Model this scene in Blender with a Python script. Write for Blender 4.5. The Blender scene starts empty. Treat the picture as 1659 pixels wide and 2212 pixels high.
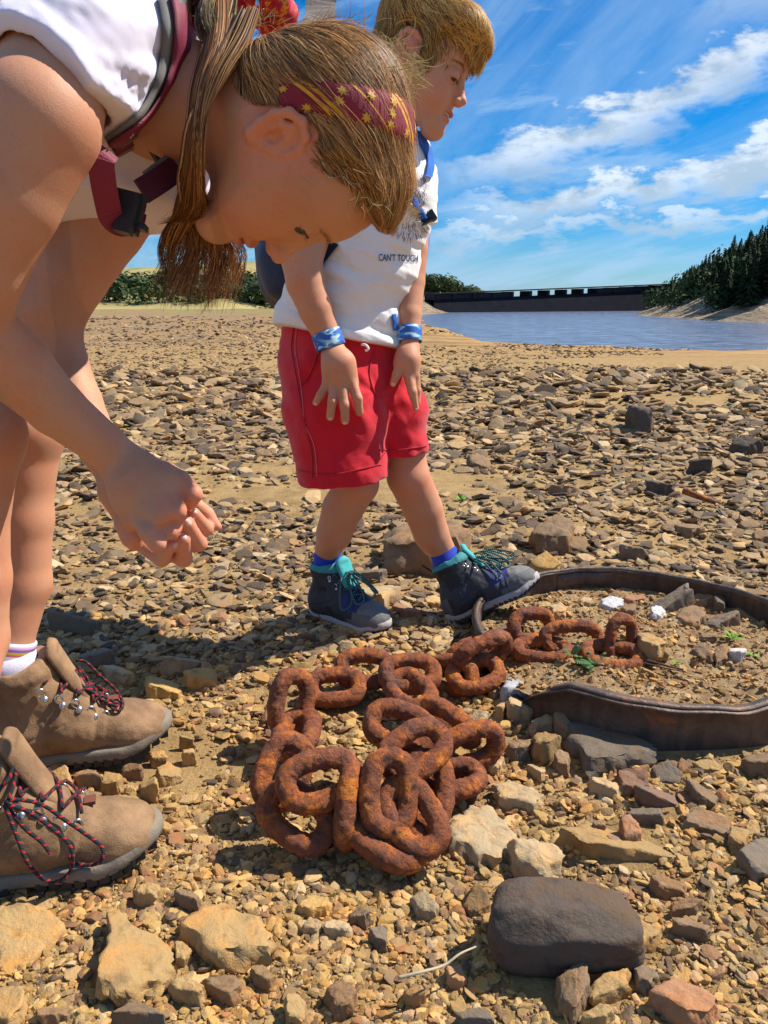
import bpy, bmesh, math, random
import numpy as np
from mathutils import Vector, Matrix
import openvdb
random.seed(7); rng = np.random.default_rng(7)
S = bpy.context.scene
COL = S.collection

# ------------------------------------------------------------------ camera
PITCH = math.radians(15.3); CAMZ = 0.62
FPX = 1664.0; CX = 829.5; CY = 1106.0
cam = bpy.data.cameras.new('camera'); camo = bpy.data.objects.new('camera', cam); COL.objects.link(camo)
camo.location = (0, 0, CAMZ); camo.rotation_euler = (math.pi/2 - PITCH, 0, 0)
cam.sensor_fit = 'VERTICAL'; cam.sensor_height = 24.0; cam.sensor_width = 18.0
cam.lens = 24.0*FPX/2212.0; cam.clip_start = 0.02; cam.clip_end = 3000
S.camera = camo
# ------------------------------------------------------------------ light
SUN_EL = math.radians(50); SH = np.array([-0.94, -0.34]); SH /= np.linalg.norm(SH)
sun_dir = np.array([-SH[0]*math.cos(SUN_EL), -SH[1]*math.cos(SUN_EL), math.sin(SUN_EL)])
sl = bpy.data.lights.new('sun', 'SUN'); sl.energy = 5.0; sl.angle = math.radians(0.55); sl.color = (1.0, 0.93, 0.82)
so = bpy.data.objects.new('sun', sl); COL.objects.link(so)
so.rotation_euler = Vector(sun_dir).to_track_quat('Z', 'Y').to_euler()
S.view_settings.view_transform = 'Standard'; S.view_settings.look = 'None'
S.view_settings.exposure = 0.60; S.view_settings.gamma = 1.0; S.view_settings.use_curve_mapping = False
S.cycles.max_bounces = 6; S.cycles.transparent_max_bounces = 8

def N(nt, t, **kw):
    n = nt.nodes.new(t)
    for k, v in kw.items():
        if k[0] == 'i' and k[1:].isdigit(): n.inputs[int(k[1:])].default_value = v
        elif k.startswith('in_'): n.inputs[k[3:].replace('_', ' ')].default_value = v
        else: setattr(n, k, v)
    return n
def L(nt, a, b): nt.links.new(a, b)
def M(nt, op, a, b=None, c=None, clamp=False):
    n = nt.nodes.new('ShaderNodeMath'); n.operation = op; n.use_clamp = clamp
    for i, v in enumerate((a, b, c)):
        if v is None: continue
        if isinstance(v, (int, float)): n.inputs[i].default_value = v
        else: nt.links.new(v, n.inputs[i])
    return n.outputs[0]
def ramp(nt, fac, stops, interp='LINEAR'):
    n = nt.nodes.new('ShaderNodeValToRGB'); cr = n.color_ramp; cr.interpolation = interp
    while len(cr.elements) > 1: cr.elements.remove(cr.elements[-1])
    cr.elements[0].position = stops[0][0]; cr.elements[0].color = (*stops[0][1], 1)
    for p, c in stops[1:]:
        e = cr.elements.new(p); e.color = (*c, 1)
    nt.links.new(fac, n.inputs[0]); return n.outputs[0]
def mixc(nt, fac, a, b, mode='MIX'):
    n = nt.nodes.new('ShaderNodeMix'); n.data_type = 'RGBA'; n.blend_type = mode
    for i, v in ((0, fac), (6, a), (7, b)):
        if isinstance(v, (int, float)): n.inputs[i].default_value = v
        elif isinstance(v, tuple): n.inputs[i].default_value = (*v[:3], 1)
        else: nt.links.new(v, n.inputs[i])
    return n.outputs[2]
def noise(nt, vec, scale, detail=4, rough=0.55, dist=0.0):
    n = nt.nodes.new('ShaderNodeTexNoise'); n.inputs['Scale'].default_value = scale
    n.inputs['Detail'].default_value = detail; n.inputs['Roughness'].default_value = rough
    n.inputs['Distortion'].default_value = dist
    if vec is not None: nt.links.new(vec, n.inputs['Vector'])
    return n.outputs['Fac']
def sstep(nt, v, a, b, to0=0.0, to1=1.0):
    n = nt.nodes.new('ShaderNodeMapRange'); n.interpolation_type = 'SMOOTHSTEP'
    n.inputs['From Min'].default_value = a; n.inputs['From Max'].default_value = b
    n.inputs['To Min'].default_value = to0; n.inputs['To Max'].default_value = to1
    nt.links.new(v, n.inputs[0]); return n.outputs[0]

# ------------------------------------------------------------------ world: clear sky with drawn-out cloud
W = bpy.data.worlds.new('World'); S.world = W; W.use_nodes = True
nt = W.node_tree; nt.nodes.clear()
out = N(nt, 'ShaderNodeOutputWorld'); bg = N(nt, 'ShaderNodeBackground'); bg.inputs['Strength'].default_value = 0.10
sky = N(nt, 'ShaderNodeTexSky', sky_type='NISHITA'); sky.sun_disc = False
sky.sun_elevation = SUN_EL; sky.sun_rotation = math.atan2(sun_dir[0], sun_dir[1])
sky.air_density = 1.0; sky.dust_density = 0.3; sky.ozone_density = 2.2
tc = N(nt, 'ShaderNodeTexCoord'); sp = N(nt, 'ShaderNodeSeparateXYZ'); L(nt, tc.outputs['Generated'], sp.inputs[0])
X, Y, Z = sp.outputs
el = M(nt, 'MULTIPLY', M(nt, 'ARCSINE', Z), 57.2958)
az = M(nt, 'MULTIPLY', M(nt, 'ARCTAN2', X, Y), 57.2958)
zz = M(nt, 'ADD', M(nt, 'MAXIMUM', Z, 0.0), 0.10)
U = M(nt, 'DIVIDE', X, zz); V = M(nt, 'DIVIDE', Y, zz)
th = math.radians(14)
a1 = M(nt, 'SUBTRACT', M(nt, 'MULTIPLY', V, math.cos(th)), M(nt, 'MULTIPLY', U, math.sin(th)))   # along streak
b1 = M(nt, 'ADD', M(nt, 'MULTIPLY', U, math.cos(th)), M(nt, 'MULTIPLY', V, math.sin(th)))
cv = N(nt, 'ShaderNodeCombineXYZ'); L(nt, M(nt, 'MULTIPLY', a1, 0.16), cv.inputs[0]); L(nt, b1, cv.inputs[1])
n1 = noise(nt, cv.outputs[0], 1.1, 9, 0.62, 0.5)
n1b = noise(nt, cv.outputs[0], 0.45, 3, 0.5, 0.2)
cir = M(nt, 'MULTIPLY', sstep(nt, M(nt, 'ADD', n1, M(nt, 'MULTIPLY', n1b, 0.7)), 0.70, 1.05), 0.75)
# streaky veil in angular space, stronger near the horizon
ca = N(nt, 'ShaderNodeCombineXYZ')
L(nt, M(nt, 'MULTIPLY', az, 0.03), ca.inputs[0]); L(nt, M(nt, 'SUBTRACT', M(nt, 'MULTIPLY', el, 0.16), M(nt, 'MULTIPLY', az, 0.025)), ca.inputs[1])
n2 = noise(nt, ca.outputs[0], 3.2, 8, 0.6, 0.35)
veil = M(nt, 'MULTIPLY', sstep(nt, n2, 0.43, 0.68), sstep(nt, el, 30, 2, 0.25, 0.70))
# puffy banks
cp = N(nt, 'ShaderNodeCombineXYZ'); L(nt, M(nt, 'MULTIPLY', az, 0.09), cp.inputs[0]); L(nt, M(nt, 'MULTIPLY', el, 0.19), cp.inputs[1])
n3 = noise(nt, cp.outputs[0], 2.6, 9, 0.62, 0.15)
n3c = noise(nt, cp.outputs[0], 0.8, 2, 0.5)
def bank(e0, slope, az0, h, azs, thick):
    line = M(nt, 'ADD', M(nt, 'MULTIPLY', M(nt, 'SUBTRACT', az, az0), slope), e0)
    dd = M(nt, 'SUBTRACT', el, line)
    dd = M(nt, 'ADD', dd, M(nt, 'MULTIPLY', M(nt, 'SUBTRACT', n3, 0.5), -7.0))
    dd = M(nt, 'ADD', dd, M(nt, 'MULTIPLY', M(nt, 'SUBTRACT', n3c, 0.5), -3.0))
    top = sstep(nt, dd, h, h*0.35)
    bot = sstep(nt, dd, -thick, 0.0)
    return M(nt, 'MULTIPLY', M(nt, 'MULTIPLY', top, bot), sstep(nt, az, azs-3, azs+7))
p1 = bank(9.2, 0.33, 8, 1.6, 4, 2.6)
p2 = bank(5.6, 0.14, 4, 1.3, 5, 1.9)
p3 = M(nt, 'MULTIPLY', bank(16.5, 0.35, 20, 1.2, 20, 2.2), 0.8)
p4 = M(nt, 'MULTIPLY', bank(4.4, 0.05, 2, 0.8, 1, 1.0), 0.7)
puff = M(nt, 'MAXIMUM', M(nt, 'MAXIMUM', p1, p2), M(nt, 'MAXIMUM', p3, p4))
thin = M(nt, 'MAXIMUM', cir, veil)
hsv = N(nt, 'ShaderNodeHueSaturation'); hsv.inputs['Saturation'].default_value = 1.35; hsv.inputs['Value'].default_value = 0.70
hsv.inputs['Hue'].default_value = 0.497
L(nt, mixc(nt, 1.0, sky.outputs[0], (.55, .80, 1.15), 'MULTIPLY'), hsv.inputs['Color'])
grey = mixc(nt, sstep(nt, n3, 0.40, 0.62), (3.4, 4.2, 5.0), (6.5, 7.0, 7.4))
c = mixc(nt, thin, hsv.outputs[0], (2.9, 4.4, 6.2))
c = mixc(nt, M(nt, 'MULTIPLY', puff, 0.78), c, grey)
L(nt, c, bg.inputs['Color']); L(nt, bg.outputs[0], out.inputs[0])

# ------------------------------------------------------------------ projection helpers (photograph measured at 1659 x 2212)
cp_, sp_ = math.cos(PITCH), math.sin(PITCH)
FW = np.array([0, cp_, -sp_]); UPV = np.array([0, sp_, cp_]); RT = np.array([1.0, 0, 0]); CAMP = np.array([0, 0, CAMZ])
def P(px, py, d):
    return CAMP + RT*((px-CX)/FPX*d) + UPV*(-(py-CY)/FPX*d) + FW*d
def G(px, py, z=0.0):
    r = RT*((px-CX)/FPX) + UPV*(-(py-CY)/FPX) + FW
    return CAMP + r*((z-CAMZ)/r[2])
def PX(p):
    v = np.asarray(p, float) - CAMP
    d = v@FW
    return np.stack([CX+FPX*(v@RT)/d, CY-FPX*(v@UPV)/d, d], -1)
REG = {'D': (0, 0, 1), 'R1': (0, 0, .36), 'R2': (398, 0, .34), 'R3': (564, 0, .34), 'R4': (564, 597, .24), 'R5': (0, 796, .32), 'R6': (0, 1327, .3),
       'R7': (597, 1062, .36), 'R8': (531, 1360, .36), 'B1': (995, 1161, .4), 'B2': (863, 464.5, .48), 'B3': (0, 464.5, .38), 'B4': (0, 1792, .5),
       'B5': (829.5, 1592.6, .5), 'B6': (829.5, 697, .5), 'B8': (99.5, 962, .24), 'C1': (763, 0, .22), 'C2': (0, 0, .2), 'C3': (0, 531, .21), 'C4': (995, 1194.5, .418)}
def D(reg, x, y):
    o = REG[reg]; return (o[0]+x*o[2], o[1]+y*o[2])

# ------------------------------------------------------------------ numpy noise
_perm = rng.integers(0, 2**31, size=8)
def _hash(i, j, k, s):
    h = (i*374761393 + j*668265263 + k*2147483647 + s*974711) & 0xffffffff
    h = ((h ^ (h >> 13))*1274126177) & 0xffffffff
    return ((h ^ (h >> 16)) & 0xffff)/65535.0
def vnoise(Pt, s=0):
    Pt = np.asarray(Pt, np.float64); i = np.floor(Pt).astype(np.int64); f = Pt-i; f = f*f*(3-2*f)
    r = 0
    for dx in (0, 1):
        for dy in (0, 1):
            for dz in (0, 1):
                w = (f[..., 0] if dx else 1-f[..., 0])*(f[..., 1] if dy else 1-f[..., 1])*(f[..., 2] if dz else 1-f[..., 2])
                r = r + w*_hash(i[..., 0]+dx, i[..., 1]+dy, i[..., 2]+dz, s)
    return r*2-1
def fbm(Pt, o=4, s=0, g=0.5):
    a = 1.0; r = 0; Pt = np.asarray(Pt)
    for k in range(o):
        r = r+a*vnoise(Pt*2**k, s+k); a *= g
    return r

# ------------------------------------------------------------------ object helpers
def tag(o, label=None, cat=None, group=None, kind=None):
    if label: o['label'] = label
    if cat: o['category'] = cat
    if group: o['group'] = group
    if kind: o['kind'] = kind
    return o
def empty(name, loc, label, cat, group=None):
    o = bpy.data.objects.new(name, None); COL.objects.link(o); o.location = loc; o.empty_display_size = .05
    return tag(o, label, cat, group)
def link_mesh(name, me, mat, parent=None):
    o = bpy.data.objects.new(name, me); COL.objects.link(o)
    if mat is not None and not me.materials: me.materials.append(mat)
    if parent is not None:
        o.parent = parent
        if parent.type == 'EMPTY' and parent.parent is None:
            o.matrix_parent_inverse = Matrix.Translation(parent.location).inverted()
    return o
def mesh(name, V, Fc, mat, parent=None, smooth=True, col=None, uv=None):
    me = bpy.data.meshes.new(name)
    V = np.asarray(V, np.float32)
    if isinstance(Fc, np.ndarray):
        n, k = Fc.shape
        me.vertices.add(len(V)); me.vertices.foreach_set('co', V.ravel())
        me.loops.add(n*k); me.loops.foreach_set('vertex_index', Fc.ravel().astype(np.int32))
        me.polygons.add(n); me.polygons.foreach_set('loop_start', np.arange(0, n*k, k, dtype=np.int32))
        me.polygons.foreach_set('loop_total', np.full(n, k, np.int32))
        me.update(calc_edges=True)
    else:
        me.from_pydata(V.tolist(), [], Fc); me.update()
    me.polygons.foreach_set('use_smooth', np.full(len(me.polygons), smooth))
    if col is not None:
        a = me.color_attributes.new('Col', 'FLOAT_COLOR', 'POINT')
        c4 = np.ones((len(V), 4), np.float32); c4[:, :3] = col; a.data.foreach_set('color', c4.ravel())
    if uv is not None:
        a = me.attributes.new('pos2', 'FLOAT_VECTOR', 'POINT')
        u3 = np.zeros((len(V), 3), np.float32); u3[:, :uv.shape[1]] = uv; a.data.foreach_set('vector', u3.ravel())
    me.validate()
    return link_mesh(name, me, mat, parent)
def smooth_path(pts, n):
    pts = np.asarray(pts, float); m = len(pts)
    if m < 3: return np.stack([pts[0]+(pts[-1]-pts[0])*t for t in np.linspace(0, 1, n)])
    q = np.vstack([2*pts[0]-pts[1], pts, 2*pts[-1]-pts[-2]]); o = []
    for t in np.linspace(0, m-1-1e-9, n):
        i = int(t); f = t-i; p0, p1_, p2_, p3_ = q[i], q[i+1], q[i+2], q[i+3]
        o.append(.5*((2*p1_)+(-p0+p2_)*f+(2*p0-5*p1_+4*p2_-p3_)*f*f+(-p0+3*p1_-3*p2_+p3_)*f**3))
    return np.array(o)
def frames(path, closed=False, up=None):
    n = len(path)
    T = np.roll(path, -1, 0)-np.roll(path, 1, 0)
    if not closed: T[0] = path[1]-path[0]; T[-1] = path[-1]-path[-2]
    T /= np.linalg.norm(T, axis=1)[:, None]+1e-12
    A = np.zeros_like(T); u = np.array(up if up is not None else [0.0, 0, 1.0])
    if abs(u@T[0]) > .9 and up is None: u = np.array([1.0, 0, 0])
    for i in range(n):
        u = u-T[i]*(u@T[i]); u /= np.linalg.norm(u)+1e-12; A[i] = u
    return T, A, np.cross(T, A)
def tube(path, r, k=8, closed=False, cap=True, flat=1.0, up=None):
    path = np.asarray(path, float); n = len(path); r = np.broadcast_to(np.asarray(r, float), (n,))
    T, A, B = frames(path, closed, up)
    an = np.arange(k)*2*math.pi/k
    V = path[:, None]+r[:, None, None]*(A[:, None]*np.cos(an)[None, :, None]*flat+B[:, None]*np.sin(an)[None, :, None])
    V = V.reshape(-1, 3); F = []
    m = n if closed else n-1
    for i in range(m):
        j = (i+1) % n
        for a in range(k):
            b = (a+1) % k; F.append((i*k+a, i*k+b, j*k+b, j*k+a))
    if cap and not closed:
        F.append(tuple(range(k))[::-1]); F.append(tuple((n-1)*k+a for a in range(k)))
    ln = np.concatenate([[0], np.cumsum(np.linalg.norm(np.diff(path, axis=0), axis=1))])
    uv = np.stack([np.repeat(ln, k), np.tile(an, n)], 1)
    return V, F, uv
def box(c, s, R=None):
    c = np.asarray(c, float); s = np.asarray(s, float)/2
    V = np.array([[x, y, z] for x in (-1, 1) for y in (-1, 1) for z in (-1, 1)])*s
    if R is not None: V = V@np.asarray(R).T
    return V+c, [(0, 1, 3, 2), (4, 6, 7, 5), (0, 4, 5, 1), (2, 3, 7, 6), (0, 2, 6, 4), (1, 5, 7, 3)]
def joinm(parts):
    V = []; F = []; UV = []; o = 0
    for p in parts:
        V.append(p[0]); F += [tuple(i+o for i in f) for f in p[1]]; o += len(p[0])
        if len(p) > 2: UV.append(p[2])
    return (np.vstack(V), F) + ((np.vstack(UV),) if len(UV) == len(parts) else ())
def rotz(a): c, s = math.cos(a), math.sin(a); return np.array([[c, -s, 0], [s, c, 0], [0, 0, 1.0]])

# ------------------------------------------------------------------ signed-distance modelling
def rcone(a, b, ra, rb):
    a = np.asarray(a, float); b = np.asarray(b, float); ba = b-a; l2 = ba@ba+1e-12; rr = ra-rb; a2 = l2-rr*rr; il2 = 1/l2
    def f(p):
        pa = p-a; y = pa@ba; z = y-l2
        xx = pa*l2-ba*y[:, None]; x2 = np.einsum('ij,ij->i', xx, xx)
        y2 = y*y*l2; z2 = z*z*l2; k = np.sign(rr)*rr*rr*x2
        c1 = np.sign(z)*a2*z2 > k; c2 = np.sign(y)*a2*y2 < k
        r = (np.sqrt(np.maximum(x2*a2*il2, 0))+y*rr)*il2-ra
        r = np.where(c2, np.sqrt(x2+y2)*il2-ra, r); r = np.where(c1, np.sqrt(x2+z2)*il2-rb, r)
        return r
    c = (a+b)/2; return (f, c, np.linalg.norm(ba)/2+max(ra, rb))
def ell(c, r, R=None):
    c = np.asarray(c, float); r = np.asarray(r, float)
    def f(p):
        q = p-c
        if R is not None: q = q@R
        k0 = np.linalg.norm(q/r, axis=1); k1 = np.linalg.norm(q/(r*r), axis=1)
        return k0*(k0-1)/(k1+1e-9)
    return (f, c, float(r.max()))
def chain_prims(pts, rad):
    return [rcone(pts[i], pts[i+1], rad[i], rad[i+1]) for i in range(len(pts)-1)]
def smin(a, b, k):
    if k <= 0: return np.minimum(a, b)
    h = np.maximum(k-np.abs(a-b), 0)/k
    return np.minimum(a, b)-h*h*k*.25
def smax(a, b, k): return -smin(-a, -b, k)
def sdf_grid(groups, lo, hi, h, post=None):
    """groups: list of (K, k, prims, mode). Returns verts, quads"""
    BR = 12
    lo = np.asarray(lo, float); n = np.ceil((np.asarray(hi)-lo)/h/BR).astype(int)*BR
    nb = n//BR
    bi = np.stack(np.meshgrid(*[np.arange(q) for q in nb], indexing='ij'), -1).reshape(-1, 3)
    bc = lo+(bi*BR+BR/2-.5)*h; hd = BR*h*.5*1.75
    cd = np.full(len(bc), 9.0)
    for (K, k, prims, mode) in groups:
        if mode != 'add': continue
        for (f, c, r) in prims:
            m = np.linalg.norm(bc-c, axis=1) < r*1.0+hd+.06
            if m.any(): cd[m] = np.minimum(cd[m], f(bc[m]))
    act = np.abs(cd) < hd+.035
    ab = bi[act]; abc = bc[act]; na = len(ab)
    li = np.stack(np.meshgrid(*[np.arange(BR)]*3, indexing='ij'), -1).reshape(-1, 3)
    full = np.full(na*BR**3, 9.0)
    pts_all = (ab[:, None]*BR+li[None]).reshape(-1, 3)*h+lo
    nb3 = BR**3
    for (K, k, prims, mode) in groups:
        g = np.full(na*nb3, 9.0) if mode in ('add', 'sub') else None
        for (f, c, r) in prims:
            m = np.linalg.norm(abc-c, axis=1) < r+hd+max(K, k)+.004
            if not m.any(): continue
            idx = (np.nonzero(m)[0][:, None]*nb3+np.arange(nb3)[None]).ravel()
            v = f(pts_all[idx])
            if mode == 'disp': full[idx] += v
            else: g[idx] = smin(g[idx], v, k)
        if mode == 'add': full = smin(full, g, K)
        elif mode == 'sub': full = smax(full, -g, K)
    if post is not None: full = post(pts_all, full)
    arr = np.full(tuple(n), 1.0, np.float32)
    sgn = np.where(cd < 0, -1.0, 1.0).astype(np.float32)*h*3
    a6 = arr.reshape(nb[0], BR, nb[1], BR, nb[2], BR)
    a6[:] = sgn.reshape(nb[0], 1, nb[1], 1, nb[2], 1)
    a6t = a6.transpose(0, 2, 4, 1, 3, 5)
    a6t[ab[:, 0], ab[:, 1], ab[:, 2]] = np.clip(full, -3*h, 3*h).reshape(na, BR, BR, BR).astype(np.float32)
    g = openvdb.FloatGrid(background=3*h); g.copyFromArray(np.ascontiguousarray(arr))
    pts, quads = g.convertToQuads(isovalue=0.0)
    return pts*h+lo, quads[:, ::-1].astype(np.int32)
def sdf_obj(name, groups, boxes, mat, parent=None, col=None, post=None, uv=None):
    Vs = []; Fs = []; o = 0
    for (lo, hi, h) in boxes:
        v, q = sdf_grid(groups, lo, hi, h, post)
        Vs.append(v); Fs.append(q+o); o += len(v)
    Vv = np.vstack(Vs); Q = np.vstack(Fs)
    return mesh(name, Vv, Q, mat, parent, True, col(Vv) if col else None, uv(Vv) if uv else None)
def aabb(prims, pad=.01):
    lo = np.min([c-r for f, c, r in prims], axis=0)-pad; hi = np.max([c+r for f, c, r in prims], axis=0)+pad
    return lo, hi

# ------------------------------------------------------------------ materials
def mat_new(name):
    m = bpy.data.materials.new(name); m.use_nodes = True; nt = m.node_tree
    b = nt.nodes['Principled BSDF']; return m, nt, b
def bump(nt, b, h, dist, strength=1.0):
    n = nt.nodes.new('ShaderNodeBump'); n.inputs['Distance'].default_value = dist; n.inputs['Strength'].default_value = strength
    nt.links.new(h, n.inputs['Height']); nt.links.new(n.outputs[0], b.inputs['Normal']); return n
def simple(name, colr, rough=.7, metal=0.0, bs=None, bd=0.0006, var=.18, spec=.5):
    m, nt, b = mat_new(name); g = N(nt, 'ShaderNodeNewGeometry')
    n = noise(nt, g.outputs['Position'], bs or 60, 5)
    c = mixc(nt, n, tuple(x*(1-var) for x in colr), tuple(min(1, x*(1+var)) for x in colr)); L(nt, c, b.inputs['Base Color'])
    b.inputs['Roughness'].default_value = rough; b.inputs['Metallic'].default_value = metal; b.inputs['Specular IOR Level'].default_value = spec
    bump(nt, b, n, bd); return m
def stone_mat(name, stops, perobj=True, tint=None):
    m, nt, b = mat_new(name); g = N(nt, 'ShaderNodeNewGeometry'); oi = N(nt, 'ShaderNodeObjectInfo')
    pos = g.outputs['Position']
    n1 = noise(nt, pos, 9, 4); n2 = noise(nt, pos, 55, 6, .65, .3); n3 = noise(nt, pos, 260, 4, .7); n4 = noise(nt, pos, 24, 5, .6, .8)
    c = ramp(nt, oi.outputs['Random'], stops)
    c = mixc(nt, M(nt, 'MULTIPLY', sstep(nt, n4, .42, .66), .6), c, mixc(nt, 1.0, c, (1.35, .98, .6), 'MULTIPLY'))
    c = mixc(nt, M(nt, 'MULTIPLY', sstep(nt, n2, .5, .72), .7), c, mixc(nt, 1.0, c, (.45, .42, .42), 'MULTIPLY'))
    c = mixc(nt, M(nt, 'MULTIPLY', sstep(nt, n3, .5, .8), .4), c, mixc(nt, 1.0, c, (1.7, 1.55, 1.3), 'MULTIPLY'))
    L(nt, c, b.inputs['Base Color']); b.inputs['Roughness'].default_value = .85; b.inputs['Specular IOR Level'].default_value = .3
    h = M(nt, 'ADD', M(nt, 'MULTIPLY', n2, 1.0), M(nt, 'MULTIPLY', n3, .35)); bump(nt, b, h, .0035, 1.0); return m
TAN = [(0, (.30, .18, .06)), (.22, (.45, .29, .105)), (.42, (.19, .12, .058)), (.6, (.52, .35, .15)), (.78, (.125, .085, .055)), (.9, (.29, .15, .07)), (1, (.50, .37, .21))]
GREYS = [(0, (.075, .057, .044)), (.2, (.38, .26, .13)), (.4, (.06, .046, .036)), (.55, (.46, .32, .16)), (.72, (.09, .066, .048)), (.88, (.24, .155, .085)), (1, (.50, .38, .22))]  # mixed shale tones; extra darks stand in for shadows among the far stones
m_tan = stone_mat('tan_stone', TAN)
m_far = stone_mat('shale', GREYS)
def one_stone(name, c): return stone_mat(name, [(0, tuple(x*.85 for x in c)), (1, tuple(x*1.15 for x in c))])
m_slate = one_stone('slate_stone', (.165, .13, .095))
m_brown = one_stone('brown_stone', (.23, .15, .085))
m_dark = one_stone('dark_stone', (.095, .072, .056))
m_pale = one_stone('pale_stone', (.38, .285, .165))
m_gold = one_stone('ochre_stone', (.36, .235, .10))
m_red = one_stone('red_stone', (.33, .18, .10))
m_white = one_stone('quartz_stone', (.46, .46, .47))
m_purple = one_stone('purple_stone', (.195, .125, .09))

# ------------------------------------------------------------------ terrain
def shore(x): return np.interp(x, [-60, 1.0, 2.0, 6, 10, 16, 60], [400, 58, 38.5, 36, 32, 27, 10])
def leftb(y): return np.interp(y, [0, 38, 42, 130, 165, 400], [1.0, 1.2, 1.9, 6, 15, 60])
def hground(x, y):
    x = np.asarray(x, float); y = np.asarray(y, float)
    ins = np.minimum(y-shore(x), (x-leftb(y))*2.0)
    land = np.maximum(-ins, 0)
    up = -1.5+.85*np.tanh(land*.085/.85*.6)+.65*np.clip(land/30, 0, 1)
    up = np.where(land > 0, up, -1.5)
    h = np.where(ins > 0, -1.5-.06*np.minimum(ins, 30), up)
    near = np.clip((y-7)/9, 0, 1); near = near*near*(3-2*near)
    near = np.where(x > -3, near, near*1.0)
    h = h*near
    p = np.stack([x, y, 0*x], -1)
    h = h+.016*fbm(p*2.2, 3, 3)+.004*fbm(p*13, 2, 5)+np.clip((y-4)/20, 0, 1)*.05*fbm(p*.5, 3, 9)
    h = h - .010*np.exp(-((x)**2+(y-1.0)**2)/.5)
    return h
def grid_mesh(name, xs, ys, hf, mat, kind='structure', smooth=True):
    Xg, Yg = np.meshgrid(xs, ys); Zg = hf(Xg, Yg)
    V = np.stack([Xg, Yg, Zg], -1).reshape(-1, 3); nx, ny = len(xs), len(ys)
    i = np.arange((ny-1)*nx).reshape(ny-1, nx)[:, :-1].ravel()
    F = np.stack([i, i+1, i+nx+1, i+nx], 1).astype(np.int32)
    o = mesh(name, V, F, mat, None, smooth); tag(o, kind=kind); return o
m_ground, nt, b = mat_new('lakebed')
g = N(nt, 'ShaderNodeNewGeometry'); pos = g.outputs['Position']; sx = N(nt, 'ShaderNodeSeparateXYZ'); L(nt, pos, sx.inputs[0])
n1 = noise(nt, pos, 1.3, 5); n2 = noise(nt, pos, 14, 6, .65); n3 = noise(nt, pos, 160, 6, .7); n0 = noise(nt, pos, .25, 4, .6)
c = ramp(nt, n2, [(.3, (.24, .15, .062)), (.5, (.36, .23, .095)), (.7, (.45, .30, .135))])
c = mixc(nt, M(nt, 'MULTIPLY', sstep(nt, n3, .45, .75), .55), c, (.17, .11, .06))
mud = mixc(nt, sstep(nt, n1, .42, .6), (.33, .215, .10), (.20, .15, .10))
sc_ = N(nt, 'ShaderNodeMapping'); sc_.inputs['Scale'].default_value = (.35, 2.4, 1); L(nt, pos, sc_.inputs[0])
strk = noise(nt, sc_.outputs[0], 1.1, 6, .65)
farc = ramp(nt, strk, [(.34, (.10, .07, .045)), (.43, (.24, .15, .07)), (.52, (.38, .22, .08)), (.66, (.46, .28, .105)), (.76, (.5, .36, .19))])
leftm = sstep(nt, M(nt, 'ADD', sx.outputs[0], M(nt, 'MULTIPLY', n0, 6)), 6, -3)
farc = mixc(nt, M(nt, 'MULTIPLY', leftm, sstep(nt, strk, .45, .6, 0, .8)), farc, (.16, .13, .10))
farc = mixc(nt, M(nt, 'MULTIPLY', M(nt, 'MULTIPLY', leftm, sstep(nt, sx.outputs[1], 30, 55)), sstep(nt, noise(nt, pos, .09, 3), .4, .55, 0, .8)), farc, (.17, .20, .06))
c = mixc(nt, sstep(nt, sx.outputs[1], 7, 13), c, farc)
L(nt, c, b.inputs['Base Color']); b.inputs['Roughness'].default_value = .95; b.inputs['Specular IOR Level'].default_value = .15
bump(nt, b, M(nt, 'ADD', n3, M(nt, 'MULTIPLY', n2, 1.2)), .006, 1.0)
xs = np.unique(np.concatenate([np.arange(-3, 3, .03), np.geomspace(3, 900, 70), -np.geomspace(3, 900, 70)]))
ys = np.unique(np.concatenate([np.arange(-1, 4, .03), np.geomspace(4, 1500, 220), [-60, -20, -8, -3]]))
ground = grid_mesh('ground', xs, ys, hground, m_ground)
# water
m_water, nt, b = mat_new('water')
g = N(nt, 'ShaderNodeNewGeometry'); mp = N(nt, 'ShaderNodeMapping'); mp.inputs['Scale'].default_value = (.55, 1.5, 1); L(nt, g.outputs['Position'], mp.inputs[0])
w1 = noise(nt, mp.outputs[0], 1.6, 5, .62, .3); w2 = noise(nt, mp.outputs[0], .22, 3)
c = mixc(nt, sstep(nt, w1, .38, .66), (.075, .095, .15), (.22, .27, .37)); L(nt, c, b.inputs['Base Color'])
b.inputs['Roughness'].default_value = .16; b.inputs['IOR'].default_value = 1.33
bump(nt, b, M(nt, 'ADD', w1, M(nt, 'MULTIPLY', w2, .4)), .5, .55)
V = np.array([[-200, 10, -1.5], [400, 10, -1.5], [400, 420, -1.5], [-200, 420, -1.5]]); water = mesh('water', V, [(0, 1, 2, 3)], m_water); tag(water, kind='structure')

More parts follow.
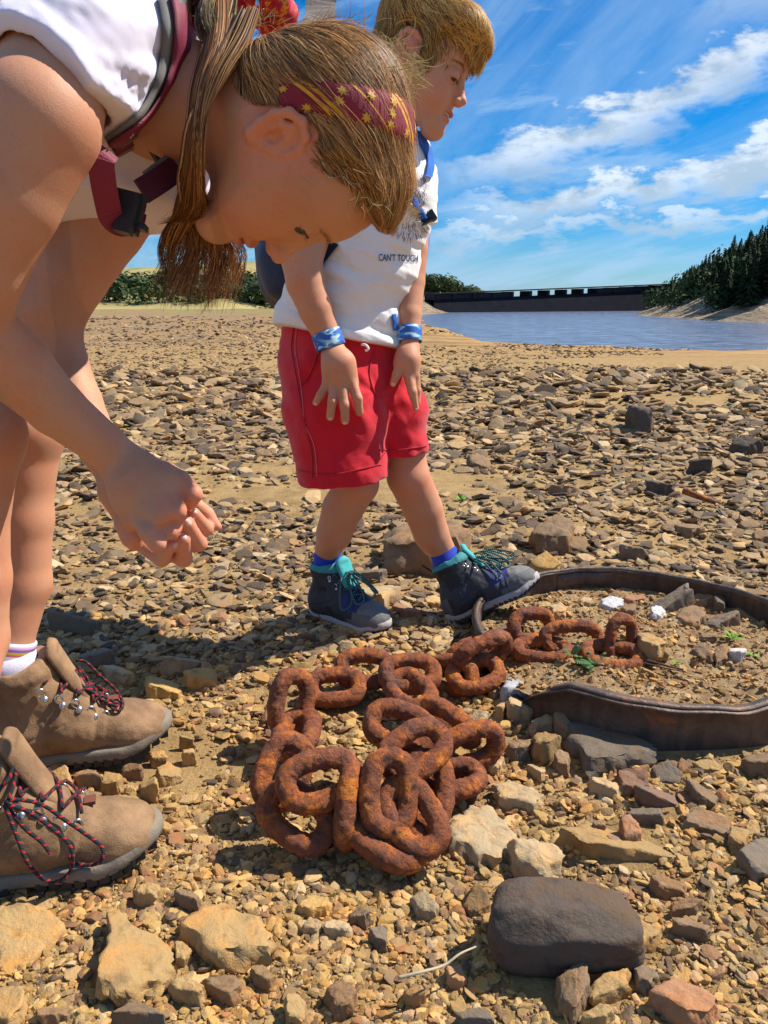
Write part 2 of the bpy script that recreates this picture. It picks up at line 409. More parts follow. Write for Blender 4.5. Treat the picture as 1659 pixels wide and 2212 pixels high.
# hillsides (left moor, right wooded bank)
m_hill, nt, b = mat_new('moor_grass'); g = N(nt, 'ShaderNodeNewGeometry'); pos = g.outputs['Position']
c = ramp(nt, noise(nt, pos, .06, 6, .6), [(.38, (.09, .12, .03)), (.5, (.30, .24, .08)), (.64, (.42, .31, .11))]); L(nt, c, b.inputs['Base Color']); b.inputs['Roughness'].default_value = .95
m_bank, nt, b = mat_new('stony_bank'); g = N(nt, 'ShaderNodeNewGeometry'); pos = g.outputs['Position']
mp = N(nt, 'ShaderNodeMapping'); mp.inputs['Scale'].default_value = (.3, .3, 3); L(nt, pos, mp.inputs[0])
c = ramp(nt, noise(nt, mp.outputs[0], .9, 7, .7), [(.36, (.10, .075, .05)), (.5, (.24, .17, .10)), (.66, (.38, .29, .18))]); L(nt, c, b.inputs['Base Color']); b.inputs['Roughness'].default_value = .95
bump(nt, b, noise(nt, pos, 1.5, 6), .6)
def sst(x, a, b_): t = np.clip((x-a)/(b_-a), 0, 1); return t*t*(3-2*t)
def h_left(x, y):
    r = (sst(y, 58, 80)*2.0 + sst(y, 70, 190)*9.0)*(1-.85*sst(x/y, -.16, .0))
    edge = leftb(y)-2-np.clip(y-60, 0, 60)*.02
    m = sst(edge-x, 0, 16)
    p = np.stack([x, y, 0*x], -1)
    lim = 0.80+.2*np.sin(x*.03+1.0)
    return -1.8+m*(1.5+r*lim+.8*fbm(p*.05, 3, 21)*sst(y, 60, 100)) - (1-sst(y, 50, 60))*2.0
grid_mesh('moor_hill', np.linspace(-180, 22, 110), np.linspace(50, 320, 110), h_left, m_hill)
def bankx(y): return np.interp(y, [0, 60, 95, 130, 175, 400], [60, 40, 33, 38, 54, 120])
def h_right(x, y):
    s = x-bankx(y); p = np.stack([x, y, 0*x], -1)
    b0 = sst(s, 0, 16)*3.6
    hill = sst(s, 4, 75)*16+sst(s, 4, 20)*.8
    front = sst(y, 60, 110)
    return -1.9+b0+hill*front+(.25*fbm(p*.35, 3, 4)+.6*fbm(p*.06, 3, 5))*sst(s, 0, 10)
grid_mesh('wooded_hill', np.linspace(30, 260, 140), np.linspace(62, 400, 140), h_right, m_bank)
def h_lb(x, y):   # stony spur left of the dam
    s = (leftb(y)+1.5)-x; p = np.stack([x, y, 0*x], -1)
    return -1.75+sst(s, 0, 9)*sst(y, 84, 110)*3.0+.2*fbm(p*.3, 3, 6)
grid_mesh('left_spur', np.linspace(-20, 22, 60), np.linspace(84, 190, 70), h_lb, m_bank)

# ------------------------------------------------------------------ dam
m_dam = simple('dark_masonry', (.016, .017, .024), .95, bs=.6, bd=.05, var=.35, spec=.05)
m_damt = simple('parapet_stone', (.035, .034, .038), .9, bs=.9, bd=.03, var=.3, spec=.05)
dl = P(935, 674, 150); dr = P(1480, 664, 186)
dam = empty('dam', (float(dl[0]), float(dl[1]), -1.5), 'long dark masonry dam with an open parapet gallery across the far water', 'dam')
def dampt(t, z): q = dl+(dr-dl)*t; return np.array([q[0], q[1], z])
def topz(t): return float(P(935+545*t, 634-21*t, dl[1]+(dr[1]-dl[1])*t)[2])
dd_ = (dr-dl)[:2]; dn = np.array([-dd_[1], dd_[0]]); dn /= np.linalg.norm(dn)
ns = 24; V = []; F = []
for i in range(ns+1):
    t = i/ns; q = dampt(t, 0); zt = topz(t)-1.25
    for (o_, z) in ((0-1.6, -3.5), (0, zt), (3, zt), (4, -3.5)):
        V.append([q[0]+dn[0]*o_, q[1]+dn[1]*o_, z])
for i in range(ns):
    for k in range(3): F.append((i*4+k, i*4+4+k, i*4+5+k, i*4+1+k))
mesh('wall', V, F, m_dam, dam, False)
def dseg(t0, t1, z0, z1, o0, o1):
    V = []
    for t in (t0, t1):
        q = dampt(t, 0); zt = topz(t)
        for o_ in (o0, o1):
            for z in (z0, z1): V.append([q[0]+dn[0]*o_, q[1]+dn[1]*o_, zt+z])
    return np.array(V), [(0, 1, 3, 2), (4, 6, 7, 5), (0, 4, 5, 1), (2, 3, 7, 6), (0, 2, 6, 4), (1, 5, 7, 3)]
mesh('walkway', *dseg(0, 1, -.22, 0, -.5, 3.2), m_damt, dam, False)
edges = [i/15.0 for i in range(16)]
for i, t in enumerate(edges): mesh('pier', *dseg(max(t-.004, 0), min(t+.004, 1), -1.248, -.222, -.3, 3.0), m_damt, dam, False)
for i in range(15):
    if 4 <= i <= 8: continue
    mesh('infill_panel', *dseg(edges[i]+.0045, edges[i+1]-.0045, -1.246, -.224, .1, .5), m_damt, dam, False)
# ------------------------------------------------------------------ trees and bushes
def leaf_mat(name, a, b_):
    m, nt, b = mat_new(name); g = N(nt, 'ShaderNodeNewGeometry'); oi = N(nt, 'ShaderNodeObjectInfo')
    n = noise(nt, g.outputs['Position'], 1.2, 4)
    c = mixc(nt, M(nt, 'ADD', M(nt, 'MULTIPLY', n, .7), M(nt, 'MULTIPLY', oi.outputs['Random'], .35)), a, b_)
    L(nt, c, b.inputs['Base Color']); b.inputs['Roughness'].default_value = .8; b.inputs['Specular IOR Level'].default_value = .2; return m
m_fir = leaf_mat('fir_needles', (.014, .030, .010), (.045, .075, .022))
m_bush = leaf_mat('bush_leaves', (.022, .042, .012), (.075, .105, .035))
m_bark = simple('bark', (.07, .05, .035), .9, bs=3, bd=.02)
def conifer_crown(H, seed):
    r = np.random.default_rng(seed); V = []; F = []
    for k in range(620):
        t = r.random()**.8; z = H*(.10+.90*t); R = H*.17*(1-t)**.85*(0.75+.5*r.random())+.05
        a = r.random()*6.283; out_ = R*(.25+.75*r.random()**.5)
        c = np.array([math.cos(a)*out_, math.sin(a)*out_, z-out_*.35]); s = H*.045*(1.25-t)*(.6+.8*r.random())
        d = np.array([math.cos(a), math.sin(a), -.45]); sd = np.array([-math.sin(a), math.cos(a), 0])
        i = len(V); V += [c-d*s-sd*s*.5, c-d*s*.2+sd*s*.7+np.array([0, 0, s*.2]), c+d*s*1.3, c-sd*s*.7]; F.append((i, i+3, i+2, i+1))
    return V, F
def bush_crown(W_, H, seed, n=420):
    r = np.random.default_rng(seed); V = []; F = []
    lob = [(r.normal(0, W_*.26), r.normal(0, W_*.2), H*(.35+.3*r.random()), W_*(.22+.16*r.random())) for _ in range(7)]
    for k in range(n):
        l = lob[r.integers(len(lob))]; d = r.normal(size=3); d /= np.linalg.norm(d); rr = l[3]*(.75+.35*r.random())
        c = np.array(l[:3])+d*rr*np.array([1, 1, .9]); c[2] = max(c[2], .05)
        s = W_*.055*(.6+.9*r.random()); u = r.normal(size=3); u -= d*(u@d)*.7; u /= np.linalg.norm(u); v = np.cross(d, u)
        i = len(V); V += [c-u*s, c-v*s*.7, c+u*s, c+v*s*.7]; F.append((i, i+1, i+2, i+3))
    return V, F
cone_data = []
for k in range(4):
    V, F = conifer_crown(6.0, 50+k); me = bpy.data.meshes.new('crown'); me.from_pydata([tuple(v) for v in V], [], F); me.materials.append(m_fir); cone_data.append(me)
tv, tf, _ = tube([[0, 0, -.6], [0, 0, 2], [0, 0, 5.2]], [.16, .11, .02], 6); tme = bpy.data.meshes.new('trunk'); tme.from_pydata(tv.tolist(), [], tf); tme.materials.append(m_bark)
bush_data = []
for k in range(4):
    V, F = bush_crown(3.0, 2.4, 80+k); me = bpy.data.meshes.new('crown'); me.from_pydata([tuple(v) for v in V], [], F); me.materials.append(m_bush); bush_data.append(me)
bv, bf, _ = tube([[0, 0, -.4], [.05, 0, .6], [.1, 0, 1.1]], [.12, .08, .04], 6); bme = bpy.data.meshes.new('stem'); bme.from_pydata(bv.tolist(), [], bf); bme.materials.append(m_bark)
def put(name, crown, stem, sname, loc, sc, rz, label, cat, group):
    o = empty(name, loc, label, cat, group); o.scale = sc if isinstance(sc, tuple) else (sc, sc, sc); o.rotation_euler = (0, 0, rz)
    for nm, me in (('crown', crown), (sname, stem)):
        c = bpy.data.objects.new(nm, me); COL.objects.link(c); c.parent = o
    return o
r = np.random.default_rng(5)
# right hill conifers: row along the crest and slope, individual; a mass behind
cnt = 0; spots = []
for k in range(4000):
    y = r.uniform(92, 190); x = bankx(y)+r.uniform(8, 62)
    z = float(h_right(np.array(x), np.array(y)))
    q = PX([x, y, z])
    if not (1330 < q[0] < 1760): continue
    spots.append((x, y, z, q[0]))
    if len(spots) >= 420: break
spots.sort(key=lambda s: -s[1])
fm = []
for i, (x, y, z, px) in enumerate(spots):
    sz = r.uniform(.75, 1.2) * np.interp(px, [1340, 1450, 1560, 1659, 1760], [.35, .62, .85, 1.15, 1.3])
    if i % 2 == 0 or i > 300:
        put('conifer_tree', cone_data[i % 4], tme, 'trunk', (x, y, z-.1), sz, r.uniform(0, 6), ('tall dark conifer at the right edge of the hill plantation' if px > 1600 else 'dark conifer in the middle of the hill plantation' if px > 1480 else 'small conifer on the low slope of the plantation near the dam'), 'tree', ('tall conifers at the right edge' if px > 1600 else 'conifers in the middle of the hill' if px > 1480 else 'small conifers near the dam'))
    else: fm.append((x, y, z-.1, sz*.9, r.uniform(0, 6)))
V = []; F = []
for k in range(2600):   # understory of the plantation, nobody could count it
    y = r.uniform(95, 240); x = bankx(y)+r.uniform(9, 110); fm.append((x, y, float(h_right(np.array(x), np.array(y)))-.3, r.uniform(.3, .5)*np.interp(PX([x, y, 1])[0], [1340, 1659], [.5, 1.1]), 0))
pv = {}
for k in range(4):
    me = cone_data[k]; co = np.empty(len(me.vertices)*3, np.float32); me.vertices.foreach_get('co', co); pv[k] = co.reshape(-1, 3)[:800]
VV = []; FF = []; o_ = 0
for i, (x, y, z, s, a) in enumerate(fm):
    q = pv[i % 4]*s+np.array([x, y, z]); VV.append(q); FF.append(np.arange(len(q)).reshape(-1, 4)[:, ::-1]+o_); o_ += len(q)
o = mesh('conifer_wood', np.vstack(VV), np.vstack(FF).astype(np.int32), m_fir, None, False); tag(o, 'dense dark conifer wood massed behind the front trees on the right shore', 'wood', kind='stuff')
bp_ = []
for k in range(3):
    me = bush_data[k]; co = np.empty(len(me.vertices)*3, np.float32); me.vertices.foreach_get('co', co); bp_.append(co.reshape(-1, 3)[:900])
VV = []; FF = []; o_ = 0
for i in range(420):
    y = r.uniform(95, 200); x = bankx(y)+r.uniform(6, 60); z = float(h_right(np.array(x), np.array(y)))
    if not 1300 < PX([x, y, z])[0] < 1640: continue
    sc_ = r.uniform(.9, 1.7)*np.interp(PX([x, y, z])[0], [1330, 1640], [.6, 1.3]); q = bp_[i % 3]*np.array([sc_, sc_, sc_*1.15])+np.array([x, y, z-.4]); VV.append(q); FF.append(np.arange(len(q)).reshape(-1, 4)+o_); o_ += len(q)
o = mesh('broadleaf_wood', np.vstack(VV), np.vstack(FF).astype(np.int32), m_bush, None, False); tag(o, 'rounded broadleaf scrub covering the slope where it falls to the dam', 'wood', kind='stuff')
# bushes on the left moor and left of the dam
for i in range(150):
    if i < 105:
        t = i/104.0; px = -60+720*t+r.normal(0, 10); d = r.uniform(66, 92)
        if i % 3 == 0: px = r.uniform(-20, 660); d = r.uniform(80, 125)
        x = (px-CX)/FPX*d; y = d*1.02; z = float(h_left(np.array(x), np.array(y)))-.3
        sc = r.uniform(.75, 1.25); lab, grp = ('rounded green bush behind the arms of the girl at the foot of the moor', 'bushes behind the arms') if px < 340 else ('green bush seen behind the hanging ponytail at the foot of the moor', 'bushes behind the ponytail') if px < 540 else ('green bush just left of the boy at the foot of the moor', 'bushes left of the boy')
    else:
        px = r.uniform(870, 1035); d = r.uniform(172, 200)
        x = (px-CX)/FPX*d; y = d*1.02; z = float(P(px, np.interp(px, [880, 930, 985, 1035], [618, 622, 634, 642]), d)[2])-1.0
        sc = r.uniform(1.3, 2.0)*np.interp(px, [880, 1035], [1.25, .7]); lab = 'round green tree in the clump at the left end of the dam'; grp = 'trees at the left end of the dam'
    put('green_bush', bush_data[i % 4], bme, 'stem', (x, y, z), (sc*1.15, sc, sc*.9), r.uniform(0, 6), lab, 'bush', grp)
def h_dl(x, y):
    px = CX+FPX*x/y
    return np.interp(px, [820, 900, 940, 985, 1040, 1060], [4.6, 3.4, 2.4, 1.0, .4, -3])*sst(y, 165, 178)-2.2*(1-sst(y, 165, 178))
grid_mesh('left_knoll', np.linspace(-3, 26, 40), np.linspace(163, 215, 30), h_dl, m_hill)

# ------------------------------------------------------------------ stones
def rock_mesh(name, seed, flat=1.0, sub=3, nz=.05, planes=12, sharp=90.0):
    bm = bmesh.new(); bmesh.ops.create_icosphere(bm, subdivisions=sub, radius=1.0)
    V = np.array([v.co[:] for v in bm.verts]); r = np.random.default_rng(seed)
    n = r.normal(size=(planes, 3)); n /= np.linalg.norm(n, axis=1)[:, None]; n[0] = (0.08, .05, 1); n[1] = (0, .1, -1)
    n /= np.linalg.norm(n, axis=1)[:, None]
    d = r.uniform(.62, 1.0, planes); d[0] = .62; d[1] = .6
    dots = np.maximum(V@n.T, 1e-3); t = d/dots
    rad = (np.sum(np.minimum(1/t, 50)**sharp, axis=1))**(-1/sharp)
    q = V*np.minimum(rad, 1.25)[:, None]
    q *= (1+nz*fbm(q*2.2+seed, 4, seed))[:, None]
    q *= np.array([1.0, r.uniform(.62, .95), flat])
    for v, c in zip(bm.verts, q): v.co = c
    me = bpy.data.meshes.new(name); bm.to_mesh(me); bm.free()
    me.polygons.foreach_set('use_smooth', np.ones(len(me.polygons), bool)); me.set_sharp_from_angle(angle=math.radians(24))
    return me
chunk = [rock_mesh('stone_shape', 100+k, .72, 3, .05) for k in range(10)]
shard = [rock_mesh('shard_shape', 200+k, .26, 3, .05, 10) for k in range(8)]


def poly_stone(pts, th, mat, label, group=None, dome=.08, rough=.05, sink=.012, taper=.10, zbase=None, tilt=0.0, lift=None):
    pts = np.array([D(pts[0], *p) for p in pts[1]])
    c2 = pts.mean(0); zb = float(hground(*G(*c2)[:2])) if zbase is None else zbase
    y0_, y1_ = pts[:, 1].min(), pts[:, 1].max()
    top = np.array([G(px, py, zb+th*(.75-.45*(py-y0_)/(y1_-y0_+1e-6))) for px, py in pts])
    c = top.mean(0); q = top-c
    if np.cross(q[0][:2], q[1][:2]) < 0: q = q[::-1]
    # resample outline
    m = 64; per = np.vstack([q, q[:1]]); ln = np.concatenate([[0], np.cumsum(np.linalg.norm(np.diff(per, axis=0), axis=1))])
    s = np.linspace(0, ln[-1], m, endpoint=False); ol = np.stack([np.interp(s, ln, per[:, k]) for k in range(2)], 1)
    for _ in range(1): ol = .5*ol+.25*(np.roll(ol, 1, 0)+np.roll(ol, -1, 0))
    size = np.sqrt((ol**2).sum(1).mean())
    sd = abs(hash(label)) % 1000 if False else int(abs(c2[0]*7+c2[1]*13)) % 997
    seedp = np.array([sd*.37, sd*.11, 0])
    ol = ol*(1+rough*1.6*fbm(np.c_[ol/size*2.5, np.zeros(m)]+seedp, 4, 2))[:, None]
    th = th*.70; dome = dome*.5
    rings = [(0.0, th), (.2, th), (.4, th), (.58, th), (.72, th), (.80, th*.99), (.86, th*.96), (.90, th*.90), (.94, th*.76), (.98, th*.52), (1.01, th*.28), (1.03, th*.02), (1.0, -sink)]
    V = []; F = []
    r0 = np.random.default_rng(sd); tx, ty = r0.normal(0, .20, 2)
    for i, (rr, z) in enumerate(rings):
        xy = ol*rr if i < 7 or True else ol
        zc = z+dome*size*(1-min(rr, 1)**2)*(1 if i < 8 else 0)
        zz = zc + (tx*xy[:, 0]+ty*xy[:, 1])*(1 if z > th*.3 else .3)
        p3 = np.c_[xy, np.broadcast_to(zz, (m,))]
        nn = fbm(np.c_[p3[:, :2], p3[:, 2]]/size*2.3+seedp, 5, 11, .55); n2_ = fbm(p3/size*9+seedp, 3, 12)
        out2 = p3.copy(); out2[:, 2] += (nn*.095+n2_*.022)*size*min(1, .30+dome*9)*(.9 if i < 9 else .25)*(1 if z > 0 else 0)
        if i >= 7: out2[:, :2] *= (1+(nn*.16+n2_*.04))[:, None]
        V.append(out2)
    V = np.vstack(V)
    for i in range(len(rings)-1):
        for a in range(m):
            b_ = (a+1) % m
            if i == 0: F.append((a, m+a, m+b_))
            else: F.append((i*m+a, (i+1)*m+a, (i+1)*m+b_, i*m+b_))
    o = mesh('stone', V, F, mat); o.data.set_sharp_from_angle(angle=math.radians(50)); o.location = (c[0], c[1], zb + (lift or 0)); tag(o, label, 'stone', group)
    return (c[0], c[1], size)
HG = 'larger stones lying among the gravel'
heroes = [
 (('B5', [(1000,745),(1100,760),(1205,815),(1190,880),(1080,950),(1040,860)]), .028, m_gold, 'ochre slab poking out behind the big dark boulder', .05),
 (('B5', [(268,410),(370,285),(480,295),(530,340),(582,425),(520,525),(490,545),(290,480)]), .025, m_pale, 'big pale flat slab just right of the rusty chain pile', .04),
 (('B5', [(533,440),(620,428),(770,480),(772,560),(700,612),(640,605),(560,540)]), .035, m_pale, 'pale lumpy rock touching the big pale slab', .2),
 (('B5', [(475,200),(540,172),(610,200),(690,265),(660,325),(490,275)]), .02, m_pale, 'long pale flat stone above the big pale slab', .06),
 (('B5', [(610,110),(640,100),(702,150),(680,190)]), .018, m_pale, 'small tilted pale block on the stone heap', .05),
 (('B5', [(885,180),(940,168),(1005,182),(1035,215),(1000,250),(900,225)]), .02, m_pale, 'pale oval stone below the dark slate slab', .15),
 (('B5', [(745,440),(920,352),(1100,365),(1230,390),(1305,535),(1100,520),(900,500)]), .006, m_gold, 'wide flush slab carrying three small stones', .01),
 (('B5', [(1015,355),(1060,335),(1100,380),(1122,432),(1040,450)]), .028, m_red, 'reddish stone sitting on the flush slab', .15),
 (('B5', [(895,370),(930,350),(960,370),(955,405),(905,405)]), .018, m_brown, 'brown cobble on the left end of the flush slab', .2),
 (('B5', [(960,430),(990,415),(1018,430),(1008,465),(970,460)]), .015, m_purple, 'small dark cube shaped stone on the flush slab', .1),
 (('B5', [(1055,295),(1110,292),(1205,325),(1205,375),(1150,365),(1050,330)]), .022, m_slate, 'brick shaped grey stone right of the reddish stone', .03),
 (('B5', [(1150,1110),(1240,1005),(1350,1060),(1450,1130),(1410,1235),(1300,1240)]), .03, m_red, 'orange flat block in the bottom right corner', .05),
 (('B5', [(735,1040),(850,940),(885,985),(890,1100),(825,1225),(765,1160)]), .03, m_brown, 'ridged brown shard in front of the dark boulder', .25),
 (('B5', [(860,945),(965,985),(960,1030),(890,1020)]), .035, m_gold, 'small ochre wedge against the dark boulder', .1),
 (('B5', [(890,1080),(960,1010),(1060,1000),(1065,1080),(960,1130),(900,1150)]), .022, m_gold, 'ochre stone between the ridged shard and the orange block', .1),
 (('B5', [(855,1200),(930,1140),(1000,1190),(960,1240),(880,1245)]), .022, m_gold, 'ochre stone on the bottom edge right of the ridged shard', .1),
 (('B5', [(1075,960),(1110,955),(1200,1020),(1150,1110),(1090,1070)]), .02, m_slate, 'dark wedge left of the orange block', .06),
 (('B5', [(1300,200),(1330,180),(1440,235),(1445,300),(1370,285)]), .02, m_brown, 'brown block beside the right edge below the iron ring', .05),
 (('B5', [(1285,360),(1350,297),(1500,360),(1490,435)]), .015, m_brown, 'brown flat slab near the right edge', .02),
 (('B5', [(1495,370),(1580,390),(1560,500),(1485,440)]), .02, m_gold, 'ochre slab leaning on the brown flat slab', .04),
 (('B5', [(1530,505),(1600,450),(1670,425),(1670,600),(1590,590)]), .025, m_slate, 'dark slab cut off by the right edge', .03),
 (('B5', [(1530,95),(1570,60),(1680,70),(1680,160),(1580,140)]), .035, m_brown, 'dark brown block under the iron ring at the right edge', .06),
 (('B5', [(1005,135),(1060,135),(1145,220),(1090,240),(1030,225)]), .022, m_purple, 'purple brown stone under the tip of the slate slab', .08),
 (('B5', [(1080,245),(1200,222),(1300,232),(1350,300),(1230,290),(1110,275)]), .014, m_purple, 'flat purple brown stone right of the pale oval stone', .03),
 (('B5', [(1250,775),(1290,762),(1420,830),(1390,872),(1250,820)]), .022, m_brown, 'brown block right of the ochre slab', .04),
 (('B5', [(1140,595),(1190,590),(1305,640),(1300,685),(1185,660)]), .02, m_brown, 'long brown stone above the dark boulder', .05),
 (('B5', [(1240,705),(1310,690),(1375,722),(1340,765),(1245,760)]), .02, m_brown, 'broad brown stone above the brown block', .08),
 (('B5', [(525,20),(575,0),(645,0),(635,60),(560,90)]), .03, m_brown, 'brown stone in the heap beside the right chain link', .1),
 (('B5', [(110,685),(170,650),(235,740),(222,785),(150,750)]), .02, m_pale, 'pale wedge below the chain pile', .05),
 (('B5', [(340,725),(390,625),(450,690),(462,742),(400,768)]), .02, m_tan, 'tan triangular stone left of the dark boulder', .07),
 (('B5', [(265,985),(330,972),(362,1050),(335,1085),(280,1060)]), .02, m_tan, 'upright tan block near the bottom centre', .08),
 (('B5', [(85,1075),(150,1050),(180,1125),(150,1155),(95,1140)]), .02, m_tan, 'rounded tan block near the dry twig', .1),
 (('B5', [(300,1205),(380,1165),(460,1172),(480,1245),(330,1245)]), .02, m_slate, 'grey stone on the bottom edge centre', .08),
 (('B5', [(810,640),(870,615),(925,650),(900,685),(830,675)]), .02, m_brown, 'brown angular stone above the dark boulder centre', .1),
 (('B5', [(935,680),(975,640),(1060,690),(1040,730),(960,710)]), .016, m_purple, 'ridged dark stone beside the dark boulder top', .1),
 (('B5', [(510,690),(545,650),(625,668),(615,692),(560,705)]), .022, m_brown, 'brown stone behind the dark boulder left end', .1),
 (('B5', [(415,770),(470,735),(500,800),(500,840),(430,820)]), .018, m_gold, 'ochre wedge against the dark boulder left end', .05),
 (('B4', [(-30,350),(60,332),(150,332),(230,350),(292,405),(200,500),(130,555),(60,620),(-30,640)]), .016, m_gold, 'very large flat ochre slab at the left edge below the near boot', .02),
 (('B4', [(452,350),(480,332),(525,335),(600,395),(690,415),(762,505),(745,590),(600,700),(490,775),(405,725),(440,600),(470,480)]), .028, m_gold, 'big triangular ochre slab left of the pentagonal one', .04),
 (('B4', [(790,395),(860,340),(925,290),(965,282),(1100,365),(1190,445),(1192,520),(1060,545),(965,575),(880,520),(782,440)]), .030, m_gold, 'big pentagonal ochre slab in the lower left foreground', .05),
 (('B4', [(752,475),(790,480),(832,522),(800,580),(760,575)]), .018, m_gold, 'small ochre stone wedged between the two big slabs', .08),
 (('B4', [(720,650),(760,616),(830,640),(892,700),(860,748),(745,705)]), .022, m_gold, 'ochre oval stone below the pentagonal slab', .15),
 (('B4', [(560,725),(600,718),(735,850),(470,850)]), .03, m_slate, 'speckled grey stone on the bottom edge left', .06),
 (('B4', [(575,265),(640,226),(700,242),(690,305),(600,305)]), .022, m_gold, 'ochre cobble just off the near boot toe', .15),
 (('B4', [(752,275),(800,262),(862,290),(850,330),(785,322)]), .02, m_brown, 'brown pitted stone above the pentagonal slab', .12),
 (('B4', [(1275,350),(1345,262),(1420,282),(1412,355),(1340,372)]), .018, m_tan, 'tan flat stone below the front chain links', .05),
 (('B4', [(1080,600),(1135,572),(1198,640),(1160,680),(1095,650)]), .022, m_tan, 'oval tan stone right of the ochre oval stone', .18),
 (('B4', [(870,650),(1000,612),(1045,680),(1000,740),(930,720)]), .022, m_brown, 'brown block below the pentagonal slab', .08),
 (('B4', [(1230,735),(1280,702),(1332,740),(1312,845),(1240,830)]), .025, m_gold, 'upright ochre stone on the bottom edge centre', .12),
 (('B4', [(1400,690),(1470,640),(1545,690),(1522,780),(1450,800)]), .025, m_brown, 'rounded brown stone on the bottom centre', .15),
 (('B4', [(-30,640),(60,650),(112,690),(100,790),(40,850),(-30,860)]), .02, m_gold, 'ochre slab in the bottom left corner', .03),
 (('B4', [(1390,420),(1440,372),(1525,402),(1510,452),(1400,460)]), .018, m_pale, 'pale cobble below the front chain links', .12),
 (('B4', [(1310,400),(1340,372),(1390,410),(1370,450),(1310,440)]), .016, m_pale, 'pale crumbly stone left of the pale cobble', .12),
 (('B4', [(1500,350),(1550,330),(1600,370),(1580,410),(1510,400)]), .02, m_slate, 'dark grey cobble right of the pale cobble', .14),
 (('B4', [(1590,440),(1650,400),(1670,420),(1670,510),(1620,500)]), .022, m_slate, 'smooth grey stone left of the dark boulder shadow', .15),
 (('B4', [(145,800),(180,760),(300,755),(290,800),(180,840)]), .015, m_brown, 'flat reddish stone on the bottom edge left', .05),
 (('B1', [(492,852),(570,852),(740,930),(920,1040),(1060,1150),(1000,1180),(870,1245),(790,1285),(680,1275),(600,1110),(540,950)]), .022, m_slate, 'large dark slate slab leaning under the rim of the iron ring', .02),
 (('B1', [(205,860),(235,790),(280,748),(370,740),(480,790),(400,862)]), .032, m_white, 'bright white quartz stone beside the last outside chain link', .2),
 (('B1', [(150,830),(240,750),(280,800),(185,850)]), .025, m_pale, 'pale block against the chain below the white quartz', .04),
 (('B1', [(250,870),(310,850),(422,900),(380,968),(252,958)]), .032, m_pale, 'pale wedge under the white quartz stone', .1),
 (('B1', [(380,1100),(410,1022),(480,1008),(540,1090),(480,1195),(392,1175)]), .035, m_tan, 'round tan cobble beside the dark slate slab', .25),
 (('B1', [(365,1040),(470,948),(512,962),(500,1010),(400,1055)]), .03, m_pale, 'pale oblong stone above the round tan cobble', .12),
 (('B1', [(500,950),(545,945),(635,1050),(580,1070),(512,1010)]), .03, m_brown, 'brown wedge on the left edge of the slate slab', .1),
 (('B1', [(30,970),(80,922),(150,960),(132,1030),(50,1032)]), .03, m_pale, 'pale disc stone beside the chain', .12),
 (('B1', [(235,1110),(340,1075),(385,1090),(370,1180),(280,1190)]), .03, m_slate, 'grey block in the heap left of the round cobble', .08),
 (('B1', [(415,880),(450,840),(480,870),(475,930),(430,930)]), .03, m_brown, 'brown pebble behind the pale wedge', .2),
 (('B1', [(130,1175),(180,1160),(245,1200),(200,1265),(140,1240)]), .025, m_pale, 'pale block right of the lowest outside link', .08),
 (('B1', [(500,1170),(530,1130),(590,1170),(580,1270),(520,1250)]), .03, m_brown, 'upright brown stone at the corner of the slate slab', .1),
 (('B1', [(185,960),(215,865),(255,870),(230,970)]), .03, m_pale, 'narrow upright pale stone under the white quartz', .06),
 (('B1', [(1035,1250),(1110,1215),(1215,1290),(1180,1330),(1060,1310)]), .014, m_slate, 'flat grey slab below the iron ring', .02),
 (('B1', [(845,1250),(880,1240),(1010,1290),(1000,1340),(880,1330)]), .02, m_purple, 'purple grey stone at the tip of the slate slab', .05),
 (('B1', [(1255,1210),(1340,1200),(1420,1240),(1400,1265),(1300,1255)]), .01, m_gold, 'thin ochre flake below the iron ring', .02),
 (('R7', [(650,330),(665,250),(705,175),(750,150),(900,180),(1030,200),(1150,235),(1148,330),(1100,400),(900,415),(750,410),(680,385)]), .11, m_brown, 'big brown boulder behind the legs of the boy', .15),
 (('R7', [(405,565),(430,540),(700,545),(732,590),(640,705),(450,640)]), .035, m_pale, 'pale slab behind the standing shoe of the boy', .03),
 (('R7', [(430,480),(520,460),(665,465),(640,525),(450,510)]), .03, m_slate, 'grey flat stone behind the pale slab', .03),
 (('R7', [(700,670),(720,655),(890,715),(870,750),(780,745),(700,700)]), .02, m_red, 'reddish flat wedge between the two shoes of the boy', .02),
 (('R7', [(875,620),(940,600),(990,640),(990,700),(900,690)]), .02, m_tan, 'tan stone behind the raised shoe', .08),
 (('R7', [(1500,430),(1540,380),(1659,400),(1659,460),(1580,480)]), .05, m_brown, 'brown stone behind the toe of the raised shoe', .1),
 (('B6', [(1035,440),(1085,380),(1110,358),(1135,375),(1165,410),(1150,450)]), .14, m_dark, 'dark pyramid shaped rock standing out of the middle ground', .3),
 (('B6', [(630,925),(690,870),(760,832),(822,880),(800,950),(680,950)]), .075, m_brown, 'brown wedge rock in front of the shingle, above the iron ring', .15),
 (('B6', [(740,955),(780,930),(885,922),(880,978),(780,980)]), .035, m_tan, 'tan flat rock touching the brown wedge rock', .05),
 (('B6', [(1010,980),(1040,955),(1110,950),(1162,990),(1120,1010),(1030,1005)]), .045, m_slate, 'grey layered rock behind the iron ring', .08),
 (('B6', [(620,1035),(700,1000),(775,1070),(740,1092),(650,1070)]), .06, m_tan, 'tan slab tilted up behind the raised toe', .05),
 (('B6', [(1130,695),(1180,680),(1265,695),(1250,725),(1150,722)]), .05, m_dark, 'long dark flat rock in the shingle on the right', .06),
 (('B6', [(1315,582),(1420,590),(1415,625),(1325,612)]), .07, m_dark, 'dark block in the shingle on the right', .03),
 (('B6', [(1490,512),(1560,500),(1640,530),(1560,552),(1500,540)]), .09, m_dark, 'dark low boulder in the shingle near the right edge', .12),
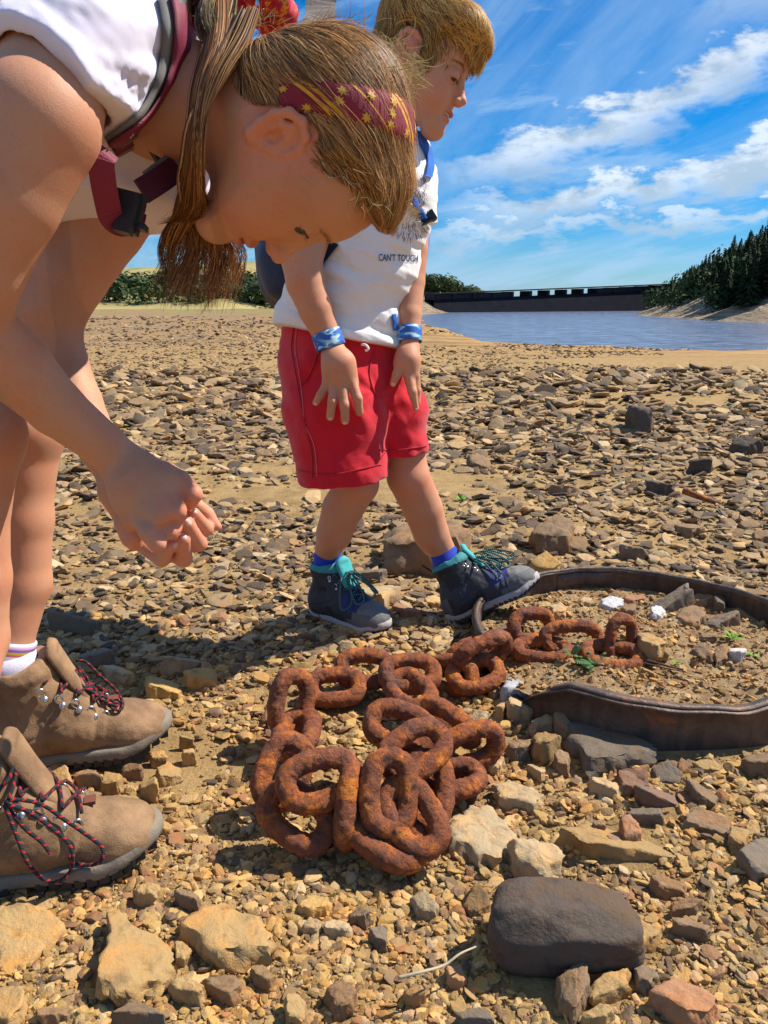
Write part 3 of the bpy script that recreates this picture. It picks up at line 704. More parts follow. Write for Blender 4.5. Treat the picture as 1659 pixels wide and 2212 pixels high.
 (('B6', [(1250,858),(1350,862),(1382,900),(1330,915),(1270,890)]), .03, m_brown, 'brown layered slab behind the ring near the right edge', .04),
 (('B6', [(1590,910),(1659,900),(1680,940),(1600,945)]), .04, m_brown, 'brown rock at the right edge behind the ring', .1),
 (('B6', [(360,590),(430,575),(475,610),(440,628),(370,620)]), .05, m_brown, 'brown stone just right of the bent knee', .08),
 (('B6', [(715,700),(760,690),(845,730),(800,742),(720,730)]), .04, m_brown, 'brown shard in the middle of the shingle', .05),
 (('R6', [(360,40),(420,20),(700,-5),(735,50),(700,95),(380,70)]), .05, m_slate, 'long grey slab in the shade behind the far boot', .03),
 (('R6', [(550,255),(660,240),(780,252),(825,300),(740,345),(565,338)]), .03, m_slate, 'grey flat stone in the shade near the far boot tongue', .04),
 (('R6', [(1062,465),(1180,450),(1312,450),(1290,585),(1050,590)]), .03, m_tan, 'squarish tan stone in front of the far boot toe', .04),
 (('R6', [(742,385),(800,345),(900,380),(980,445),(900,475),(780,440)]), .028, m_tan, 'tan wedge beside the laces of the far boot', .08),
 (('R6', [(1170,405),(1400,310),(1560,255),(1560,310),(1300,415)]), .012, m_pale, 'long thin pale slab behind the squarish tan stone', .01),
 (('R6', [(1320,445),(1450,385),(1560,375),(1560,495),(1350,500)]), .03, m_tan, 'tan block right of the squarish tan stone', .06),
 (('R6', [(245,1165),(380,1062),(470,1100),(515,1190),(505,1265),(430,1280)]), .028, m_gold, 'ochre rugged stone between the two boots', .08),
 (('R6', [(530,1165),(600,1102),(710,1122),(720,1215),(545,1215)]), .03, m_brown, 'brown cobble between the two boots', .12),
 (('R6', [(738,1112),(870,1150),(860,1262),(725,1265)]), .028, m_gold, 'square ochre stone in the row between the boots', .05),
 (('R6', [(490,1320),(640,1262),(740,1300),(700,1385),(505,1380)]), .03, m_brown, 'wide brown cobble above the near boot', .12),
 (('R6', [(745,1320),(850,1282),(1005,1310),(1000,1370),(860,1410),(750,1380)]), .026, m_gold, 'ochre double lump above the near boot toe', .12),
 (('R6', [(980,1175),(1130,1160),(1138,1320),(1010,1285)]), .03, m_gold, 'tall ochre block right of the square stone', .05),
 (('R6', [(1120,1135),(1200,1052),(1312,1072),(1300,1170),(1150,1225)]), .02, m_gold, 'flat ochre stone beside the tall block', .03),
 (('R6', [(1290,885),(1390,872),(1402,925),(1300,945)]), .03, m_gold, 'ochre cube just off the far boot toe', .08),
 (('R6', [(1310,975),(1395,952),(1412,1045),(1312,1055)]), .03, m_gold, 'ochre block below the ochre cube', .08),
 (('R6', [(870,1105),(920,1060),(1030,1110),(1030,1160),(880,1165)]), .025, m_brown, 'brown rough stone under the far boot sole', .12),
 (('R6', [(1075,1010),(1190,975),(1210,1060),(1090,1080)]), .028, m_gold, 'ochre rounded stone under the far boot toe', .12),
 (('R6', [(1000,1410),(1100,1400),(1240,1540),(1200,1585),(1080,1580)]), .012, m_gold, 'flat pink ochre slab in front of the near boot', .02),
 (('R6', [(960,1980),(1010,1930),(1130,1930),(1170,2000),(1110,2080),(990,2050)]), .028, m_gold, 'ochre cobble below the near boot toe', .14),
 (('R6', [(1250,2000),(1330,1965),(1440,2030),(1420,2100),(1290,2080)]), .025, m_brown, 'brown striped stone beside the ochre cobble', .12),
]
placed = []
for (pts, th_, mt, lab, dome) in heroes:
    placed.append(poly_stone(pts, th_, mt, lab, None, dome))
big = rock_mesh('boulder_shape', 981, .75, 5, .05, 22, 12.0); big.materials.append(m_dark)
co = np.empty(len(big.vertices)*3, np.float32); bm = bmesh.new(); bmesh.ops.create_icosphere(bm, subdivisions=5, radius=1.0); V = np.array([v.co[:] for v in bm.verts]); bm.free()
n8 = np.random.default_rng(9).normal(size=(9, 3)); n8 /= np.linalg.norm(n8, axis=1)[:, None]
V = V/(np.abs(V)**3.6).sum(1)[:, None]**(1/3.6); cutd = np.min(np.where(V@n8.T > .2, 1.06/np.maximum(V@n8.T, .2), 9), axis=1); V = V*np.minimum(1, cutd)[:, None]
V *= (1+.045*fbm(V*1.6, 4, 77)+.012*fbm(V*9, 3, 78))[:, None]; V[:, 0] *= 1-.10*V[:, 1]; V[:, 2] *= 1-.12*V[:, 0]
big.vertices.foreach_set('co', V.astype(np.float32).ravel())
big.set_sharp_from_angle(angle=math.radians(60)); big.update()
o = bpy.data.objects.new('stone', big); COL.objects.link(o); q = G(1222, 2062, 0); o.location = (q[0], q[1]+.016, .018); o.scale = (.074, .040, .036); o.rotation_euler = (.0, .04, -.05)
tag(o, 'largest dark brown rounded boulder in the foreground, right of centre', 'stone'); placed.append((q[0], q[1], .07))
# ring position is needed to keep loose stones out of it
RC = np.array([.455, 1.26]); RR = .29; RZ = .070; FILL = .034
def gpos_ok(x, y):
    if np.hypot(x-RC[0], y-RC[1]) < RR+.012: return False
    return True
# 190 more stones one by one, the largest the photograph shows between the hand-placed ones
r = np.random.default_rng(11); hp = np.array(placed)
zones = [(1900, 'tan angular stone in the loose gravel of the near foreground', 'loose stones in the near foreground', 55, (1720, 2230)),
         (0, 'brown angular stone in the loose gravel around the chain pile', 'loose stones around the chain', 45, (1400, 1760)),
         (0, 'flat brown shale piece lying on the lakebed behind the children', 'shale pieces behind the children', 90, (900, 1400))]
zones = [(a_, {55: 'tan angular stone loose in the near foreground gravel', 45: 'brown angular stone loose in the gravel around the chain', 90: 'flat brown shale piece lying behind the children'}[n_], g_, n_, y_) for a_, l_, g_, n_, y_ in zones]
for (_, lab, grp, n, (y0, y1)) in zones:
    k = 0
    while k < n:
        px = r.uniform(-10, 1670); py = r.uniform(y0, y1); g_ = G(px, py, 0); x, y = g_[:2]
        if not gpos_ok(x, y): continue
        dpt = PX([x, y, 0])[2]
        if y0 >= 1400: s = r.uniform(26, 42)/FPX*dpt*.55
        else: s = r.uniform(24, 50)/FPX*dpt*.6
        if len(hp) and (np.hypot(hp[:, 0]-x, hp[:, 1]-y) < hp[:, 2]*1.05+s).any(): continue
        me = (chunk if (y0 >= 1400 and r.random() < .75) else shard)[r.integers(8)]
        o = bpy.data.objects.new('stone', me.copy() if False else me); COL.objects.link(o)
        o.scale = (s, s, s*r.uniform(.7, 1)); o.rotation_euler = (r.normal(0, .16), r.normal(0, .16), r.uniform(0, 6.28))
        o.location = (x, y, float(hground(x, y))+s*(.28 if me in chunk else .12))
        side = ' on the left' if px < 560 else ' in the centre' if px < 1100 else ' on the right'; tag(o, lab+side, 'stone', grp+side); hp = np.vstack([hp, [x, y, s]]); k += 1
        if not me.materials: me.materials.append(m_tan if me in chunk else m_far)

# the uncountable rest: gravel and shale as instances of the same small stones
def scatter(name, pts, scl, rot, idx, shapes, mat, label):
    me = bpy.data.meshes.new(name); n = len(pts); me.vertices.add(n); me.vertices.foreach_set('co', np.asarray(pts, np.float32).ravel())
    for an, dat, tp in (('scl', scl, 'FLOAT_VECTOR'), ('rot', rot, 'FLOAT_VECTOR')):
        a = me.attributes.new(an, tp, 'POINT'); a.data.foreach_set('vector', np.asarray(dat, np.float32).ravel())
    a = me.attributes.new('idx', 'INT', 'POINT'); a.data.foreach_set('value', np.asarray(idx, np.int32))
    o = bpy.data.objects.new(name, me); COL.objects.link(o); tag(o, label, 'gravel', kind='stuff')
    ng = bpy.data.node_groups.new(name+'_nodes', 'GeometryNodeTree'); ng.interface.new_socket('Geometry', in_out='INPUT', socket_type='NodeSocketGeometry'); ng.interface.new_socket('Geometry', in_out='OUTPUT', socket_type='NodeSocketGeometry')
    gi = ng.nodes.new('NodeGroupInput'); go = ng.nodes.new('NodeGroupOutput')
    iop = ng.nodes.new('GeometryNodeInstanceOnPoints'); gti = ng.nodes.new('GeometryNodeGeometryToInstance')
    hidden = []
    for me2 in reversed(shapes):
        m2 = me2.copy(); m2.materials.clear(); m2.materials.append(mat)
        ob = bpy.data.objects.new(name+'_shape', m2); hidden.append(ob)
        oi = ng.nodes.new('GeometryNodeObjectInfo'); oi.inputs['Object'].default_value = ob; oi.inputs['As Instance'].default_value = True
        ng.links.new(oi.outputs['Geometry'], gti.inputs[0])
    def attr(nm, t):
        q = ng.nodes.new('GeometryNodeInputNamedAttribute'); q.data_type = t; q.inputs['Name'].default_value = nm; return q.outputs['Attribute']
    iop.inputs['Pick Instance'].default_value = True
    ng.links.new(gi.outputs[0], iop.inputs['Points']); ng.links.new(gti.outputs[0], iop.inputs['Instance'])
    ng.links.new(attr('idx', 'INT'), iop.inputs['Instance Index']); ng.links.new(attr('scl', 'FLOAT_VECTOR'), iop.inputs['Scale']); ng.links.new(attr('rot', 'FLOAT_VECTOR'), iop.inputs['Rotation'])
    ng.links.new(iop.outputs[0], go.inputs[0])
    md = o.modifiers.new('scatter', 'NODES'); md.node_group = ng
    return o
def screen_pts(n, y0, y1, seed):
    r = np.random.default_rng(seed); n = int(n*1.35); px = r.uniform(-430, 2120, n); py = r.uniform(y0, y1, n)
    rr = RT[None]*((px-CX)/FPX)[:, None]+UPV[None]*(-(py-CY)/FPX)[:, None]+FW
    p = CAMP+rr*((0-CAMZ)/rr[:, 2])[:, None]
    return p, py, r
def mk(name, n, y0, y1, smin_px, smax_px, pw, shapes, mat, seed, label, lim=(0, 9), sink=.25, flatr=(.7, 1.0), tilt=.35, excl=True, dens=None):
    p, py, r = screen_pts(n, y0, y1, seed); dpt = PX(p)[:, 2]; n = len(p)
    s = (smin_px+(smax_px-smin_px)*r.random(n)**pw)/FPX*dpt*.5
    s = np.clip(s, *lim)
    keep = np.hypot(p[:, 0]-RC[0], p[:, 1]-RC[1]) > RR+.010+s
    if dens is not None: keep &= dens(p, r)
    if excl:
        for (x, y, sz) in placed:
            keep &= np.hypot(p[:, 0]-x, p[:, 1]-y) > sz*.80+s*.3
    p, s = p[keep], s[keep]; n = len(p)
    p[:, 2] = hground(p[:, 0], p[:, 1])+s*sink
    rot = np.stack([r.normal(0, tilt, n), r.normal(0, tilt, n), r.uniform(0, 6.28, n)], 1)
    scl = np.stack([s*r.uniform(.8, 1.25, n), s*r.uniform(.7, 1.1, n), s*r.uniform(*flatr, n)], 1)
    return scatter(name, p, scl, rot, r.integers(0, len(shapes), n), shapes, mat, label)
chunk_lo = [rock_mesh('stone_low', 300+k, .72, 2, .04) for k in range(8)]
shard_lo = [rock_mesh('shard_low', 400+k, .28, 2, .05, 10) for k in range(8)]
tiny = [rock_mesh('grit_low', 500+k, .8, 1, .03) for k in range(5)]
def patchy(th): return lambda p, r: (fbm(np.c_[p[:, :2]*3.1, 0*p[:, 0]], 3, 31)*.5+.5+r.random(len(p))*.35) > th
mk('gravel', 9500, 1330, 2260, 11, 36, 1.7, chunk_lo, m_tan, 21, 'loose angular tan gravel covering the near lakebed', dens=patchy(.36))
mk('fine_gravel', 30000, 1330, 2260, 3.5, 13, 1.6, tiny, m_tan, 22, 'fine gritty gravel between the stones of the near lakebed', excl=True, dens=patchy(.34), sink=.3)
mk('shale_bits', 2200, 1400, 2260, 18, 44, 1.5, shard_lo, m_tan, 23, 'thin shale chips mixed in the near gravel', tilt=.25, dens=patchy(.45))
def fard(p, r):
    w = np.clip((p[:, 1]-6.5)/5, 0, 1)
    sand = (fbm(np.c_[p[:, 0]*.5, p[:, 1]*1.2, 0*p[:, 0]], 3, 41)*.5+.5)
    return (r.random(len(p)) > w*.92) & (sand+r.random(len(p))*.5 > .42)
mk('shale_shingle', 19000, 800, 1420, 8, 42, 1.9, shard_lo, m_far, 24, 'flat brown and grey shale shingle spread behind the children', lim=(0, .16), tilt=.28, flatr=(.8, 1.7), dens=fard, excl=False)
mk('broken_stone', 15000, 830, 1420, 5, 18, 1.6, chunk_lo, m_far, 25, 'broken stone rubble spread behind the children', lim=(0, .08), dens=fard, flatr=(.5, .9), excl=False)
def strip(p, r): return (p[:, 1] < np.where(p[:, 0] < 0, 75, 34)) & ((fbm(np.c_[p[:, 0]*.16, p[:, 1]*.30, 0*p[:, 0]], 3, 51)*.5+.5 + np.where(p[:, 0] < 0, .24, .10)) > .55)
mk('far_rubble', 17000, 685, 830, 2.5, 12, 2.0, shard_lo, m_far, 26, 'dark rubble patches on the far sandy strip', lim=(0, .35), tilt=.3, flatr=(.7, 1.4), dens=strip, excl=False)
# ------------------------------------------------------------------ rusty iron ring half sunk in the lakebed
m_rim, nt, b = mat_new('weathered_iron'); g = N(nt, 'ShaderNodeNewGeometry'); pos = g.outputs['Position']
n1 = noise(nt, pos, 16, 6, .65, .5); n2 = noise(nt, pos, 120, 5, .7)
mp = N(nt, 'ShaderNodeMapping'); mp.inputs['Scale'].default_value = (1, 1, .15); L(nt, pos, mp.inputs[0]); n3 = noise(nt, mp.outputs[0], 90, 4)
c = ramp(nt, n1, [(.3, (.055, .040, .034)), (.5, (.115, .078, .058)), (.62, (.16, .10, .07)), (.72, (.38, .13, .035))])
c = mixc(nt, M(nt, 'MULTIPLY', sstep(nt, n3, .45, .7), .5), c, (.045, .035, .032)); L(nt, c, b.inputs['Base Color'])
b.inputs['Metallic'].default_value = .35; L(nt, M(nt, 'ADD', M(nt, 'MULTIPLY', n2, .3), .38), b.inputs['Roughness']); bump(nt, b, M(nt, 'ADD', n1, n2), .0018)
ring = empty('iron_ring', (float(RC[0]), float(RC[1]), 0), 'weathered iron drum ring half sunk in the lakebed and filled with earth and stones', 'iron ring')
def ring_r(a): return RR*(1+.005*math.sin(3*a+1)+.003*math.sin(5*a))
def ring_top(a):
    w = RZ+.0018*math.sin(5*a)+.0006*math.sin(23*a)
    d = math.degrees(a) % 360
    if 193 <= d <= 216: return .012
    if 216 < d < 232: return .012+(w-.012)*((d-216)/16)**.7
    if d > 232 and d < 330: w -= .006*math.exp(-((d-282)/7)**2)
    if 189 < d < 193: return w-(w-.012)*((d-189)/4)
    return w
nA = 240; V = []; F = []
prof = [(-.003, -.05), (-.003, 0.5), (-.003, .9), (-.004, .97), (.0005, 1.0), (.004, .985), (.0055, .95), (.003, .90), (.002, .5), (.002, -.05)]
for i in range(nA):
    a = 2*math.pi*i/nA; rr = ring_r(a); zt = ring_top(a); wob = .0006*math.sin(31*a)+.0012*math.sin(11*a+2)
    for k, (o_, z) in enumerate(prof):
        zz_ = -.03 if z < 0 else zt*z
        rad = rr+o_*(1.7 if .9 < z else 1)+(wob*.6 if z > .5 else 0)
        V.append([RC[0]+math.cos(a)*rad, RC[1]+math.sin(a)*rad, zz_])
K_ = len(prof)
for i in range(nA):
    j = (i+1) % nA
    for k in range(K_-1): F.append((i*K_+k, i*K_+k+1, j*K_+k+1, j*K_+k))
mesh('wall', V, F, m_rim, ring)
# folded rim lip along the front and a rolled bead along the back
def arc(a0, a1, n, dr, dz): return [[RC[0]+math.cos(a)*(ring_r(a)+dr), RC[1]+math.sin(a)*(ring_r(a)+dr), ring_top(a)+dz] for a in np.linspace(math.radians(a0), math.radians(a1), n)]
V, F, _ = tube(arc(-50, 188, 170, .001, -.001), .0052, 8); mesh('rolled_rim', V, F, m_rim, ring)
pa = np.array(arc(226, 322, 120, 0, 0)); V = []; F = []
for i, p in enumerate(pa):
    dr_ = p[:2]-RC; dr_ /= np.linalg.norm(dr_); w = .008+.0007*math.sin(i*.35)+.002*math.sin(i*.09)
    for (o_, z) in ((.003, -.003), (.0035, .003), (-w, .0045+.0004*math.sin(i*.3)), (-w, .0015+.0004*math.sin(i*.3))): V.append([p[0]+dr_[0]*o_, p[1]+dr_[1]*o_, p[2]+z])
for i in range(len(pa)-1):
    for k in range(4): F.append((i*4+k, i*4+4+k, i*4+4+(k+1) % 4, i*4+(k+1) % 4))
F += [(0, 1, 2, 3), tuple(len(V)-4+k for k in (3, 2, 1, 0))]
mesh('folded_lip', V, F, m_rim, ring)
# pressed panel on the inner back wall
pp_ = arc(84, 108, 24, -.004, 0); V = []; F = []
for i, p in enumerate(pp_):
    e = min(i, 23-i); ins = .003 if e > 1 else 0
    dr_ = np.array(p[:2])-RC; dr_ /= np.linalg.norm(dr_)
    for z in (-.036, -.032, -.012, -.008): V.append([p[0]-dr_[0]*(ins if z in (-.032, -.012) else 0), p[1]-dr_[1]*(ins if z in (-.032, -.012) else 0), p[2]+z])
for i in range(23):
    for k in range(3): F.append((i*4+k, i*4+k+1, i*4+5+k, i*4+4+k))
mesh('pressed_panel', V, F, m_rim, ring)
# earth filling
def hfill(x, y):
    p = np.stack([x, y, 0*x], -1)
    rel = np.stack([(x-RC[0])/RR, (y-RC[1])/RR], -1)
    h = .034+.010*rel[..., 1]*-.4+.006*fbm(p*14, 4, 61)+.0025*fbm(p*70, 3, 62)
    h = h+.016*np.exp(-(((x-.50)/.06)**2+((y-1.26)/.06)**2))
    gap = np.exp(-(((x-.20)/.05)**2+((y-1.18)/.09)**2)); h = h-.020*gap
    h = h+.012*np.exp(-(((x-.62)/.10)**2+((y-1.09)/.05)**2))
    return h
xs_ = np.linspace(-1, 1, 150); Xg, Yg = np.meshgrid(xs_, xs_)
# square to disc
ux = Xg*np.sqrt(1-Yg**2/2); uy = Yg*np.sqrt(1-Xg**2/2)
Xw = RC[0]+ux*(RR-.004); Yw = RC[1]+uy*(RR-.004); Zw = hfill(Xw, Yw)
V = np.stack([Xw, Yw, Zw], -1).reshape(-1, 3); i = np.arange(149*150).reshape(149, 150)[:, :-1].ravel()
m_earth, nt, b = mat_new('earth'); g = N(nt, 'ShaderNodeNewGeometry'); pos = g.outputs['Position']
n1 = noise(nt, pos, 22, 6, .65); n2 = noise(nt, pos, 260, 5, .7)
c = ramp(nt, n1, [(.35, (.22, .12, .055)), (.5, (.34, .22, .10)), (.65, (.44, .31, .15))]); c = mixc(nt, M(nt, 'MULTIPLY', sstep(nt, n2, .45, .7), .5), c, (.16, .09, .045))
L(nt, c, b.inputs['Base Color']); b.inputs['Roughness'].default_value = .95; bump(nt, b, M(nt, 'ADD', n1, n2), .005)
o = mesh('earth_fill', V, np.stack([i, i+1, i+151, i+150], 1).astype(np.int32), m_earth); tag(o, 'sandy earth and grit filling the iron ring', 'earth', kind='stuff')
# grit inside
r = np.random.default_rng(77); n = 4200; a = r.uniform(0, 6.283, n); q = np.sqrt(r.random(n))*(RR-.012)
p = np.stack([RC[0]+np.cos(a)*q, RC[1]+np.sin(a)*q, np.zeros(n)], 1); s = .0016+.0075*r.random(n)**3
p[:, 2] = hfill(p[:, 0], p[:, 1])+s*.25
scatter('ring_gravel', p, np.stack([s, s*.8, s*.7], 1)*r.uniform(.8, 1.2, (n, 3)), np.stack([r.normal(0, .4, n), r.normal(0, .4, n), r.uniform(0, 6.3, n)], 1), r.integers(0, 5, n), tiny, m_tan, 'grit and small pebbles on the earth inside the iron ring')
def ring_stone(pts, th_, mt, lab, dome):
    c = np.mean([D('B1', *q) for q in pts], 0); w = G(c[0], c[1], .04)
    poly_stone(('B1', pts), th_, mt, lab, None, dome, zbase=float(hfill(w[0], w[1])))
for pts, th_, mt, lab, dome in [
 ([(750, 345), (800, 322), (880, 330), (882, 365), (830, 385), (775, 370)], .014, m_white, 'white quartz stone at the back left inside the iron ring', .1),
 ([(1022, 410), (1050, 360), (1105, 355), (1112, 395), (1075, 445), (1040, 440)], .018, m_white, 'white quartz lump in the middle of the stones inside the ring', .15),
 ([(1442, 590), (1480, 570), (1548, 578), (1550, 625), (1515, 668), (1450, 645)], .020, m_white, 'white quartz cube on the earth near the right of the ring', .1),
 ([(835, 425), (850, 410), (885, 418), (880, 440), (845, 440)], .01, m_white, 'small pale pebble beside the upright chain link', .1),
 ([(955, 375), (1000, 345), (1180, 322), (1240, 322), (1242, 360), (1130, 385), (1020, 425), (955, 415)], .016, m_slate, 'long grey slab lying inside the iron ring', .03),
 ([(1160, 420), (1200, 370), (1260, 362), (1328, 390), (1318, 430), (1290, 475), (1200, 460)], .022, m_brown, 'brown block inside the ring beside the grey slab', .06),
 ([(1252, 310), (1290, 285), (1360, 285), (1368, 360), (1320, 365), (1262, 345)], .028, m_brown, 'brown block against the back wall inside the ring', .06),
 ([(1360, 308), (1420, 303), (1432, 345), (1425, 380), (1378, 372)], .024, m_slate, 'blue grey angular stone against the back wall of the ring', .04),
 ([(885, 310), (985, 308), (1000, 330), (940, 352), (880, 345)], .016, m_red, 'pinkish flat stone at the back inside the ring', .04),
 ([(862, 375), (890, 350), (948, 355), (945, 410), (890, 418)], .02, m_brown, 'brown cube inside the ring behind the upright link', .06),
 ([(415, 350), (450, 338), (490, 350), (485, 385), (420, 390)], .014, m_tan, 'tan stone inside the left wall of the ring', .08),
 ([(480, 370), (540, 352), (580, 378), (560, 410), (500, 415)], .016, m_tan, 'tan broken stone beside the first tan stone inside the ring', .1),
 ([(935, 505), (1000, 500), (1090, 545), (1120, 600), (1050, 620), (980, 590)], .026, m_gold, 'ochre wedge inside the ring right of the upright link', .12),
 ([(1240, 595), (1290, 562), (1350, 600), (1365, 650), (1300, 660)], .022, m_brown, 'brown tent shaped stone in the right part of the ring', .2),
 ([(1365, 620), (1400, 580), (1445, 585), (1440, 660), (1380, 680)], .02, m_brown, 'brown block beside the white quartz cube', .06),
 ([(1290, 530), (1320, 500), (1385, 512), (1380, 560), (1310, 562)], .014, m_brown, 'brown cobble above the tent shaped stone', .12),
 ([(1310, 445), (1340, 415), (1500, 412), (1510, 440), (1380, 475)], .014, m_slate, 'flat grey slab at the right inside the ring', .03),
 ([(645, 335), (668, 318), (710, 335), (700, 360), (655, 355)], .012, m_pale, 'pale pebble against the back left wall inside the ring', .1),
 ([(172, 500), (210, 452), (330, 450), (345, 480), (300, 540), (175, 560)], .022, m_slate, 'grey stone wedged in the left corner of the ring', .05),
 ([(955, 670), (1000, 680), (1060, 760), (1045, 775), (980, 720)], .010, m_gold, 'pale stick shaped stone near the front of the ring', .06),
]: ring_stone(pts, th_, mt, lab, dome)

# ------------------------------------------------------------------ rusty chain
m_rust, nt, b = mat_new('rust'); g = N(nt, 'ShaderNodeNewGeometry'); pos = g.outputs['Position']
n1 = noise(nt, pos, 38, 6, .68, .6); n2 = noise(nt, pos, 210, 5, .72, .3); n3 = noise(nt, pos, 85, 6, .7, 1.2); n4 = noise(nt, pos, 14, 3)
c = ramp(nt, n1, [(.28, (.07, .028, .018)), (.40, (.17, .055, .025)), (.52, (.30, .08, .022)), (.62, (.54, .155, .016)), (.74, (.70, .28, .03))])
c = mixc(nt, M(nt, 'MULTIPLY', sstep(nt, n4, .48, .64), .5), c, (.16, .07, .05))
c = mixc(nt, M(nt, 'MULTIPLY', sstep(nt, n2, .48, .72), .6), c, (.075, .028, .018))
c = mixc(nt, M(nt, 'MULTIPLY', sstep(nt, n3, .58, .66), .9), c, (.03, .018, .014))
L(nt, c, b.inputs['Base Color']); b.inputs['Roughness'].default_value = .72; b.inputs['Specular IOR Level'].default_value = .35
bump(nt, b, M(nt, 'ADD', M(nt, 'MULTIPLY', n2, .8), n3), .0042)
chn = empty('rusty_chain', tuple(G(831, 1640, 0)), 'heavy rusty iron chain heaped on the stones and trailing into the iron ring', 'chain')
def link(reg, x, y, z, a, b_, A=.0390, B=.0238, r=.0129, seed=0, flaky=0.0):
    px, py = D(reg, x, y); c = G(px, py, z)
    a = np.array(a, float); a /= np.linalg.norm(a); b_ = np.array(b_, float); b_ -= a*(a@b_); b_ /= np.linalg.norm(b_)
    n = 84; th = np.linspace(0, 2*math.pi, n, endpoint=False); e = 2.7
    ct, st = np.cos(th), np.sin(th)
    path = a[None]*(A*np.sign(ct)*np.abs(ct)**(2/e))[:, None]*1.0 + b_[None]*(B*np.sign(st)*np.abs(st)**(2/e))[:, None]
    q = np.vstack([path, path[:1]]); ln = np.concatenate([[0], np.cumsum(np.linalg.norm(np.diff(q, axis=0), axis=1))])
    s = np.linspace(0, ln[-1], n, endpoint=False); path = np.stack([np.interp(s, ln, q[:, k]) for k in range(3)], 1)
    for _ in range(2): path = .5*path+.25*(np.roll(path, 1, 0)+np.roll(path, -1, 0))
    k_ = 26; nrm = np.cross(a, b_)
    T = np.roll(path, -1, 0)-np.roll(path, 1, 0); T /= np.linalg.norm(T, axis=1)[:, None]; Bn = np.cross(T, nrm)
    an = np.arange(k_)*2*math.pi/k_
    dirs = (nrm[None, None]*np.cos(an)[None, :, None]+Bn[:, None]*np.sin(an)[None, :, None])
    sp3 = path[:, None]+dirs*r+np.array([seed*3.1, seed*1.7, 0])
    rad = r*(1+.05*fbm(sp3*60, 2, 70)+.085*fbm(sp3*170, 4, 71, .65)+flaky*.16*np.round(2*fbm(sp3*45, 3, 72))/2)
    V = (c+path[:, None]+dirs*rad[:, :, None]).reshape(-1, 3)
    i = np.arange(n)[:, None]*k_; j = ((np.arange(n)+1) % n)[:, None]*k_; a0 = np.arange(k_)[None]; a1_ = (np.arange(k_)+1)[None] % k_
    F = np.stack([i+a0, j+a0, j+a1_, i+a1_], -1).reshape(-1, 4).astype(np.int32)
    return mesh('link', V, F, m_rust, chn)
LK = [  # region, x, y, height, long axis, short axis (world: right, away, up)
 ('R8', 275, 440, .048, (.12, .35, .93), (.85, .45, -.2)),
 ('R8', 535, 345, .020, (1, .10, .03), (-.1, .8, .45)),
 ('R8', 715, 235, .034, (1, .02, -.02), (0, .75, .65)),
 ('R8', 985, 265, .040, (1, .08, .0), (-.05, .75, .55)),
 ('R8', 985, 365, .030, (.45, -.75, -.1), (.8, .5, .3)),
 ('R8', 1235, 280, .016, (.75, -.6, .12), (.3, .4, .9)),
 ('R8', 1380, 265, .026, (.92, .38, .10), (-.3, .75, .45)),
 ('R8', 1345, 150, .022, (.85, .5, .1), (.2, -.1, 1)),
 ('R8', 925, 585, .068, (.90, -.28, -.2), (.35, .7, .55)),
 ('R8', 1015, 725, .072, (.70, .45, .25), (.6, -.55, -.45)),
 ('R8', 1230, 555, .040, (.70, -.65, -.15), (-.15, -.45, .9)),
 ('R8', 1350, 705, .030, (.93, .33, .12), (.1, .1, 1)),
 ('R8', 1225, 890, .014, (.9, .35, -.05), (-.3, .9, .1)),
 ('R8', 300, 620, .022, (.05, .98, .12), (1, -.05, .2)),
 ('R8', 225, 850, .040, (.30, .70, .62), (.9, -.1, -.35)),
 ('R8', 440, 905, .070, (.95, .28, .1), (.15, -.62, -.8)),
 ('R8', 310, 1120, .030, (.62, -.3, -.3), (.3, .7, .62)),
 ('R8', 622, 1050, .040, (.10, .60, .8), (.12, .8, -.6)),
 ('R8', 860, 975, .060, (.06, .62, .78), (.95, .12, -.2)),
 ('R8', 1000, 1120, .036, (.55, -.65, -.55), (.80, .40, .3)),
 ('R8', 855, 1240, .018, (.85, -.35, -.3), (.3, .8, .3)),
 ('R8', 1080, 960, .030, (.1, .75, .65), (.9, .0, .1)),
 ('R8', 1420, 140, .050, (.85, .42, .18), (.0, -.35, .9), .046, .0262, .0130, 31, 1.0),
 ('B1', 385, 480, .052, (.95, .25, 0), (0, .5, .8), .036, .024, .0115, 32, 1.0),
 ('B1', 440, 610, .036, (.95, -.15, .05), (.1, .9, .1), .042, .0258, .0120, 33, 1.0),
 ('B1', 600, 545, .050, (.97, .0, .02), (0, .45, .9), .0455, .022, .0118, 34, .8),
 ('B1', 820, 640, .042, (.98, -.2, -.02), (.2, .9, .25), .043, .0258, .0122, 35, .5),
 ('B1', 865, 545, .062, (.15, .25, .95), (.95, .3, 0), .034, .0215, .0098, 36, .8),
]
for i, q in enumerate(LK):
    if len(q) == 6: link(*q, seed=i)
    else: link(*q[:6], A=q[6], B=q[7], r=q[8], seed=q[9], flaky=q[10])

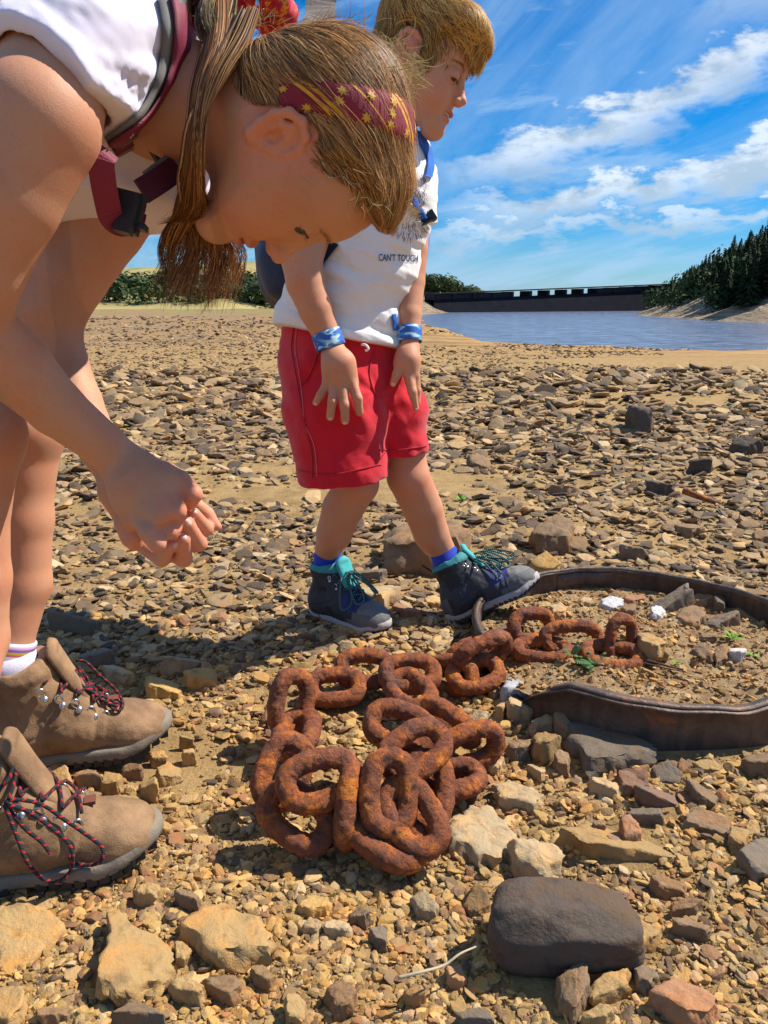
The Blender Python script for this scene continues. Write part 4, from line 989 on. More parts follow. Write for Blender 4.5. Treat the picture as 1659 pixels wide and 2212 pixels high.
# ------------------------------------------------------------------ small plants and sticks
m_leaf = leaf_mat('fresh_leaf', (.10, .22, .025), (.24, .42, .06)); m_leafs = leaf_mat('silverweed', (.035, .09, .03), (.10, .19, .06))
def sprig(reg, x, y, z, n, ln, wd, label, fern=False, seed=0, mat=None, up=.6, group=None):
    r = np.random.default_rng(seed); px, py = D(reg, x, y); c = G(px, py, z)
    o = empty('leafy_plant', tuple(c), label, 'plant', group)
    for k in range(n):
        a = r.uniform(0, 6.28); l = ln*r.uniform(.7, 1.15); e = r.uniform(up*.5, up*1.3)
        d = np.array([math.cos(a)*math.cos(e), math.sin(a)*math.cos(e), math.sin(e)]); sd = np.array([-math.sin(a), math.cos(a), 0])
        nrm = np.cross(sd, d)
        V = []; F = []
        def lf(base, dr, side, L_, w_, n2):
            i = len(V); m = 6
            for q in range(m+1):
                t = q/m; w = w_*math.sin(math.pi*min(t*.9+.06, 1))
                cc = base+dr*L_*t-np.array([0, 0, 1])*L_*.35*t*t
                V.extend([cc-side*w, cc+n2*w*-.25, cc+side*w])
            for q in range(m):
                for s_ in (0, 1): F.append((i+q*3+s_, i+q*3+s_+1, i+q*3+4+s_, i+q*3+3+s_))
        if not fern: lf(c, d, sd, l, wd, nrm)
        else:
            for q in range(6):
                t = .2+.8*q/6; bp = c+d*l*t-np.array([0, 0, 1])*l*.3*t*t
                for s_ in (-1, 1): lf(bp, d*.6+sd*s_*.8, d, l*.30*(1.1-.4*abs(t-.6)), wd, nrm)
            lf(c+d*l*.9, d, sd, l*.3, wd, nrm)
        mesh('leaf', V, F, mat or m_leaf, o, False)
    return o
sprig('B1', 350, 450, .035, 22, .024, .0018, 'tuft of bright green grass inside the left wall of the iron ring', seed=1, up=1.1)
sprig('B1', 715, 690, .040, 8, .030, .0030, 'largest silverweed plant with jagged leaves in front of the chain in the ring', True, 2, m_leafs, .5)
sprig('B1', 598, 640, .045, 4, .030, .0026, 'small dark silverweed sprig between two chain links in the ring', True, 3, m_leafs, .9)
sprig('B1', 1465, 550, .040, 9, .026, .0028, 'green rosette above the white quartz cube', seed=4, up=.8)
sprig('B1', 1575, 640, .040, 6, .015, .0022, 'small seedling right of the white quartz cube', seed=5, up=.7)
sprig('B1', 1165, 685, .036, 7, .012, .002, 'tiny green seedlings near the front middle of the ring', seed=6, up=.8)
sprig('R7', 415, 440, .02, 7, .030, .003, 'small green weed behind the standing ankle of the boy', seed=7, up=.9)
sprig('B6', 335, 770, .01, 9, .04, .004, 'small green weed in the shingle right of the raised leg', seed=8, up=.9)
sprig('R7', 905, 840, .01, 6, .012, .002, 'tiny weed between the shoes of the boy', seed=9, up=.9)
m_stick = simple('dry_twig', (.42, .34, .22), .8, bs=200); m_rot = simple('dark_twig', (.10, .055, .035), .9, bs=200)
def stick(name, pts, r0, r1, mt, label, cat='twig'):
    pth = smooth_path(pts, 26); V, F, _ = tube(pth, np.linspace(r0, r1, 26), 7); o = mesh(name, V, F, mt); tag(o, label, cat); return o
def gz(reg, x, y, z): return G(*D(reg, x, y), z)
stick('twig', [gz('B5', 60, 1040, .018), gz('B5', 160, 1015, .022), gz('B5', 260, 985, .018), gz('B5', 330, 935, .022), gz('B5', 410, 900, .018)], .0018, .0009, m_stick, 'thin pale dry twig lying on the gravel left of the dark boulder')
stick('straw', [gz('B1', 342, 365, .058), gz('B1', 400, 420, .052), gz('B1', 450, 462, .048)], .0028, .0022, m_stick, 'thick pale stalk lying beside the grass tuft in the ring')
stick('twig', [gz('B1', 960, 655, .045), gz('B1', 1050, 675, .047), gz('B1', 1140, 700, .045), gz('B1', 1205, 712, .043)], .0026, .0012, m_rot, 'dark rotten twig on the earth inside the ring')
stick('twig', [gz('B1', 965, 670, .043), gz('B1', 1080, 700, .044), gz('B1', 1195, 722, .042)], .0016, .001, m_rot, 'thinner dark twig below the rotten twig in the ring')
stick('metal_strip', [gz('B6', 1295, 725, .05), gz('B6', 1360, 750, .04), gz('B6', 1430, 775, .02)], .012, .008, m_rust, 'rusty strip of metal lying in the shingle near the right edge', 'scrap metal')
# ================================================================== people
def ch(reg, pts, mir=None):
    s = REG[reg][2]; ps = []; rs = []
    for (x, y, d, r_) in pts:
        px, py = D(reg, x, y); ps.append(P(px, py, d)); rs.append(r_*s/FPX*d)
    if len(ps) == 1: return [rcone(ps[0], ps[0]+1e-4, rs[0], rs[0])]
    return chain_prims(ps, rs)
def cutp(prim, pt, n, k=.003):
    f, c, r_ = prim; pt = np.asarray(pt, float); n = np.asarray(n, float); n = n/np.linalg.norm(n)
    return (lambda p: smax(f(p), (p-pt)@n, k), c, r_)
def locp(prim, Rw, T, k=1.0): f, c, r_ = prim; return (lambda p: f((p-T)@Rw/k)*k, T+Rw@np.asarray(c)*k, r_*k)
CW = np.stack([RT, UPV, -FW], 1)
class HeadFrame:
    def __init__(s, R, t, k=1.0): s.R = CW@np.array(R); s.T = CAMP+CW@np.array(t); s.k = k
    def w(s, q): return (np.asarray(q)*s.k)@s.R.T+s.T
    def l(s, p): return (np.asarray(p)-s.T)@s.R/s.k
PROF = np.array([(.040, -.088), (.058, -.100), (.068, -.102), (.077, -.098), (.0825, -.089), (.084, -.078), (.084, -.064), (.085, -.048), (.086, -.03), (.087, -.008), (.087, .008), (.0895, .020), (.0905, .031),
  (.0875, .045), (.080, .060), (.070, .074), (.054, .087), (.03, .097), (0, .1015), (-.035, .098), (-.063, .083), (-.079, .060), (-.085, .030), (-.082, 0), (-.074, -.03), (-.060, -.052), (-.045, -.070), (-.01, -.080), (.02, -.083)])
def crspl(q, n):
    q = np.vstack([q[-1:], q, q[:2]]); o = []
    for i in range(1, len(q)-2):
        for t in np.linspace(0, 1, n, endpoint=False):
            p0, a, b_, p3_ = q[i-1], q[i], q[i+1], q[i+2]
            o.append(.5*((2*a)+(-p0+b_)*t+(2*p0-5*a+4*b_-p3_)*t*t+(-p0+3*a-3*b_+p3_)*t**3))
    return np.array(o)
def poly_table(poly, lo=-.20, hi=.20, n=200):
    g_ = np.linspace(lo, hi, n); A, B = np.meshgrid(g_, g_, indexing='ij'); Q = np.stack([A, B], -1).reshape(-1, 2)
    d = np.full(len(Q), 9.0); ins = np.zeros(len(Q), bool); m = len(poly)
    for i in range(m):
        a = poly[i]; b_ = poly[(i+1) % m]; e = b_-a; w = Q-a
        t = np.clip((w@e)/(e@e+1e-12), 0, 1); d = np.minimum(d, np.linalg.norm(w-t[:, None]*e, axis=1))
        c = ((a[1] > Q[:, 1]) != (b_[1] > Q[:, 1])) & (Q[:, 0] < (b_[0]-a[0])*(Q[:, 1]-a[1])/(b_[1]-a[1]+1e-15)+a[0]); ins ^= c
    tab = np.where(ins, d, -d).reshape(n, n); st = (hi-lo)/(n-1)
    def look(f, u):
        x = np.clip((f-lo)/st, 0, n-1.001); y = np.clip((u-lo)/st, 0, n-1.001); i = x.astype(int); j = y.astype(int); fx = x-i; fy = y-j
        return tab[i, j]*(1-fx)*(1-fy)+tab[i+1, j]*fx*(1-fy)+tab[i, j+1]*(1-fx)*fy+tab[i+1, j+1]*fx*fy
    return look
prof_look = poly_table(crspl(PROF, 4))
def head_field(q, off=0.0):
    f, u, s = q[:, 0], q[:, 1], q[:, 2]
    W_ = .072-.017*sst(-u, .01, .09)-.012*sst(f, .02, .09)*sst(-u, -.05, .05)+off
    D_ = .062+off
    d = prof_look(f, u)+off
    a = np.maximum(1-d/D_, 0)
    return (np.sqrt(a*a+(s/W_)**2+1e-9)-1)*.060
def head_prims(fr, mouth_open=False, ears=True, eu=.0055, slit=.0046, ef=0.0, ear=1.0, lo_=.0055):
    fr.eu = eu; fr.ef = ef; fr.lo_ = lo_; fr.slit = slit
    L_ = lambda pr: locp(pr, fr.R, fr.T, fr.k)
    G_ = [(0, 0, [L_((lambda q: head_field(q), np.array([0, 0, 0.]), .14))], 'add')]
    ck = [ell((.050, -.038, s*.033), (.023, .025, .022)) for s in (-1, 1)]+[ell((.066, -.088, 0), (.0155, .012, .017))]
    G_.append((.02, .01, [L_(c) for c in ck], 'add'))
    G_.append((.012, .004, [L_(ell((.0915+ef*.5, eu, s*.032), (.0090, .0105, .016))) for s in (-1, 1)], 'sub'))
    G_.append((.012, .006, [L_(rcone((.084, .008, 0), (.0985, -.0235, 0), .0045, .0070)), L_(ell((.1005, -.0265, 0), (.0075, .0068, .0078)))], 'add'))
    G_.append((.004, .003, [L_(ell((.0925, -.0305, s*.0085), (.0078, .0055, .0052))) for s in (-1, 1)], 'add'))
    G_.append((.002, .001, [L_(ell((.0965, -.0365, s*.0055), (.0042, .003, .0026))) for s in (-1, 1)], 'sub'))
    G_.append((.005, .002, [L_(ell((.0858, -.0520, 0), (.0068, .0048, .0185))), L_(ell((.0835, -.0640, 0), (.0062, .0052, .0160)))], 'add'))
    if mouth_open: G_.append((.002, 0, [L_(ell((.089, -.0585, 0), (.013, .0034, .0165)))], 'sub'))
    else: G_.append((.002, 0, [L_(ell((.091, -.0578, 0), (.013, .0011, .0195)))], 'sub'))
    # lids and the slit between them
    G_.append((.004, 0, [L_(ell((.0742+ef, eu, s*.0305), (.0138, .0132, .0142))) for s in (-1, 1)], 'add'))
    G_.append((.0012, 0, [L_(ell((.0860+ef, eu-lo_, s*.0350), (.0105, slit, .0132))) for s in (-1, 1)], 'sub'))
    if ears:
        for s in (-1, 1):
            sx_ = np.array([1, 1, s])
            def tr(p): # local ear plane leans out behind
                f, u, o_ = p; f = f*ear; u = u*ear+.002*(1-ear); o_ = o_*ear; return np.array([f, u, s*(.0665+o_+max(-f+.008, 0)*.45)])
            plate = [rcone(tr((.002, -.006, -.004)), tr((-.008, .018, -.004)), .0095*ear, .0115*ear), rcone(tr((.000, -.015, .0)), tr((-.004, -.022, .001)), .006, .0062)]
            G_.append((.006, .006, [L_((lambda q, P_=pl: P_[0](q), pl[1], pl[2])) for pl in plate], 'add'))
            hx = [(.012, .000, .004), (.0145, .012, .005), (.011, .025, .006), (.000, .0335, .006), (-.013, .0325, .006), (-.0215, .022, .006), (-.0215, .007, .006), (-.015, -.009, .005), (-.007, -.022, .004)]
            G_.append((.0, 0, [L_(ell(tr((-.0005, .001, .0108)), (.0082*ear, .0120*ear, .0070)))], 'sub'))
            G_.append((.003, .003, [L_(c) for c in chain_prims([tr(h) for h in hx], [.0028, .0032, .0036, .0040, .0042, .0040, .0036, .0036, .0052])], 'add'))
            G_.append((.003, .003, [L_(c) for c in chain_prims([tr((-.009, .024, .005)), tr((-.0125, .012, .006)), tr((-.011, .000, .005)), tr((-.006, -.011, .005))], [.0024, .0030, .0030, .0028])], 'add'))
            G_.append((.003, .003, [L_(c) for c in chain_prims([tr((.013, .001, .003)), tr((.009, -.004, .006)), tr((.005, -.012, .004))], [.0028, .0036, .003])], 'add'))
    return G_
m_skin, nt, b = mat_new('skin'); g = N(nt, 'ShaderNodeNewGeometry'); pos = g.outputs['Position']; at = N(nt, 'ShaderNodeAttribute', attribute_name='Col')
n1 = noise(nt, pos, 30, 4); n2 = noise(nt, pos, 900, 3, .6); n3 = noise(nt, pos, 260, 3, .6)
c = mixc(nt, M(nt, 'MULTIPLY', sstep(nt, n1, .38, .68), .6), at.outputs['Color'], mixc(nt, 1.0, at.outputs['Color'], (1.0, .80, .74), 'MULTIPLY'))
c = mixc(nt, M(nt, 'MULTIPLY', sstep(nt, n3, .55, .72), .30), c, mixc(nt, 1.0, c, (.72, .62, .55), 'MULTIPLY'))
L(nt, c, b.inputs['Base Color']); b.inputs['Roughness'].default_value = .58; b.inputs['Specular IOR Level'].default_value = .32
b.inputs['Subsurface Weight'].default_value = .22; b.inputs['Subsurface Radius'].default_value = (1.0, .35, .18); b.inputs['Subsurface Scale'].default_value = .006
bump(nt, b, M(nt, 'ADD', n2, M(nt, 'MULTIPLY', n3, .7)), .0003, .7)
SKIN = np.array([.54, .265, .155]); FLUSH = np.array([.66, .235, .150]); LIP = np.array([.44, .11, .08])
def skin_col(fr, flush=()):
    def f(V):
        q = fr.l(V); c = np.tile(SKIN, (len(V), 1))
        def blend(w, k): 
            nonlocal c; c = c*(1-w[:, None])+k*w[:, None]
        blend(np.exp(-(((q[:, 0]-.065)/.025)**2+((q[:, 1]+.035)/.024)**2))*.45*(np.abs(q[:, 2]) < .08)*(np.abs(q[:, 0]) < .12), FLUSH)
        e = (np.abs(q[:, 2]) > .066)*(np.abs(q[:, 0]) < .03)*(np.abs(q[:, 1]) < .045); blend(e*.55, FLUSH)
        lp = np.exp(-(np.abs((q[:, 1]+.058)/.0085)**4))*np.exp(-(np.abs(q[:, 2])/.017)**4)*(q[:, 0] > .078)*(q[:, 0] < .1); blend(lp*.85, LIP)
        ns = np.exp(-(((q[:, 0]-.103)/.012)**2+((q[:, 1]+.028)/.012)**2+(q[:, 2]/.02)**2)); blend(ns*.35, FLUSH)
        for (pt, rad, w, k) in flush:
            d = np.linalg.norm(V-pt, axis=1); blend(np.clip(np.exp(-(d/rad)**4)*w, 0, 1), k)
        return c
    return f
m_eye, nt, b = mat_new('eyeball'); at = N(nt, 'ShaderNodeAttribute', attribute_name='Col'); L(nt, at.outputs['Color'], b.inputs['Base Color']); b.inputs['Roughness'].default_value = .08
m_lash = simple('eyelash', (.03, .018, .012), .7)
m_nail = simple('nail', (.74, .42, .34), .3, bs=40)
def add_eyes(fr, parent, gaze):
    gz_ = np.array(gaze, float); gz_ /= np.linalg.norm(gz_)
    for s in (-1, 1):
        g2 = gz_*np.array([1, 1, 1]); n = 24; V = []
        for i in range(n+1):
            t = math.pi*i/n
            for j in range(n*2): a = math.pi*j/n; V.append([math.cos(t), math.sin(t)*math.cos(a), math.sin(t)*math.sin(a)])
        V = np.array(V); F = [(i*2*n+j, i*2*n+(j+1) % (2*n), (i+1)*2*n+(j+1) % (2*n), (i+1)*2*n+j) for i in range(n) for j in range(2*n)]
        dg = V@g2; col = np.tile([.78, .74, .70], (len(V), 1)); col[dg > .86] = (.055, .045, .035); col[dg > .955] = (.006, .005, .005)
        mesh('eye', fr.w(V*.0121+np.array([.0742+fr.ef, fr.eu-.001, s*.0305])), F, m_eye, parent, True, col)
        # lashes along the upper lid edge
        V = []; F = []; uo = -fr.lo_+fr.slit; rh = math.sqrt(.0141**2-uo**2)
        def lid(t, du=0.0, dr=0.0):
            th_ = math.radians(-38+118*t); w_ = (2*t-1)**2
            return np.array([.0742+fr.ef+(rh+dr)*math.cos(th_), fr.eu+uo-.0016*w_+du, s*(.0305+(rh+dr)*math.sin(th_))])
        for k in range(34):
            t = k/33; b0 = lid(t); tip = lid(t, -.0032, .0050+.001*math.sin(k)); sd = (lid(min(t+.01, 1.01))-lid(t-.01)); sd = sd/np.linalg.norm(sd)*.0003
            i = len(V); V += [b0-sd, b0+sd, tip]; F.append((i, i+1, i+2))
        mesh('eyelashes', fr.w(np.array(V)), F, m_lash, parent, False)['kind'] = 'stuff'
        v_, f_, _ = tube(np.array([fr.w(lid(t, -.0002, .0001)) for t in np.linspace(.02, .98, 16)]), np.concatenate([np.linspace(.0004, .0009, 8), np.linspace(.0009, .0004, 8)])*fr.k, 5); mesh('lid_line', v_, f_, m_lash, parent)

# ---- hair
def hair_mat(name, rough=.42):
    m, nt, b = mat_new(name); at = N(nt, 'ShaderNodeAttribute', attribute_name='Col'); L(nt, at.outputs['Color'], b.inputs['Base Color'])
    b.inputs['Roughness'].default_value = .5; b.inputs['Specular IOR Level'].default_value = .28
    tr = N(nt, 'ShaderNodeBsdfTranslucent'); L(nt, at.outputs['Color'], tr.inputs[0]); mx = N(nt, 'ShaderNodeMixShader'); mx.inputs[0].default_value = .28
    o = nt.nodes['Material Output']; L(nt, b.outputs[0], mx.inputs[1]); L(nt, tr.outputs[0], mx.inputs[2]); L(nt, mx.outputs[0], o.inputs[0]); return m
m_hair = hair_mat('hair'); m_scalp = simple('under_hair', (.055, .026, .010), .8, bs=300, bd=.001)
def ribbons(path, w, nrm, colr, name, mat, parent, taper=.25):
    """path (n,k,3); w (n,), nrm (n,k,3)"""
    n, k, _ = path.shape
    T = np.gradient(path, axis=1); T /= np.linalg.norm(T, axis=2, keepdims=True)+1e-12
    S_ = np.cross(T, nrm); S_ /= np.linalg.norm(S_, axis=2, keepdims=True)+1e-12
    t = np.linspace(0, 1, k); wt = (w[:, None]*(1-(1-taper)*t[None]**2))[:, :, None]*.5
    up = nrm*wt*.55
    V = np.stack([path-S_*wt, path+up, path+S_*wt], 2).reshape(-1, 3)
    i = (np.arange(n)[:, None]*k+np.arange(k-1)[None]).ravel()*3
    F = np.concatenate([np.stack([i, i+1, i+4, i+3], 1), np.stack([i+1, i+2, i+5, i+4], 1)]).astype(np.int32)
    col = np.repeat(np.repeat(colr[:, None], k, 1).reshape(-1, 3), 3, 0) if colr.ndim == 2 else np.repeat(colr.reshape(-1, 3), 3, 0)
    o = mesh(name, V, F, mat, parent, True, col); o['kind'] = 'stuff'; return o
def surf_strands(fr, seeds, field, flow, steps, dl, lift, rg, stop=None, jit=.12, sag=None):
    """walk along a flow over the scalp field, local coords"""
    p = seeds.copy(); out = [p.copy()]; ns_ = []
    n = len(p); jd = rg.normal(0, jit, (n, 3)); wob = rg.normal(0, 1, (n, 3))
    def grad(p):
        e = .0015; g_ = np.stack([field(p+np.eye(3)[k]*e)-field(p-np.eye(3)[k]*e) for k in range(3)], 1)
        return g_/(np.linalg.norm(g_, axis=1, keepdims=True)+1e-12)
    g_ = grad(p); ns_.append(g_)
    for s_ in range(steps):
        d = flow(p)+jd+wob*.10*math.sin(s_*1.1); d -= g_*(np.einsum('ij,ij->i', d, g_))[:, None]; d /= np.linalg.norm(d, axis=1, keepdims=True)+1e-9
        on0 = np.ones(n) if stop is None else stop(p)
        p = p+d*(dl*on0)[:, None]
        g_ = grad(p); f0 = field(p); tgt = lift*(s_+1)/steps
        on = np.ones(n) if stop is None else stop(p)
        corr = (f0-tgt)/1.0
        p = p-g_*(corr*on)[:, None]
        if sag is not None: p = p+sag*((1-on)*dl*.35)[:, None]
        if sag is None: pass
        out.append(p.copy()); ns_.append(g_)
    return np.stack(out, 1), np.stack(ns_, 1)
def mesh_samples(ob, n, rg, filt=None):
    me = ob.data; co = np.empty(len(me.vertices)*3, np.float32); me.vertices.foreach_get('co', co); co = co.reshape(-1, 3)
    if filt is not None: co = co[filt(co)]
    return co[rg.integers(0, len(co), n)].astype(float)+rg.normal(0, .001, (n, 3))
from mathutils.bvhtree import BVHTree
def bvh(ob):
    me = ob.data; vs = [v.co for v in me.vertices]; return BVHTree.FromPolygons(vs, [p.vertices[:] for p in me.polygons])
def bvh_all(obs):
    vs = []; fs = []; o_ = 0
    for ob in obs:
        vs += [v.co.copy() for v in ob.data.vertices]; fs += [tuple(i+o_ for i in p.vertices) for p in ob.data.polygons]; o_ = len(vs)
    return BVHTree.FromPolygons(vs, fs)
def ray(bt, px, py, off=.002, dflt=None):
    o_ = Vector(CAMP); d = (Vector(P(px, py, 1.0))-o_).normalized(); h = bt.ray_cast(o_, d)
    if h[0] is None: return (P(px, py, dflt) if dflt else None), None
    n = h[1] if h[1].dot(d) < 0 else -h[1]
    return np.array(h[0]-d*off*.4+n*off*.8), np.array(n)
def band_on(bt, top, bot, n, off, th, mat, name, parent, dflt=None, uvw=None, rows=5, bulge=.0):
    """strap laid over a surface: centre lines given as two edge polylines in photo px"""
    top = smooth_path([(*q, 0) for q in top], n)[:, :2]; bot = smooth_path([(*q, 0) for q in bot], n)[:, :2]
    A = []; Nn = []
    for i in range(n):
        row = []; nr = []
        for k in range(rows):
            t = k/(rows-1); q = top[i]*(1-t)+bot[i]*t; h, nn = ray(bt, q[0], q[1], off, dflt if dflt is None or np.isscalar(dflt) else np.interp(i/(n-1), np.linspace(0, 1, len(dflt)), dflt))
            row.append(h); nr.append(nn)
        A.append(row); Nn.append(nr)
    def fill(arr):
        flat = [(i, k) for i in range(n) for k in range(rows) if arr[i][k] is not None]
        for i in range(n):
            for k in range(rows):
                if arr[i][k] is None:
                    c = min(flat, key=lambda z: abs(z[0]-i)+abs(z[1]-k)*.5); arr[i][k] = arr[c[0]][c[1]]
        return np.array(arr, float)
    if dflt is None: A = fill(A)
    else: A = np.array(A, float)
    view = np.array([[(CAMP-A[i, k])/np.linalg.norm(CAMP-A[i, k]) for k in range(rows)] for i in range(n)])
    # smooth along
    for _ in range(4): A[1:-1] = .5*A[1:-1]+.25*(A[2:]+A[:-2])
    outn = view
    t_ = np.linspace(-1, 1, rows); fr_ = A+outn*(th*(1-.35*t_**2))[None, :, None]; bk = A-outn*.001
    V = np.concatenate([fr_.reshape(-1, 3), bk.reshape(-1, 3)]); F = []; o_ = n*rows
    for i in range(n-1):
        for k in range(rows-1):
            a = i*rows+k; F.append((a, a+1, a+rows+1, a+rows)); F.append((o_+a, o_+a+rows, o_+a+rows+1, o_+a+1))
        a = i*rows; F.append((a, a+rows, o_+a+rows, o_+a)); a = i*rows+rows-1; F.append((a, o_+a, o_+a+rows, a+rows))
    for i in (0, n-1):
        for k in range(rows-1): a = i*rows+k; F.append((a, o_+a, o_+a+1, a+1))
    uv = np.stack([np.repeat(np.linspace(0, 1, n), rows), np.tile(np.linspace(0, 1, rows), n)], 1); uv = np.vstack([uv, uv])
    return mesh(name, V, F, mat, parent, True, None, uv), fr_

# ---- boots
m_leather, nt, b = mat_new('tan_nubuck'); g = N(nt, 'ShaderNodeNewGeometry'); pos = g.outputs['Position']
n1 = noise(nt, pos, 22, 5, .6); n2 = noise(nt, pos, 500, 4, .7)
c = mixc(nt, sstep(nt, n1, .35, .68), (.17, .092, .042), (.32, .185, .088)); c = mixc(nt, M(nt, 'MULTIPLY', sstep(nt, n2, .45, .7), .25), c, (.42, .28, .17)); L(nt, c, b.inputs['Base Color'])
b.inputs['Roughness'].default_value = .8; bump(nt, b, M(nt, 'ADD', M(nt, 'MULTIPLY', n1, 2.0), n2), .0010)
m_sole = simple('rubber_sole', (.20, .165, .12), .75, bs=300, bd=.0008); m_lug = simple('black_rubber', (.028, .026, .026), .7, bs=200)
m_metal = simple('steel_hook', (.62, .62, .62), .28, 1.0, bs=100, bd=.0001, var=.1)
def lace_mat(name, base, fleck, freq, th=.62):
    m, nt, b = mat_new(name); at = N(nt, 'ShaderNodeAttribute', attribute_name='pos2'); s_ = N(nt, 'ShaderNodeSeparateXYZ'); L(nt, at.outputs['Vector'], s_.inputs[0])
    w = M(nt, 'FRACT', M(nt, 'ADD', M(nt, 'MULTIPLY', s_.outputs[0], freq), M(nt, 'MULTIPLY', s_.outputs[1], 1/6.2832)))
    c = mixc(nt, M(nt, 'GREATER_THAN', w, th), base, fleck); L(nt, c, b.inputs['Base Color']); b.inputs['Roughness'].default_value = .8
    w2 = M(nt, 'SINE', M(nt, 'ADD', M(nt, 'MULTIPLY', s_.outputs[0], 3200), M(nt, 'MULTIPLY', s_.outputs[1], 3))); bump(nt, b, w2, .0004); return m
m_lace = lace_mat('black_red_lace', (.012, .018, .025), (.50, .012, .02), 90, .76); m_lace2 = lace_mat('teal_fleck_lace', (.012, .02, .025), (.16, .42, .38), 260, .6)
def foot_w(x):  # half width of the sole, x 0..0.25
    return np.interp(x, [0, .008, .03, .06, .10, .14, .18, .205, .228, .243, .25], [.006, .022, .033, .035, .033, .040, .046, .044, .034, .020, .004])
class BootFrame:
    def __init__(s, o, fwd, up, L_):
        s.o = np.array(o, float); x = np.array(fwd, float); x /= np.linalg.norm(x); z = np.array(up, float); z -= x*(x@z); z /= np.linalg.norm(z)
        s.R = np.stack([x, np.cross(z, x), z], 1); s.k = L_/.25
    def w(s, q): return (np.asarray(q, float)*s.k)@s.R.T+s.o
    def l(s, p): return ((np.asarray(p)-s.o)@s.R)/s.k
def sl(bf, prim): f, c, r_ = prim; return (lambda p: f(bf.l(p))*bf.k, bf.w(c), r_*bf.k)
def boot_upper(bf, h, name, mat, parent, colf=None, high=.150, toe=0.0):
    A = [ell((.202, 0, .034+toe*.6), (.046, .043, .030+toe)), rcone((.180, 0, .036+toe*.6), (.115, 0, .062), .033+toe*.5, .038), rcone((.13, 0, .05), (.05, 0, .055), .041, .038),
         ell((.040, 0, .045), (.040, .036, .045)), rcone((.060, 0, .07), (.056, 0, high), .041, .043), rcone((.118, 0, .070), (.078, 0, .128), .034, .036)]
    low = [(0, .022, [sl(bf, a) for a in A], 'add')]
    cav = [(.003, 0, [sl(bf, rcone((.052, 0, .115), (.050, 0, .22), .0345, .043))], 'sub')]
    def post(p, v):
        q = bf.l(p); v = smax(v, (.018-q[:, 2])*bf.k, .003)
        top = high+.006+.30*np.maximum(q[:, 0]-.06, 0)-.10*np.abs(q[:, 0]-.05)
        v = smax(v, (q[:, 2]-top)*bf.k, .004)
        crs = np.abs(q[:, 0]-.150-.25*(q[:, 2]-.05))
        v = v+.0016*np.exp(-(crs/.004)**2)*sst(q[:, 2], .03, .06)+.0012*np.exp(-((q[:, 0]-.165-.2*(q[:, 2]-.05))/.003)**2)*sst(q[:, 2], .035, .06)
        v = v+.0015*fbm(q*30, 3, 5)+.0006*fbm(q*120, 2, 6)
        seam = np.abs(q[:, 2]-(.050+.38*(q[:, 0]-.05))); v = v+.0011*np.exp(-(seam/.0016)**2)*(q[:, 0] < .115)
        seam2 = np.abs(q[:, 0]-(.100-.30*(q[:, 2]-.05))); v = v+.0011*np.exp(-(seam2/.0016)**2)*(q[:, 2] < .09)
        # padded collar
        v = v-.0035*np.exp(-((q[:, 2]-(top-.014))/.010)**2)
        return v
    pr = low[0][2]; lo, hi = aabb(pr, .012)
    return sdf_obj(name, low+cav, [(lo, hi, h)], mat, parent, colf, post)
def boot_sole(bf, parent, m1, m2, lug=True):
    xs_ = np.concatenate([np.linspace(0, .02, 8), np.linspace(.026, .225, 40), np.linspace(.23, .25, 9)])
    out_ = [(x, foot_w(x)) for x in xs_]+[(x, -foot_w(x)) for x in xs_[::-1]]
    O = np.array(out_); m = len(O)
    def lift(x): return .0+.016*sst(x, .18, .25)+.004*sst(-x, -.03, 0)
    V = []; F = []
    rings = [(.98, .008), (1.02, .011), (1.03, .017), (1.02, .023), (.96, .0255), (.0, .026)]
    cx = np.array([.125, 0])
    for (sc_, z) in rings:
        for (x, y) in O:
            q = cx+(np.array([x, y])-cx)*sc_; V.append([q[0], q[1], z+lift(x)+(.004*sst(x, .19, .245) if z > .02 else 0)+.005*(1-sst(x, .02, .10))*(z > .02)])
    for i in range(len(rings)-1):
        for a in range(m): b_ = (a+1) % m; F.append((i*m+a, i*m+b_, (i+1)*m+b_, (i+1)*m+a))
    F.append(tuple(range(m))[::-1])
    s_ = mesh('sole', bf.w(np.array(V)), F, m1, parent)
    # outsole with lugs, heel and forefoot blocks
    V = []; F = []
    def block(x0, x1, y0, y1, z0, z1):
        i = len(V)
        for x in (x0, x1):
            for y in (y0, y1):
                for z in (z0, z1): V.append([x, y, z+lift(x)])
        for f in ((0, 1, 3, 2), (4, 6, 7, 5), (0, 4, 5, 1), (2, 3, 7, 6), (0, 2, 6, 4), (1, 5, 7, 3)): F.append(tuple(i+q for q in f))
    x = .004
    while x < .246:
        w_ = float(foot_w(x+.005)); arch = .082 < x < .118
        if not arch:
            for sgn in (-1, 1):
                y0 = sgn*w_*1.02; y1 = sgn*w_*.40; block(x, x+.0105, min(y0, y1), max(y0, y1), .003, .0125)
            block(x+.002, x+.008, -w_*.3, w_*.3, .0, .0125)
        x += .0128
    mesh('tread', bf.w(np.array(V)), F, m2, s_, False)
    return s_
def tube_w(path, r_, n, mat, name, parent, k=7): V, F, uv = tube(smooth_path(path, n), r_, k); return mesh(name, V, F, mat, parent, True, None, uv)
